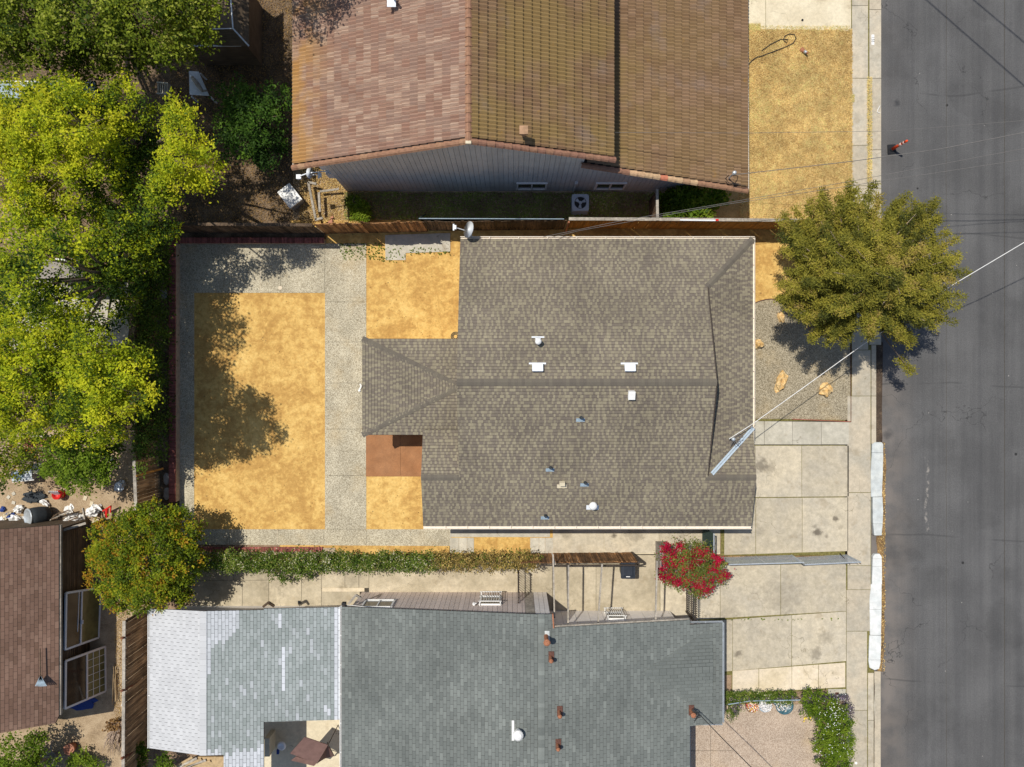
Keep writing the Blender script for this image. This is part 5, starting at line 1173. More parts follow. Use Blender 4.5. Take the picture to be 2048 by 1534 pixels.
# flower pots in front of the green house
def pot(label, px, py, r, col, h=.35):
    c = P(px, py, h); c.z = 0; t = thing('flower_pot', c, label, 'flower pot', 'flower pots along the front hedge')
    m = MB(); m.lathe(c, [(r*.65, 0), (r*.9, h*.6), (r, h), (r*1.05, h), (r*1.05, h+.03), (r*.9, h+.03), (r*.85, h-.05), (0, h-.05)], 20); m.build('pot', col, t, smooth=True)
    n = 420; u = np.random.rand(n)**.5*r*.95; a = np.random.rand(n)*6.283; C = np.stack([c.x+u*np.cos(a), c.y+.03+u*np.sin(a), h+.02+np.random.rand(n)*.16], 1); return t, C
t, C = pot('dark red pot with pink, orange and white blossoms, leftmost of three pots', 1504, 1411, .29, 'rustdark'); leaves('blossoms', C, .06, np.random.rand(len(C)), 'flower', t)
t, C = pot('blue-grey pot of white blossoms, middle of three pots', 1530, 1411, .28, 'blueplate'); leaves('blossoms', C, .06, .3*np.random.rand(len(C))+.6, 'flower', t)
t, C = pot('large teal pot with white and purple blossoms, rightmost of three pots', 1569, 1411, .38, 'teal', .4); C = C[:260]; leaves('blossoms', C+[-.08, .1, 0], .06, .45*np.random.rand(len(C))+.5, 'flower', t)
m = MB(); m.tube([P(1545, 1402, .3), P(1553, 1410, .3)], .06, 8); m.build('spout', 'teal', t)
t = thing('garden_pole', P(1545, 1401, .8), 'long pale blue pole lying along the front hedge behind the pots', 'pole'); m = MB(); m.tube([P(1455, 1409, .7), P(1500, 1402, .75), P(1600, 1400, .8)], .022, 6); m.build('pole', 'blueplate', t)
# hose by porch corner
t = thing('garden_hose', G(911, 673), 'dark coiled hose end at the inner corner of the porch and main roof', 'hose'); m = MB()
for r in (.1, .15, .2): m.tube([G(911, 673, .03)+Vector((math.cos(k*.52)*r, math.sin(k*.52)*r, 0)) for k in range(13)], .016, 5)
m.build('hose', 'rubber', t)
one('downspout_elbow', lambda m: (m.tube([(0, .14, .04), (.05, .05, .05), (.02, -.05, .05), (-.04, -.12, .04)], .045, 8), m.box((-.03, -.16, .05), (.1, .08, .07))), 'white', G(721, 774, .03), 'white plastic downspout elbow on the aggregate walk by the porch eave', 'downspout')
# white hook on the curb
t = thing('wire_hook', G(1756, 218, .04), 'small white bent wire on the kerb above the orange cone', 'wire'); m = MB(); m.tube([G(1759, 212, .05), G(1755, 219, .05), G(1753, 225, .05), G(1757, 227, .05), G(1759, 226, .05)], .015, 5); m.build('wire', 'wcable', t)
one('paper_disc', lambda m: m.lathe((0, 0, 0), [(.06, 0), (.06, .02), (0, .025)], 12), 'white', G(1711, 1525, .035), 'small white disc on the sidewalk near the bottom edge', 'disc')
# ---------------------------------------------------------------- cables
def cable(label, pts, r, mat, grp=None, sag=0):
    pts = [Vector(p) for p in pts]; t = thing('overhead_cable', pts[0], label, 'cable', grp); out = []
    for a, b in zip(pts[:-1], pts[1:]):
        for k in range(10): f = k/10; out.append(a.lerp(b, f)-Vector((0, 0, sag*4*f*(1-f))))
    out.append(pts[-1]); m = MB(); m.tube(out, r, 5); m.build('wire', mat, t); return t
cable('bright white service cable from the main roof mast out across the juniper and road', [P(1458, 878, 3.45), P(1505, 848, 3.35), P(1600, 780, 3.1), P(1722, 692, 3.2), P(1830, 620, 3.3), P(1905, 570, 3.9), P(2048, 485, 5.3), P(2300, 338, 6.8)], .016, 'wcable')
cable('dark twisted cable from the tile roof mast crossing above the orange cone', [P(1463, 350, 3.6), P(1500, 346, 3.8), P(1700, 323, 4.4), P(1880, 298, 5.2), P(2048, 265, 6.2), P(2400, 190, 8)], .014, 'gcable')
cable('thin cable from the main roof eave over the fence, upper of the two', [P(1085, 474, 2.9), P(1250, 440, 3.2), P(1440, 408, 3.6), P(1704, 362, 4.2), P(2048, 297, 5.5), P(2300, 248, 6.5)], .009, 'gcable')
cable('thin cable from the main roof eave over the fence, lower of the two', [P(1105, 474, 2.9), P(1160, 461, 3.0), P(1450, 409, 3.6), P(1704, 371, 4.2), P(2048, 319, 5.5), P(2300, 280, 6.5)], .009, 'gcable')
cable('thin cable crossing the lawn below the black hose toward the road', [P(1222, 265, 4.8), P(1496, 266, 5.0), P(1780, 262, 5.6), P(2048, 241, 6.4), P(2300, 222, 7)], .007, 'gcable')
cable('black service cable from the grey-green roof mast toward the lower right', [P(1386, 1418, 3.1), P(1400, 1430, 3.2), P(1450, 1482, 3.3), P(1505, 1537, 3.5), P(1650, 1690, 4)], .018, 'cable')
for s1, s2, lab in (((1700, -140), (2250, 342), 'street cable beyond the upper right corner, lower of the pair'), ((1800, -130), (2300, 290), 'street cable beyond the upper right corner, upper of the pair')):
    q = []
    for s_ in (s1, s2): g = G(*s_); q.append(g+Vector((-.345*9, .278*9, 9)))
    d = q[1]-q[0]; cable(lab, [q[0], q[1]+d], .028, 'cable')
t = thing('service_mast', P(1460, 352, 3.4), 'small grey weatherhead with curled black wires at the corner of the tile roof', 'service mast')
c = P(1458, 356, 2.9); m = MB(); m.tube([c, c+Vector((0, 0, .7))], .03, 8); m.lathe(c+Vector((0, 0, .65)), [(.05, 0), (.09, .06), (.06, .15), (0, .17)], 10); m.build('mast_pipe', 'galv', t)
m = MB(); m.tube([P(1458, 350, 3.5), P(1451, 357, 3.1), P(1458, 366, 3.0), P(1470, 368, 3.0), P(1492, 372, 2.9)], .015, 5); m.tube([P(1462, 350, 3.5), P(1476, 352, 3.3), P(1474, 361, 3.1), P(1466, 370, 3.0)], .015, 5); m.build('wire_loops', 'cable', t)
m = MB(); c = P(1383, 1420, 3.1)
for k in range(4): m.tube([c, c+Vector((.25, -.05-k*.05, .05)), c+Vector((.38-.05*k, -.3, 0)), c+Vector((.12, -.3-.08*k, -.05))], .012, 5)
o = m.build('wire_loops', 'cable', nb)
# ---------------------------------------------------------------- lower left shed yard
shed = thing('shed', (-20, -14, 0), 'brown shingle roofed shed at the lower left with dark board walls', 'shed')
xs = -(1024-118)*(H-2.6)/F; zsx = lambda x: 2.6+(xs-x)*.5
yt, yb_ = P(118, 1050, 2.6).y, P(118, 1445, 2.6).y
xr = -21.5
SP = [[(xs, yt, 2.6), (xs, yb_+.35, 2.6), (xs-.12, yb_, 2.66), (xr, yb_, zsx(xr)), (xr, yt, zsx(xr))]]
sr = deck('deck', SP, shed, .1)
shingle_plane([[(xs, yt, 2.6), (xs, yb_+.3, 2.6), (xs-.12, yb_, 2.66), (xr, yb_, zsx(xr)), (xr, yt, zsx(xr))]], (xs, yt, 2.6), (0, 1, 0), (-1, 0, .5), .305, .142, 'brownsh', sr, lambda c, r: min(1, max(0, r.gauss(.5, .28))), 180, seed=51)
deck('brownsh', [[(xr, yt, zsx(xr)), (xr, yb_, zsx(xr)), (xr-3.2, yb_, 2.4), (xr-3.2, yt, 2.4)]], shed, .1, 'roof_back_slope')
gutter((xs, yt, 2.58), (xs, yb_+.3, 2.58), shed, 'greywood', .05, 9, (1, 0))
m = MB(); m.prism([(xs-.3, yt-.25, 2.5), (xs-.3, yb_+.3, 2.5), (xr-2.8, yb_+.3, 2.5), (xr-2.8, yt-.25, 2.5)], 2.5); m.build('wall', 'shedwall', shed)
xw_ = xs-.28; k = 0
while k < 17:
    m = MB(); m.box((xw_+.012, (yt+yb_)/2, .08+k*.15), (.02+.0*k, yt-yb_-.6, .14), tone=random.random(), M=Matrix.Rotation(R(4), 4, 'Y')); m.build('siding_board', 'shedwall', shed); k += 1
m = MB(); m.bar(P(118, 1063, 1.9), P(172, 1046, 1.7), .1, .08); m.build('wall_plate', 'greywood', shed)
m = MB(); a, b = P(120, 1064, 1.85), P(166, 1050, 1.65); m.add([a, b, Vector((b.x+.4, b.y, 0)), Vector((a.x+.9, a.y, 0))], [(0, 1, 2, 3)]); m.build('side_panel', 'shedwall', shed)
# leaning patio door frames
def patiodoor(label, A_, B_, C__, D_, grid, ladder):
    """A,D top corners on the wall, B,C bottom corners on the ground (px)"""
    z1 = 2.0; a, d = P(*A_, z1), P(*D_, z1); b, c = P(*B_, .03), P(*C__, .03); t = thing('sliding_door_frame', (b+c)/2, label, 'door frame', 'old sliding glass doors leaning on the shed')
    fr = MB(); nrm = (b-a).cross(d-a).normalized(); nrm = nrm if nrm.z > 0 else -nrm
    for p, q in ((a, b), (b, c), (c, d), (d, a)): fr.bar(p, q, .085, .07, up=nrm)
    fr.build('frame', 'siding_white' if grid else 'vent', t)
    f_ = .52 if grid else .44
    p, q = a.lerp(b, f_), d.lerp(c, f_); m = MB(); m.bar(p, q, .08 if grid else .07, .08, up=nrm)
    if not grid: p2, q2 = a.lerp(b, .36), d.lerp(c, .34); m.bar(p2, p2.lerp(q2, .75), .03, .05, up=nrm)
    m.build('mullion', 'siding_white' if grid else 'vent', t)
    m = MB(); u1 = nrm*.01; m.add([p+u1, b+u1, c+u1, q+u1], [(0, 1, 2, 3)]); m.build('glass_pane', 'glassg', t)
    m = MB(); m.add([a+u1, p+u1, q+u1, d+u1], [(0, 1, 2, 3)]); m.build('glass_pane', 'glassd', t)
    m = MB()
    if grid:
        for i in (1, 2): m.bar(p.lerp(b, i/3)+u1*2, q.lerp(c, i/3)+u1*2, .018, .015, up=nrm)
        for i in range(1, 6): m.bar(p.lerp(q, i/6)+u1*2, b.lerp(c, i/6)+u1*2, .018, .015, up=nrm)
        m.build('glazing_bar', 'white', t)
    else: m.bar(p.lerp(q, .55)+nrm*.08, p.lerp(q, .62)+nrm*.08, .05, .05, up=nrm); m.build('handle', 'vent', t)
patiodoor('old pale sliding door frame leaning on the shed, the upper one half under the round tree', (132, 1186), (201, 1175), (197, 1275), (130, 1299), False, 0)
patiodoor('old white sliding door frame with a grid pane leaning on the shed, the lower one', (131, 1322), (210, 1293), (211, 1382), (130, 1417), True, 0)
one('blue_tarp', lambda m: m.lump((0, 0, 0), (.65, .45, .05), 5, .35, 18, 6, flat=True), 'bluepl', G(160, 1400, .03), 'crumpled dark blue tarp on the dirt below the lower door frame', 'tarp')
one('scrap_timber', lambda m: (m.bar(P(118, 1403, .5), P(166, 1368, .4), .1, .06), m.bar(P(150, 1372, .3), P(165, 1382, .3), .3, .05)), 'greywood', (0, 0, 0), 'long grey board and scrap leaning behind the lower door frame', 'board')
t = thing('garden_rake', P(80, 1330, 3.2), 'blue-grey fan rake with a dark handle lying on the brown shed roof', 'rake')
fz = lambda px, py: P(px, py, 3.06)
m = MB(); m.bar(fz(80, 1297), fz(81, 1352), .03, .03); m.build('handle', 'fence_dark', t)
for k in range(9): m = MB(); f = k/8; m.bar(fz(81, 1352), fz(71+22*f, 1373-2*abs(f-.5)), .035, .012); m.build('tine', 'blueplate', t)
m = MB(); m.bar(fz(74, 1365), fz(90, 1365), .03, .02); m.build('tine_bar', 'blueplate', t)
# bamboo stakes, guitar-like orange board and palm debris
t = thing('bamboo_stakes', G(236, 1380), 'loose bundle of thin tan sticks on the strip of dirt by the slatted fence', 'sticks'); rr = random.Random(3)
for k in range(9): m = MB(); x = 233+rr.uniform(-5, 5); m.tube([G(x, 1335+rr.uniform(-6, 12), .05+.02*k), G(x+rr.uniform(-9, 6), 1398+rr.uniform(-8, 8), .04+.02*k)], .012, 5); m.build('stick', 'tan', t)
t = thing('orange_paddle', G(247, 1410, .2), 'curved orange board leaning by the slatted fence', 'board'); m = MB(); q = [P(x, y, .5) for x, y in ((246, 1397), (250, 1402), (251, 1418), (248, 1430), (243, 1424), (241, 1410))]; m.prism(q, .04); m.build('blade', 'tan', t); m = MB(); m.tube([P(249, 1387, .6), P(243, 1412, .5)], .02, 6); m.build('shaft', 'white', t)
t = thing('palm_debris', G(238, 1470), 'heap of dry pale stalks and dark leaf bases beside the slatted fence', 'dead plant'); rr = random.Random(9)
for k in range(34):
    a = G(240+rr.uniform(-10, 10), 1440+rr.uniform(-4, 12), .25); b = G(232+rr.uniform(-22, 18), 1480+rr.uniform(-12, 30), rr.uniform(.05, .3)); m = MB(); m.tube([a, (a+b)/2+Vector((rr.uniform(-.1, .1), 0, .15)), b], [.03, .02, .006], 5, rr.random()); m.build('stalk', 'twig', t)
C = np.array([G(236+rr.gauss(0, 9), 1447+rr.gauss(0, 6), abs(rr.gauss(.25, .1))) for _ in range(260)]); leaves('leaf_base', C, .16, np.random.rand(260)*.25, 'litter', t)
t = thing('flower_pot', G(142, 1505), 'terracotta pot among weeds at the bottom left corner', 'flower pot'); c = P(139, 1498, .3); c.z = 0
m = MB(); m.lathe(c, [(.16, 0), (.22, .3), (.25, .3), (.25, .36), (.21, .36), (.19, .3), (0, .28)], 18); m.build('pot', 'terracotta', t, smooth=True)
t = thing('agave_plant', G(115, 1510), 'grey-green agave with curved leaves beside the terracotta pot', 'plant'); rr = random.Random(6)
for k in range(13):
    a = rr.uniform(0, 6.28); c = G(113, 1506); d = Vector((math.cos(a), math.sin(a), 0)); m = MB(); m.tube([c+Vector((0, 0, .05)), c+d*.25+Vector((0, 0, .35)), c+d*.5+Vector((0, 0, .3)), c+d*.68+Vector((0, 0, .12))], [.05, .045, .03, .004], 5, .2); m.build('leaf', 'greyrock', t)
# debris above the shed
t = thing('metal_barrel', G(92, 1028), 'large dark grey barrel lying open among the junk above the brown shed', 'barrel')
a, b = P(74, 1024, .9), P(104, 1026, .35); ax = (a-b).normalized(); ax = Vector((-.55, .0, .83)).normalized(); Mx = ax.to_track_quat('Z', 'Y').to_matrix().to_4x4(); c0 = G(103, 1027, .25)
m = MB(); m.lathe(c0, [(.36, 0), (.40, .25), (.40, .55), (.37, .78), (.31, .8), (.31, .76), (.28, .45), (.0, .4)], 24, M=Mx); m.build('drum', 'rubber', t, smooth=True)
m = MB(); m.lathe(c0, [(.38, .77), (.39, .81), (.33, .83), (.31, .8)], 24, M=Mx); m.build('rim', 'galv', t, smooth=True)
m = MB(); m.lump(c0+ax*.6, (.2, .22, .08), 3, .4); m.build('contents', 'glass', t)
t = thing('red_bucket', G(113, 1000), 'bright red can with white lettering panel standing above the barrel', 'bucket'); c = P(114, 990, .35); c.z = 0
m = MB(); m.lathe(c, [(.19, 0), (.20, .42), (.18, .42), (.17, .3), (0, .3)], 20); m.build('can', 'red', t, smooth=True)
m = MB()
for k in range(3): m.box(c+Vector((0, -.202, .17+.08*k)), (.18, .006, .03))
m.build('label_lines', 'reflect', t)
m = MB()
for k in range(5): m.bar(c+Vector((-.1+.05*k, .02, .3)), c+Vector((-.18+.09*k, .2, .62)), .03, .05, k/5)
m.build('tools', 'vent', t)
junk = [(158, 1038, .2, .16, .3, 'white crumpled box standing on the ground left of the timber post'), (137, 1040, .27, .2, .24, 'large white bag slumped against the shed roof edge, right of the barrel'), (137, 1019, .22, .2, .12, 'flattened white bag above the scrap wood'),
        (184, 1022, .23, .33, .2, 'large white bag pile between the post and the round tree'), (28, 1040, .3, .16, .2, 'white plastic sack lying along the shed roof edge on the left'), (34, 1019, .2, .15, .18, 'small round white bag above the blue one'),
        (3, 1043, .15, .18, .18, 'white bag at the very left picture edge by the shed'), (50, 1036, .1, .14, .14, 'small white carton next to the white sack'), (86, 1007, .2, .1, .1, 'scattered torn white plastic beside the barrel mouth'), (189, 1043, .14, .12, .12, 'beige clod-like bundle below the white bag pile'), (12, 1032, .22, .14, .12, 'cream coloured rags at the left edge above the sack')]
for i, (x, y, rx, ry, rz_, lab) in enumerate(junk):
    one('junk_bag', lambda m: m.lump((0, 0, 0), (rx, ry, rz_), i*5+2, .5, 16, 10, freq=2.4), 'white' if i < 9 else 'creamc', P(x, y, .25 if i != 2 else .1)-Vector((0, 0, .12)), lab, 'bag').rotation_euler = (0, 0, i*.7)
one('blue_bag', lambda m: m.lump((0, 0, 0), (.18, .12, .14), 31, .4, 14, 8), 'bluepl', G(23, 1030, .1), 'dark blue bag between white bags at the left edge', 'bag')
one('blue_bag', lambda m: m.lump((0, 0, 0), (.12, .1, .08), 37, .4, 14, 8), 'bluepl', G(8, 1018, .08), 'small dark blue bundle near the left picture edge', 'bag')
for i, (x, y, r, l) in enumerate(((28, 987, .5, 'upper grey paper scrap in the shade above the barrel'), (28, 1005, -.3, 'lower grey paper scrap in the shade above the barrel'), (18, 994, .9, 'small grey paper scrap left of the other two'), (59, 1001, -.6, 'grey card left of the red can'), (171, 996, -.35, 'cream tile on sunlit dirt, the upper left of two'), (184, 1007, -.25, 'cream tile on sunlit dirt, the lower right of two'))):
    one('tile_scrap', lambda m: m.box((0, 0, 0), (.15, .2 if i > 3 else .14, .02), rz=r), 'creamc' if i > 3 else 'greyslab', G(x, y, .03), l, 'tile')
t = thing('scrap_wood_pile', G(120, 1032), 'tangle of dark branches and boards between the barrel and white bags', 'scrap wood'); rr = random.Random(12)
for k in range(16): m = MB(); x, y = 118+rr.uniform(-22, 30), 1030+rr.uniform(-8, 12); m.bar(P(x-rr.uniform(5, 16), y+rr.uniform(0, 8), .2+.02*k), P(x+rr.uniform(6, 18), y-rr.uniform(2, 10), .3+.02*k), .05, .03, rr.random()); m.build('stick', 'fence_dark' if k % 3 else 'greywood', t)
m = MB(); m.bar(P(166, 1016, .9), P(170, 1038, .9), .05, .1); m.build('plank', 'greywood', t)
t = thing('red_hand_truck', G(214, 1022), 'dark red folded tool with handles at the edge of the round tree', 'tool'); m = MB()
m.bar(P(206, 1022, .4), P(222, 1012, .5), .06, .08); m.bar(P(214, 1018, .45), P(213, 1034, .3), .1, .12); m.bar(P(222, 1012, .5), P(221, 1025, .4), .04, .05); m.build('frame', 'red', t)
m = MB(); m.lathe(G(206, 1022, .25), [(.07, -.03), (.07, .03)], 12, M=Matrix.Rotation(R(90), 4, 'Y')); m.build('wheel', 'black', t)
one('grey_bundle', lambda m: m.lump((0, 0, 0), (.2, .22, .15), 44, .45, 16, 10), 'galv', G(244, 970, .12), 'shiny grey crumpled bundle in dappled shade left of the fence cap', 'bundle')
one('grey_bundle', lambda m: m.lump((0, 0, 0), (.16, .13, .12), 47, .45, 16, 10), 'galv', G(222, 917, .12), 'small grey crumpled bundle under the dark leaves, above the other one', 'bundle')
one('black_plastic_heap', lambda m: m.lump((0, 0, 0), (.45, .25, .1), 51, .5, 20, 10, flat=True), 'rubber', G(70, 994, .05), 'heap of dark plastic sheet left of the red can', 'plastic')
t = thing('old_sink_cabinet', P(48, 948, .6), 'grey metal sink cabinet in the shade under the yellow bush', 'cabinet')
c = P(46, 950, .5); c.z = 0; m = MB(); m.box(c+Vector((0, 0, .3)), (.9, .45, .6), rz=.12); m.build('cabinet', 'galv', t); m = MB(); m.box(c+Vector((-.15, .0, .605)), (.5, .3, .03), rz=.12); m.build('basin', 'blueplate', t); m = MB(); m.bar(c+Vector((-.45, -.3, .5)), c+Vector((.5, -.2, .5)), .06, .05); m.build('rail', 'white', t)
one('wooden_box', lambda m: (m.box((0, 0, .25), (.4, .42, .5)), m.box((0, 0, .51), (.44, .46, .03))), 'greyslab', P(74, 937, .5)-Vector((0, 0, .5)), 'weathered square box lid beside the sink cabinet', 'box')
t = thing('brick_stack', P(72, 884, .6), 'stack of red-brown boards and bricks under the tree above the sink cabinet', 'stack')
for k in range(7): m = MB(); m.box(P(55+k*7, 885+(k % 2)*2, .5), (.2, .35, .12), rz=.1*k, tone=random.random()); m.build('brick', 'brick', t)
for k in range(4): m = MB(); m.bar(P(42, 873+k*8, .3), P(104, 872+k*10, .35), .1, .05, random.random()); m.build('board', 'greywood' if k == 0 else 'redwood', t)
m = MB(); m.lump(P(86, 897, .5), (.15, .12, .1), 9, .4); m.lump(P(98, 900, .5), (.12, .1, .08), 19, .4); m.build('bag', 'greyslab', t)
# ---------------------------------------------------------------- upper left yards
t = thing('garden_shed', P(440, 50, 2.2), 'dark low shed roof with pale ridge edges left of the tile roof', 'shed')
rr = lambda px, py, z: P(px, py, z)
m = MB(); k1, k2, k3, k4, k5 = rr(457, -60, 2.6), rr(466, 57, 2.6), rr(498, 92, 2.2), rr(498, -60, 2.2), rr(480, 92, 2.2)
m.add([rr(360, -60, 2.3), k1, k2, rr(360, 58, 2.3)], [(0, 1, 2, 3)]); m.add([k1, k4, k3, k2], [(3, 2, 1, 0)]); m.add([rr(360, 58, 2.3), k2, k3, rr(360, 92, 2.0)], [(3, 2, 1, 0)]); m.build('roof', 'shedwall', t)
m = MB(); m.bar(k1, k2, .05, .03); m.bar(k2, k3, .06, .03); m.bar(rr(425, 58, 2.5), k2, .03, .03); m.bar(rr(372, 92, 2.1), rr(482, 91, 2.1), .06, .05); m.build('edge_flashing', 'vent', t)
m = MB(); a, b = rr(370, 60, 2.0), rr(492, 90, 2.0); m.box(((a.x+b.x)/2, (a.y+b.y)/2+1, 1.0), (b.x-a.x, 2.6, 1.9)); m.build('wall', 'shedwall', t)
t = thing('white_table', P(397, 166, .7), 'pale slab table with a grey pipe across it in the shaded yard', 'table')
q = [P(378, 142, .7), P(397, 143, .7), P(418, 191, .7), P(379, 189, .7)]; m = MB(); m.prism(q, .05); m.build('table_top', 'vent', t)
for p in q: m = MB(); m.box((p.x*.995, p.y*.995, .33), (.06, .06, .65)); m.build('leg', 'vent', t)
one('grey_pipe', lambda m: m.tube([P(384, 154, .8), P(396, 170, .85), P(405, 182, .82), (P(414, 181, .8))], [.07, .1, .06, .04], 8), 'greywood', (0, 0, 0), 'bent grey pipe lying across the pale table', 'pipe')
t = thing('wire_crate', P(323, 175, .5), 'small white slatted crate in the dark yard left of the pale table', 'crate'); c = P(325, 176, .4); c.z = 0
for k in range(5): m = MB(); m.box(c+Vector((-.2+.1*k, 0, .2)), (.035, .5, .4)); m.build('slat', 'greyslab', t)
m = MB(); m.bar(c+Vector((-.25, .25, .42)), c+Vector((.25, .2, .42)), .05, .03); m.bar(c+Vector((-.25, -.25, .42)), c+Vector((.25, -.25, .42)), .05, .03); m.build('rim', 'greyslab', t)
t = thing('storage_chest', P(580, 392, .6), 'pale lidded storage chest in dappled shade beside the wooden planter', 'chest'); c = P(580, 392, .55); c.z = 0
m = MB(); m.box(c+Vector((0, 0, .25)), (.62, .85, .5), rz=R(38)); m.build('body', 'galv', t); m = MB(); m.box(c+Vector((0, 0, .55)), (.68, .92, .1), rz=R(38)); m.build('lid', 'white', t)
t = thing('wooden_planter', G(628, 405), 'long grey timber planter frame by the corner of the tile-roof house', 'planter')
for a, b in (((617, 365), (632, 440)), ((630, 440), (646, 436)), ((617, 365), (633, 368)), ((638, 385), (640, 424))): m = MB(); m.bar(P(*a, .5), P(*b, .5), .1, .1, random.random()); m.build('board', 'greywood', t)
t = thing('plank', P(662, 380, .4), 'short pale plank leaning from the planter to the grey siding wall', 'plank'); m = MB(); m.bar(P(640, 383, .3), P(678, 378, .4), .09, .05); m.build('plank', 'greywood', t)
one('terracotta_shards', lambda m: (m.prism([(-.15, -.1, .1), (.15, -.1, .12), (.12, .1, .05)], .02), m.prism([(.0, .1, .1), (.2, .12, .12), (.15, .25, .05)], .02)), 'terracotta', G(660, 443, .05), 'broken terracotta shards by the fence under the planter', 'shards')
t = thing('hose_coil', G(612, 436), 'tan hose coil and pot beside the shaded fence', 'hose'); m = MB(); m.tube([G(615, 432, .05)+Vector((math.cos(k*.5)*.2, math.sin(k*.5)*.2, 0)) for k in range(14)], .018, 5); m.build('hose', 'tan', t)
# shed roof under the trees at left
t = thing('tool_shed', P(90, 180, 2.3), 'dark flat metal roof with a pale edge hidden between the two left trees', 'shed')
m = MB(); a, b, c_, d_ = P(-60, 163, 2.2), P(190, 164, 2.2), P(190, 190, 2.2), P(-60, 200, 2.2); m.prism([a, b, c_, d_], .08); m.build('roof', 'blueplate', t); m = MB(); m.bar(a, b, .06, .06); m.build('edge_trim', 'white', t); m = MB(); m.box(((a.x+b.x)/2, (a.y+c_.y)/2, 1.05), (b.x-a.x-.3, a.y-c_.y-.1, 2.1)); m.build('wall', 'black', t)
t = thing('lean_to_roof', P(110, 535, 2.2), 'grey roof with a white front edge glimpsed under the middle left trees', 'shed')
m = MB(); a, b, c_, d_ = P(72, 518, 2.1), P(165, 520, 2.1), P(165, 560, 2.1), P(62, 560, 2.1); m.prism([a, b, c_, d_], .08); m.build('roof', 'greyrock', t); m = MB(); m.bar(a, b, .07, .05); m.build('edge_trim', 'white', t); m = MB(); m.box(((a.x+b.x)/2, (a.y+c_.y)/2, 1.0), (b.x-a.x-.2, .7, 2)); m.build('wall', 'black', t)
# swing seat in the notch of the neighbour roof
t = thing('canopy_swing', P(615, 1500, 1.9), 'garden swing with a tilted brown canopy in the little patio at the bottom', 'swing seat')
m = MB(); q = [P(609, 1474, 2.0), P(656, 1490, 1.8), P(634, 1527, 1.8), P(580, 1507, 2.0)]; m.prism(q, .04); m.build('canopy', 'canopy', t)
m = MB(); m.prism([P(582, 1521, 1.2), P(592, 1513, 1.2), P(634, 1526, 1.2), P(628, 1532, 1.2)], .05); m.build('seat', 'canopy', t)
m = MB()
for p in q[1:3]: m.tube([p-Vector((0, 0, .03)), Vector((p.x*1.01, p.y*1.01, .6)), Vector((p.x*1.0, p.y*1.0, 0))], .02, 6)
m.bar(P(656, 1490, 1.8), P(668, 1512, .1), .04, .04); m.build('frame', 'darkmetal', t)
m = MB(); m.add([P(655, 1490, 1.8), P(634, 1527, 1.8), P(650, 1517, .9), P(668, 1512, .9)], [(0, 1, 2, 3)]); m.build('side_curtain', 'canopy', t)
t = thing('plastic_fan', P(563, 1492, .6), 'pale round fan or basin in the shade left of the swing', 'basin'); m = MB(); m.lathe(P(563, 1492, .5), [(.05, .03), (.15, .06), (.2, 0), (.18, -.04), (0, -.05)], 18); m.build('bowl', 'vent', t); m = MB(); m.box(P(556, 1503, .4), (.1, .2, .1)); m.build('stand', 'bluepl', t)
t = thing('planter_box', P(535, 1495, .8), 'cream upright box at the left wall of the little patio', 'box'); m = MB(); p = P(534, 1495, .8); m.box((p.x, p.y, .4), (.22, .8, .8)); m.build('box', 'creamc', t)
t = thing('garden_hose', G(676, 1480), 'thin tan hose curving along the patio edge beside the grey-green roof', 'hose'); m = MB(); m.tube([G(700, 1440, .03), G(697, 1465, .03), G(690, 1485, .03), G(684, 1500, .03), G(682, 1530, .03)], .014, 5); m.build('hose', 'tan', t)
t = thing('wooden_bench', P(400, 1527, .5), 'tan timber boards and dark poles at the bottom edge below the white roof', 'boards'); 
for k in range(5): m = MB(); m.bar(P(350+k*8, 1534, .5), P(385+k*9, 1514+k*2, .5), .1, .05, random.random()); m.build('board', 'greywood' if k % 2 else 'tan', t)
m = MB(); m.box(P(425, 1524, .4), (1.3, .5, .1)); m.build('panel', 'tan', t)
# ---------------------------------------------------------------- trees, hedges, flowers, grass
NR = np.random.RandomState(11)
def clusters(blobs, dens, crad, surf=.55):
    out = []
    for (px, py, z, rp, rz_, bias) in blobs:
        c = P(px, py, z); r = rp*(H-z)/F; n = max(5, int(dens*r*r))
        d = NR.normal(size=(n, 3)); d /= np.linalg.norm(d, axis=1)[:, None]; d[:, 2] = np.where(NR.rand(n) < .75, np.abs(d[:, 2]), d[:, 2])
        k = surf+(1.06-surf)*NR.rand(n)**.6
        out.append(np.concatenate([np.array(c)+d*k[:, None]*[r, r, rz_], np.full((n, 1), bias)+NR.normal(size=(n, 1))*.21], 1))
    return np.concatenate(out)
def foliage(K, per, crad, size, flat=.55, svar=.25, tvar=.12):
    n = len(K); per_ = NR.poisson(per, n); idx = np.repeat(np.arange(n), per_); N = len(idx)
    off = NR.normal(size=(N, 3))*crad*[1, 1, flat]; C = K[idx, :3]+off
    C[:, 2] = np.maximum(C[:, 2], .05)
    t = K[idx, 3]+NR.normal(size=N)*tvar; s = size*(1+NR.normal(size=N)*svar).clip(.5, 1.6); return C, s, t, off
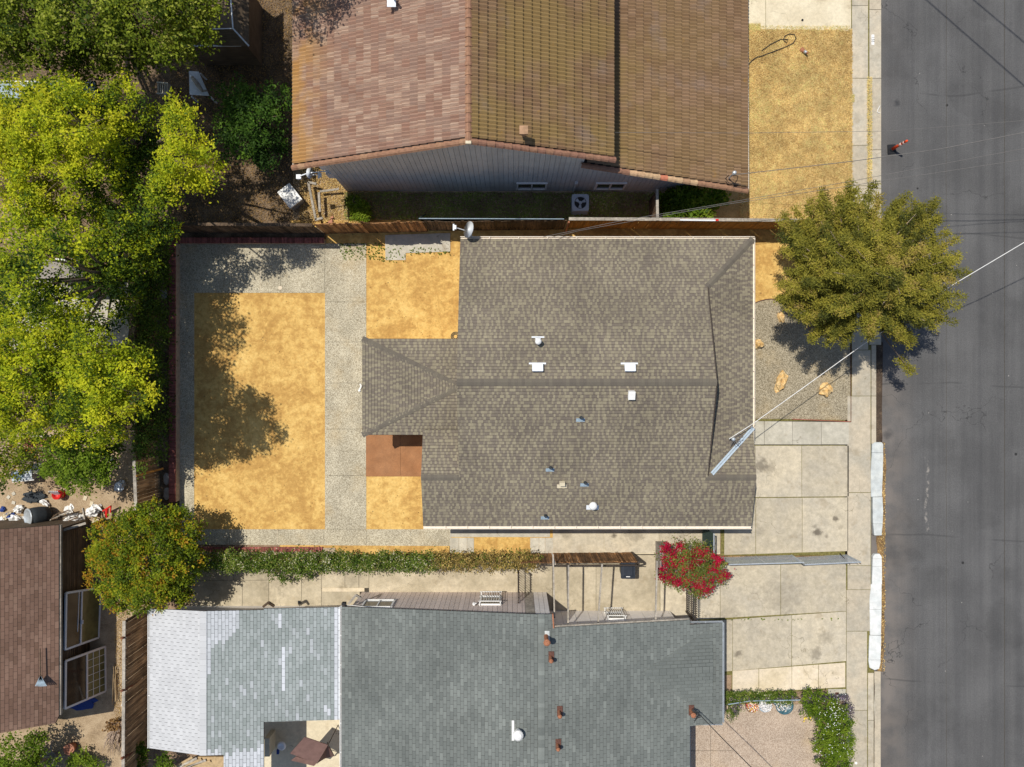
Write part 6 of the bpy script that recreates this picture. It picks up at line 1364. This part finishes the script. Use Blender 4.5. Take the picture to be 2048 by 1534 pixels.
def limbs(t, base, blobs, K, r0, mat='bark', twigs=60, twmat='twig'):
    m = MB(); base = Vector(base); hub = base+Vector((0, 0, min(b[2] for b in blobs)*.45))
    ct = sum((P(b[0], b[1], b[2]) for b in blobs), Vector())/len(blobs); hub += (ct-hub)*.12
    hub = Vector((hub.x, hub.y, max(.8, hub.z)))
    m.tube([base, base.lerp(hub, .5)+Vector((.05, .03, 0)), hub], [r0*1.25, r0, r0*.85], 9)
    m.build('trunk', mat, t, smooth=True)
    m = MB()
    for b in blobs:
        e = P(b[0], b[1], b[2]); mid = hub.lerp(e, .5)+Vector((random.uniform(-.2, .2), random.uniform(-.2, .2), .25)); m.tube([hub, mid, e], [r0*.55, r0*.33, r0*.12], 6)
    m.build('limb', mat, t)
    m = MB(); pick = NR.choice(len(K), min(twigs, len(K)), replace=False)
    for i in pick:
        e = Vector(K[i, :3]); b = min(blobs, key=lambda b: (P(b[0], b[1], b[2])-e).length); s_ = P(b[0], b[1], b[2])-Vector((0, 0, .3)); m.tube([s_, s_.lerp(e, .55)+Vector((0, 0, .08)), e+(e-s_).normalized()*.12], [.022, .013, .005], 4)
    m.build('twig', twmat, t, 'stuff')
def tree(name, label, base, blobs, dens, per, crad, size, mat, r0=.16, twigs=80, surf=.55, flat=.55, cat='tree', tvar=.12):
    t = thing(name, base, label, cat); K = clusters(blobs, dens, crad, surf); C, s, tt, off = foliage(K, per, crad, size, flat, tvar=tvar)
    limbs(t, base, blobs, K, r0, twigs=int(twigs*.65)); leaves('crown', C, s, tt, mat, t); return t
# a: green maple top left
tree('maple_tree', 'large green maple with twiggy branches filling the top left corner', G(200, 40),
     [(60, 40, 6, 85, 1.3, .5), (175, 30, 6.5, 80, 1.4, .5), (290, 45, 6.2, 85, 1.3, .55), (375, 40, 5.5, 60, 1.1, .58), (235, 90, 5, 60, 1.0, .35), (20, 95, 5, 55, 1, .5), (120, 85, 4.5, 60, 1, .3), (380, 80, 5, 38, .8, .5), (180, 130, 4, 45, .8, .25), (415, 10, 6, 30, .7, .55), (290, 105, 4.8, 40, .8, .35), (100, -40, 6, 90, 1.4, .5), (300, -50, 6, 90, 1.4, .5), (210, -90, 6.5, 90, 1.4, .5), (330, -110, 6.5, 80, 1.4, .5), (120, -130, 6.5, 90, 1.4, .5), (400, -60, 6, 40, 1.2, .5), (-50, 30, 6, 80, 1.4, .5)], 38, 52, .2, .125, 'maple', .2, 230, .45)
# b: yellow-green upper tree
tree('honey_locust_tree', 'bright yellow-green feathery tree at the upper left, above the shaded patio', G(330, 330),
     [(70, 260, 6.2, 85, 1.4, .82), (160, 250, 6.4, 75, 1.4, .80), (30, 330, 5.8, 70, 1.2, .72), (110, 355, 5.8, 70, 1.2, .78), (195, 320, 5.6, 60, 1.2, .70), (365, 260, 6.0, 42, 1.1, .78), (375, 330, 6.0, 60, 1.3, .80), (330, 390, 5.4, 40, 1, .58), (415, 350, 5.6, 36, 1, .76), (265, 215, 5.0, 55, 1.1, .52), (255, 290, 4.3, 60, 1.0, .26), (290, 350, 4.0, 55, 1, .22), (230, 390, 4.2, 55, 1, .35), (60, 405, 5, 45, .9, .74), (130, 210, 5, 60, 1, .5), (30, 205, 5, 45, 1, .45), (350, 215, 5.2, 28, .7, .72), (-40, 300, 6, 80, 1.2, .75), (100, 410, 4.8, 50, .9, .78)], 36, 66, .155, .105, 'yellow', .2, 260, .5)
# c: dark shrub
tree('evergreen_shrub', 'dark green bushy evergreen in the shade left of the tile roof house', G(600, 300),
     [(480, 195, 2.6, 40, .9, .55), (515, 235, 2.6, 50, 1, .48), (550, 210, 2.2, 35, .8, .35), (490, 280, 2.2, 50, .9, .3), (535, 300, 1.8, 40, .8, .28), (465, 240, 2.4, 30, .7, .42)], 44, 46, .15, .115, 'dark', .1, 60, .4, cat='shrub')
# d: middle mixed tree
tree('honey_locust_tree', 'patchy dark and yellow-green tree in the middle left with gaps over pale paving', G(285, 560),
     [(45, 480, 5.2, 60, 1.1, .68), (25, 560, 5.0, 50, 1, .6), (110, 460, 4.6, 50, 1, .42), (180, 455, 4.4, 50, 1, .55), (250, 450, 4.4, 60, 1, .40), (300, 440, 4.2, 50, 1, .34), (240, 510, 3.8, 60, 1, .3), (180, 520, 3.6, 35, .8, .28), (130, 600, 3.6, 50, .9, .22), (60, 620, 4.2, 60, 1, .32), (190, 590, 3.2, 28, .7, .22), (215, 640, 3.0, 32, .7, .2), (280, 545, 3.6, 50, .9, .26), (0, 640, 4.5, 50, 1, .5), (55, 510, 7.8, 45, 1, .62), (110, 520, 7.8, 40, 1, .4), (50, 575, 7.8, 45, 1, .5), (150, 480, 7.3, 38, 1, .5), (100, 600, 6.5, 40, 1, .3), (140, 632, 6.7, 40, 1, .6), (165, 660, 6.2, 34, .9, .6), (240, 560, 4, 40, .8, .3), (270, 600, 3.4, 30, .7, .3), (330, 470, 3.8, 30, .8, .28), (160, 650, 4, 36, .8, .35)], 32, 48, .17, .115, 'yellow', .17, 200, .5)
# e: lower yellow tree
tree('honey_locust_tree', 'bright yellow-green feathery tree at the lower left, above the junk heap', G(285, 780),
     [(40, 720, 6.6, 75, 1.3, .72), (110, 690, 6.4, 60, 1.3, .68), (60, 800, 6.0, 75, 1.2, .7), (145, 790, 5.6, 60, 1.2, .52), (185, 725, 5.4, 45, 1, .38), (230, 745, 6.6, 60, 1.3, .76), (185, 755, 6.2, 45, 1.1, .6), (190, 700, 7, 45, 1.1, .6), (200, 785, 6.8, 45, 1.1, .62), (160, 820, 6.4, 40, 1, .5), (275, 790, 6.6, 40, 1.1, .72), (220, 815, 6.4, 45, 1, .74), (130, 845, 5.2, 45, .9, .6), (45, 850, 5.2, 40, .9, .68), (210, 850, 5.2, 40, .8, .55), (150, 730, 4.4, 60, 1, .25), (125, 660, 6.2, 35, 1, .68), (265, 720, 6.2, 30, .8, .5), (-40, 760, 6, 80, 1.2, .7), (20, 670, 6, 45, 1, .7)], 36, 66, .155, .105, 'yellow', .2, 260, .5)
# f: ivy over the fence
t = thing('ivy_hedge', (-15.9, 1, 0), 'dark ivy mounded over the fence beside the long brick planter wall', 'ivy')
bl = [(315-(y-450)*.02, y, 2.0+.5*noise.noise((y*.02, 0, 4)), 30+7*noise.noise((y*.03, 3, 3)), .9, .42+.12*noise.noise((y*.02, 7, 1))) for y in range(455, 905, 22)]+[(295, 890, 2.3, 22, .5, .5), (275, 560, 2.2, 34, .8, .45), (275, 620, 2.1, 34, .8, .5), (280, 700, 2.1, 30, .8, .5), (275, 820, 2.1, 32, .8, .45), (283, 935, 2.5, 6, .2, .8), (300, 760, 2.1, 30, .8, .5)]
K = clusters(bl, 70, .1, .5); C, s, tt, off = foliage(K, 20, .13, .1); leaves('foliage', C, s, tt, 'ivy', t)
# g-h small ones
tree('citrus_tree', 'small bright green leafy tree just above the dirt yard with the red can', G(220, 930),
     [(160, 905, 2.8, 45, .8, .6), (185, 935, 2.6, 38, .7, .6), (125, 925, 2.4, 34, .7, .5), (205, 920, 2.4, 25, .6, .6), (150, 955, 2.2, 30, .5, .6), (110, 945, 2.0, 22, .5, .6), (185, 960, 2.0, 20, .5, .55), (130, 885, 3, 30, .7, .5), (215, 900, 2.0, 22, .5, .3), (225, 880, 2, 30, .5, .2)], 60, 26, .13, .12, 'bright', .08, 60, .5)
tree('yellowing_shrub', 'olive and yellow speckled shrub at the left edge above the sink cabinet', G(60, 915),
     [(15, 895, 2.4, 45, .8, .62), (60, 905, 2.2, 34, .7, .58), (20, 935, 2, 28, .5, .62), (85, 920, 1.8, 18, .5, .4), (-20, 900, 2, 40, .7, .6), (5, 965, 1.4, 18, .4, .2)], 60, 24, .13, .1, 'orange', .07, 50, .5, cat='shrub')
# i round tree
tree('round_tree', 'round dense green tree with orange-tinted new leaves at the corner of the sand yard', G(345, 1095),
     [(300, 1110, 2.7, 92, 1.2, .62), (235, 1085, 2.3, 52, .8, .70), (232, 1150, 2.2, 50, .8, .74), (300, 1050, 2.3, 48, .8, .60), (365, 1055, 2.1, 40, .7, .60), (365, 1120, 2.2, 46, .8, .52), (300, 1175, 2.2, 50, .8, .62), (245, 1190, 1.8, 28, .6, .66), (350, 1175, 2.0, 36, .7, .58), (210, 1110, 1.9, 26, .6, .7)], 70, 46, .12, .10, 'orange', .12, 30, .62)
# j bottom left
tree('leafy_shrub', 'green shrub with pale dead twigs at the bottom left corner', G(90, 1500),
     [(40, 1500, 1.5, 45, .6, .55), (75, 1485, 1.3, 26, .5, .5), (15, 1530, 1.6, 45, .6, .55), (85, 1525, 1.2, 28, .5, .5), (45, 1560, 1.4, 50, .6, .55)], 60, 22, .13, .11, 'bright', .06, 60, .5, cat='shrub')
for i, (x, y, r, l) in enumerate(((712, 412, 24, 'bright green bush in the corner by the grey siding wall'), (725, 428, 0, ''),)):
    if r: tree('green_bush', l, G(x, y), [(x-8, y-10, .5, 14, .3, .35), (x+10, y+12, .6, 20, .35, .7), (x+4, y, .7, 14, .3, .6), (x+22, y+16, .4, 10, .2, .65)], 260, 24, .07, .08, 'bright', .03, 20, .4, cat='bush')
tree('philodendron_plant', 'shaded leafy plant with pale stems beyond the narrow side gate', G(1405, 415), [(1372, 402, .8, 34, .5, .32), (1400, 412, .9, 26, .5, .6), (1425, 395, 1, 28, .5, .4), (1385, 425, .7, 20, .4, .62), (1340, 410, .6, 26, .4, .2), (1345, 425, .5, 20, .4, .2)], 90, 22, .12, .17, 'bright', .04, 40, .4, cat='plant')
tree('leafy_weed', 'green weeds spilling around the terracotta pot at the bottom left', G(175, 1520), [(165, 1515, .4, 18, .25, .55), (190, 1530, .4, 14, .2, .6), (150, 1530, .4, 14, .2, .5)], 200, 20, .08, .1, 'bright', .02, 15, .4, cat='weed')
tree('leafy_weed', 'weeds in the gap left of the white shingle roof at the bottom', G(290, 1500), [(285, 1495, .8, 12, .3, .3), (280, 1520, .8, 14, .3, .3), (330, 1525, .8, 18, .3, .15)], 200, 20, .08, .1, 'bright', .02, 15, .4, cat='weed')
tree('maple_tree', 'tree beyond the top edge whose shadow falls on the corner of the clay tile roof', G(560, -130), [(545, -95, 7, 60, 1, .5), (610, -110, 7, 50, 1, .5), (480, -120, 7, 70, 1, .5)], 34, 24, .2, .12, 'maple', .15, 60, .45)
# k olive juniper by the road
def juniper():
    base = G(1662, 600); t = thing('juniper_tree', base, 'large olive-green spreading juniper over the sidewalk and road edge', 'tree')
    hub = Vector((base.x, base.y, 2.0)); m = MB(); m.tube([base, base+Vector((.1, .05, 1)), hub], [.24, .19, .17], 10); m.build('trunk', 'bark', t, smooth=True)
    outline = [(1562, 445), (1572, 430), (1590, 418), (1620, 400), (1648, 385), (1680, 392), (1700, 368), (1748, 368), (1760, 390), (1800, 400), (1815, 392), (1840, 412), (1860, 425), (1872, 402), (1880, 440), (1895, 465), (1912, 480), (1916, 510), (1935, 545), (1905, 560), (1890, 575), (1925, 605), (1915, 625), (1880, 640), (1905, 658), (1870, 668), (1830, 655), (1825, 692), (1800, 680), (1780, 670), (1740, 685), (1700, 668), (1690, 700), (1655, 702), (1625, 690), (1615, 655), (1590, 645), (1572, 625), (1558, 600), (1562, 570), (1575, 545), (1570, 500), (1562, 470)]
    ctr = (1725, 540); K = []; D = []; lm = MB(); tw = MB()
    def inside(x, y):
        c = False; n = len(outline)
        for i in range(n):
            x1, y1 = outline[i]; x2, y2 = outline[(i+1) % n]
            if (y1 > y) != (y2 > y) and x < (x2-x1)*(y-y1)/(y2-y1)+x1: c = not c
        return c
    rr = random.Random(5); cnt = 0
    # branch tips: the outline's spikes plus filling ones
    tips = [(x, y-(13 if y > 600 else 0)) for x, y in outline]
    while len(tips) < 235:
        x, y = rr.uniform(1555, 1940), rr.uniform(365, 690)
        if inside(x, y): tips.append((x, y))
    for i, (x, y) in enumerate(tips):
        dx, dy = x-ctr[0], y-ctr[1]; ang = math.hypot(dx/200, dy/165); ang = min(1, ang)
        z = 3.85+2.4*(1-ang**1.7)+rr.uniform(-.9, .35); tip = P(x, y, z); ht = z
        inner = hub.lerp(tip, .35)+Vector((0, 0, .5)); dvec = (tip-hub); dh = Vector((dvec.x, dvec.y, 0)).normalized()
        dirv = (dh*1.3+Vector((.3, -.05, .3))).normalized()
        tb = .52+rr.gauss(0, .2)
        L = .85 if i >= len(outline) else 1.3; n = 4 if i >= len(outline) else 7
        for k in range(n):
            f = k/max(1, n-1); c = tip-dirv*L*f; wdt = .02+.12*f
            for j in range(1+int(2.2*f)):
                o_ = Vector((rr.gauss(0, wdt), rr.gauss(0, wdt), rr.gauss(0, wdt*.5))); K.append((*(c+o_), tb+rr.gauss(0, .08))); D.append(tuple(dirv))
        if i % 3 == 0: lm.tube([hub, inner, tip-dirv*L*.5], [.08, .05, .015], 5)
        if i % 4 == 0: tw.tube([tip-dirv*L*1.4, tip-dirv*.2+Vector((0, 0, .1))], [.02, .007], 4)
    x = [(1800, 722, 2.2), (1822, 742, 2.2), (1812, 733, 2.2)]
    for (a, b, z) in x:
        for _ in range(2): K.append((*P(a+rr.uniform(-2, 2), b+rr.uniform(-2, 2), z), .6)); D.append((.7, -.5, 0))
    lm.tube([hub, P(1780, 690, 2.5), P(1824, 744, 2.2)], [.05, .03, .008], 5)
    lm.build('limb', 'bark', t); tw.build('twig', 'twig', t, 'stuff')
    K = np.array(K); D = np.array(D); C, s, tt, off = foliage(K, 120, .10, .08, .7); n = len(K)
    # needles point outward from their tuft
    d = off/np.linalg.norm(off, axis=1)[:, None]+np.array([.3, 0, .2]); leaves('crown', C, s*1.15, tt, 'juniper', t, up=.55, aspect=.33, dirs=d)
juniper()
# bougainvillea
t = thing('bougainvillea', G(1375, 1125), 'bougainvillea bush covered in crimson flowers over the end of the fence and gate', 'flowering bush')
bl = [(1350, 1110, 2.0, 34, .5, .5), (1385, 1120, 2.2, 40, .6, .5), (1350, 1145, 2.0, 34, .5, .5), (1395, 1155, 2.1, 38, .5, .5), (1425, 1140, 2.0, 26, .5, .5), (1400, 1100, 2.0, 24, .4, .5), (1435, 1150, 1.8, 18, .4, .5), (1402, 1175, 1.9, 18, .4, .5)]
K = clusters(bl, 140, .1, .5); limbs(t, G(1372, 1128), bl, K, .04, twigs=60)
C, s, tt, off = foliage(K, 11, .09, .075); leaves('leaves', C, s, tt, 'boug', t)
cl = [(1328, 1098), (1336, 1092), (1362, 1090), (1350, 1112), (1332, 1118), (1343, 1110), (1352, 1122), (1330, 1133), (1325, 1152), (1334, 1158), (1340, 1150), (1346, 1156), (1358, 1096), (1372, 1110), (1368, 1128), (1378, 1127), (1395, 1102), (1403, 1106), (1412, 1104), (1405, 1118), (1398, 1122), (1432, 1128), (1428, 1138), (1438, 1120), (1418, 1140), (1408, 1140), (1392, 1148), (1400, 1160), (1405, 1172), (1390, 1170), (1378, 1162), (1372, 1170), (1412, 1184), (1422, 1174), (1425, 1158), (1447, 1148), (1455, 1153), (1440, 1160), (1360, 1158), (1355, 1166), (1385, 1110), (1390, 1130), (1321, 1142), (1333, 1104), (1415, 1163), (1425, 1110), (1345, 1133), (1366, 1145), (1400, 1182)]
K2 = np.array([(*P(x+NR.normal()*2, y+NR.normal()*2, 2.25+NR.normal()*.15), .5+NR.normal()*.2) for x, y in cl for _ in range(3)]); C, s, tt, off = foliage(K2, 34, .09, .075); leaves('bract', C, s, tt, 'bract', t)
one('street_bin', lambda m: m.box(G(1340, 1140, .9), (.9, .9, .04)), 'darkmetal', (0, 0, 0), 'dark board half hidden under the left side of the bougainvillea', 'board') if 0 else None
t = thing('plant_shelf', P(1328, 1125, 1.0), 'dark panel edge showing at the left side of the bougainvillea', 'panel'); p = P(1324, 1110, 1.2); m = MB(); m.box((p.x+.2, P(0, 1122, 1.0).y, .55), (.5, 1.3, 1.1)); m.build('panel', 'greyrock', t); m = MB(); m.bar(P(1335, 1160, 1.0), P(1362, 1160, 1.0), .1, .05); m.build('edge', 'vent', t)
# long hedge on the south fence
t = thing('vine_hedge', G(700, 1118), 'long low green vine hedge with pale flowers along the bottom of the yard', 'hedge')
bl = [(x, 1122+4*noise.noise((x*.02, 0, 0)), 1.25+.2*noise.noise((x*.03, 2, 0)), 20+6*noise.noise((x*.04, 5, 0)), .45, .55+.12*noise.noise((x*.03, 9, 0))) for x in range(418, 870, 13)]+[(545, 1148, .7, 12, .3, .5), (575, 1150, .6, 14, .25, .4), (600, 1145, .6, 12, .25, .45), (620, 1150, .3, 6, .2, .5)]
K = clusters(bl, 190, .08, .4); C, s, tt, off = foliage(K, 17, .085, .075, tvar=.2); leaves('foliage', C, s, tt, 'hedge', t)
t = thing('vine_hedge', G(960, 1118), 'straw-coloured drying vine on the fence, right of the green hedge', 'hedge')
bl = [(x, 1121, 1.25+.2*noise.noise((x*.03, 2, 0)), 19+6*noise.noise((x*.04, 5, 0)), .4, .45+.15*noise.noise((x*.03, 9, 0))) for x in range(862, 1072, 12)]
K = clusters(bl, 150, .08, .4); C, s, tt, off = foliage(K, 13, .085, .07, tvar=.22); leaves('foliage', C, s, tt, 'dryv', t)
C, s, tt, off = foliage(K[::6], 10, .1, .08); leaves('green_leaves', C, s, tt*.7, 'hedge', t)
# front hedge and flower bushes
t = thing('front_hedge', G(1500, 1392), 'narrow green hedge strip between the pale paving and the pink driveway', 'hedge')
bl = [(x, 1394, .5, 12, .3, .5+.15*noise.noise((x*.05, 1, 1))) for x in range(1452, 1592, 10)]
K = clusters(bl, 260, .06, .4); C, s, tt, off = foliage(K, 16, .06, .065); leaves('foliage', C, s, tt, 'hedge', t)
C = np.array([G(1450+NR.rand()*135, 1385+NR.normal()*2, .45+NR.rand()*.3) for _ in range(500)]); leaves('lavender_spikes', C, .07, NR.rand(500), 'lav', t, kind='stuff')
t = thing('small_shrub', G(1465, 1425), 'small fading shrub at the corner of the grey-green roof and pink driveway', 'shrub')
K = clusters([(1470, 1417, .4, 14, .25, .5), (1458, 1430, .4, 12, .2, .5)], 300, .06, .3); C, s, tt, off = foliage(K, 10, .06, .06); leaves('foliage', C, s, tt, 'hedge', t); K = clusters([(1472, 1413, .4, 13, .25, .5)], 300, .06, .3); C, s, tt, off = foliage(K, 12, .06, .06); leaves('lavender_spikes', C, s, tt, 'lav', t, kind='stuff')
t = thing('flowering_bush', G(1650, 1415), 'rounded green bush with white flowers between the sidewalk and pink driveway, the upper one', 'flowering bush')
bl = [(1622, 1400, .7, 24, .4, .42), (1645, 1415, .8, 28, .45, .45), (1670, 1425, .8, 26, .45, .6), (1685, 1445, .7, 20, .4, .62), (1650, 1440, .7, 24, .4, .5), (1615, 1420, .6, 16, .3, .35), (1665, 1455, .6, 20, .3, .55)]
K = clusters(bl, 170, .08, .4); C, s, tt, off = foliage(K, 20, .07, .075); tt = tt+(K[:, 3].mean()*0)+NR.normal(size=len(tt))*.12; leaves('foliage', C, s, tt, 'bright', t)
C = np.array([P(1668+NR.normal()*14, 1430+NR.normal()*16, 1.2+NR.rand()*.15) for _ in range(90)]); leaves('white_flower', C, .06, NR.rand(90), 'white', t, kind='stuff')
C = np.array([G(1595+NR.rand()*90, 1380+(NR.rand()**2)*12+max(0, 1)*0, .5+NR.rand()*.3) for _ in range(700)]); C2 = np.array([G(1675+NR.rand()*18, 1395+NR.rand()*25, .5+NR.rand()*.3) for _ in range(250)]); leaves('lavender_spikes', np.concatenate([C, C2]), .075, NR.rand(950), 'lav', t, kind='stuff')
C = np.array([G(1602+NR.rand()*20, 1428+NR.rand()*12, .15) for _ in range(14)]); leaves('yellow_flower', C, .12, np.full(14, .5), 'flower', t)
t = thing('flowering_bush', G(1665, 1490), 'rounded green bush with scattered white flowers near the bottom edge, the lower one', 'flowering bush')
bl = [(1650, 1480, .7, 26, .4, .6), (1680, 1475, .7, 26, .4, .62), (1665, 1500, .7, 28, .4, .62), (1690, 1500, .6, 18, .3, .6), (1655, 1525, .6, 22, .3, .4), (1680, 1530, .6, 24, .3, .4), (1635, 1495, .4, 10, .2, .6), (1670, 1560, .6, 30, .3, .5)]
K = clusters(bl, 170, .08, .4); C, s, tt, off = foliage(K, 20, .07, .075); tt = tt+(K[:, 3].mean()*0)+NR.normal(size=len(tt))*.12; leaves('foliage', C, s, tt, 'bright', t)
C = np.array([P(1670+NR.normal()*20, 1495+NR.normal()*16, 1.1+NR.rand()*.15) for _ in range(40)]); leaves('white_flower', C, .06, NR.rand(40), 'white', t, kind='stuff')
# dry grass lawn: blades
def scatter(n, x0, y0, x1, y1, z): u = NR.rand(n, 2); a, b = G(x0, y1), G(x1, y0); return np.stack([a.x+u[:, 0]*(b.x-a.x), a.y+u[:, 1]*(b.y-a.y), z+NR.rand(n)*.03], 1)
n = 100000; C = scatter(n, 1480, 60, 1704, 445, .02); nz = np.array([noise.noise((c[0]*.5, c[1]*.5, 0))*.6+noise.noise((c[0]*3.2, c[1]*3.2, 0))*.8 for c in C]); 
keep = NR.rand(n) < .75+nz*.8; C = C[keep]; nz = nz[keep]; d = NR.normal(size=(len(C), 3)); d[:, 2] = np.abs(d[:, 2])*.3
tag(leaves('dry_grass', C, .15, .48+nz*.35+NR.normal(size=len(C))*.25, 'straw', None, up=1.2, aspect=.11, dirs=d), 'dry golden grass covering the lawn at the upper right', 'grass', kind='stuff')
n = 1500; C = scatter(n, 1733, 155, 1743, 365, .05); tag(leaves('kerb_weeds', C, .12, .8+NR.normal(size=n)*.15, 'straw', None, up=.8, aspect=.12), 'yellow weeds growing in the joint between sidewalk and kerb', 'weeds', kind='stuff')
n = 1300; C = np.concatenate([scatter(n, 1464, 52, 1700, 63, .02), scatter(500, 1495, 48, 1520, 62, .03), scatter(160, 1700, 190, 1708, 205, .03)]); tag(leaves('lawn_edge_grass', C, .12, .9+NR.normal(size=len(C))*.15, 'straw', None, up=.8, aspect=.1), 'greenish grass along the edge of the cream driveway', 'grass', kind='stuff')
# ground cover and leaf litter
n = 12000; C = scatter(n, 690, 386, 1310, 440, .05); nz = np.array([noise.noise((c[0]*.8, c[1]*.8, 5)) for c in C]); C[:, 2] += np.clip(nz, 0, 1)*.35
tag(leaves('ground_cover', C, .10, .62+nz*.4+NR.normal(size=n)*.2, 'weeds', None, up=.6), 'dark weedy ground cover along the grey siding wall of the tile-roof house', 'ground cover', kind='stuff')
n = 7800; C = np.concatenate([scatter(n, 600, 335, 760, 445, .03), scatter(900, 1745+12, 884, 1773, 1345, -.1)]); tag(leaves('leaf_litter', C, .07, .3+.7*NR.rand(len(C)), 'litter', None, up=1.2), 'pale fallen leaves in the corner by the planter and in the gutter', 'leaf litter', kind='stuff')
n = 15000; C = scatter(n, 340, -20, 640, 445, .03); tag(leaves('leaf_litter', C, .06, NR.rand(n)*.6, 'litter', None, up=1.2), 'brown fallen leaves on the shaded soil left of the tile roof', 'leaf litter', kind='stuff')
n = 3500; C = scatter(n, 0, 100, 330, 720, .03); tag(leaves('leaf_litter', C, .06, NR.rand(n)*.8, 'litter', None, up=1.2), 'fallen leaves under the left trees', 'leaf litter', kind='stuff')
C = scatter(1200, 230, 1215, 256, 1440, .03); tag(leaves('wood_chips', C, .05, NR.rand(1200), 'litter', None, up=1.2), 'pale chips and pebbles on the dirt strip beside the slatted fence', 'chips', kind='stuff')
C = np.concatenate([scatter(160, 680, 487, 760, 520, .04), scatter(60, 760, 490, 810, 525, .05), scatter(50, 820, 495, 900, 510, .06), scatter(25, 1460, 1236, 1690, 1240, .04)]); tag(leaves('small_weeds', C, .1, .4+NR.rand(len(C))*.4, 'hedge', None, up=.6), 'tiny green weeds around the concrete pad at the top of the sand yard', 'weeds', kind='stuff')
# twisted roots / fallen wood under right fence end: small red object on the fence cap
t = thing('red_reflector', P(1436, 441, 1.9), 'white and red strip lying along the fence cap behind the shaded plant', 'strip'); m = MB(); m.bar(P(1360, 440, 1.93), P(1436, 441, 1.93), .06, .04); m.build('strip', 'vent', t); m = MB(); m.box(P(1434, 440, 1.96), (.12, .08, .06)); m.build('end_piece', 'red', t)

C = np.concatenate([scatter(90, 392, 590, 648, 1055, .02), scatter(70, 735, 500, 915, 675, .02), scatter(20, 735, 955, 842, 1055, .02)]); tag(leaves('sand_specks', C, .06, .2+NR.rand(len(C))*.4, 'litter', None, up=1), 'tiny dry leaves and clods scattered on the sand yard', 'specks', kind='stuff')
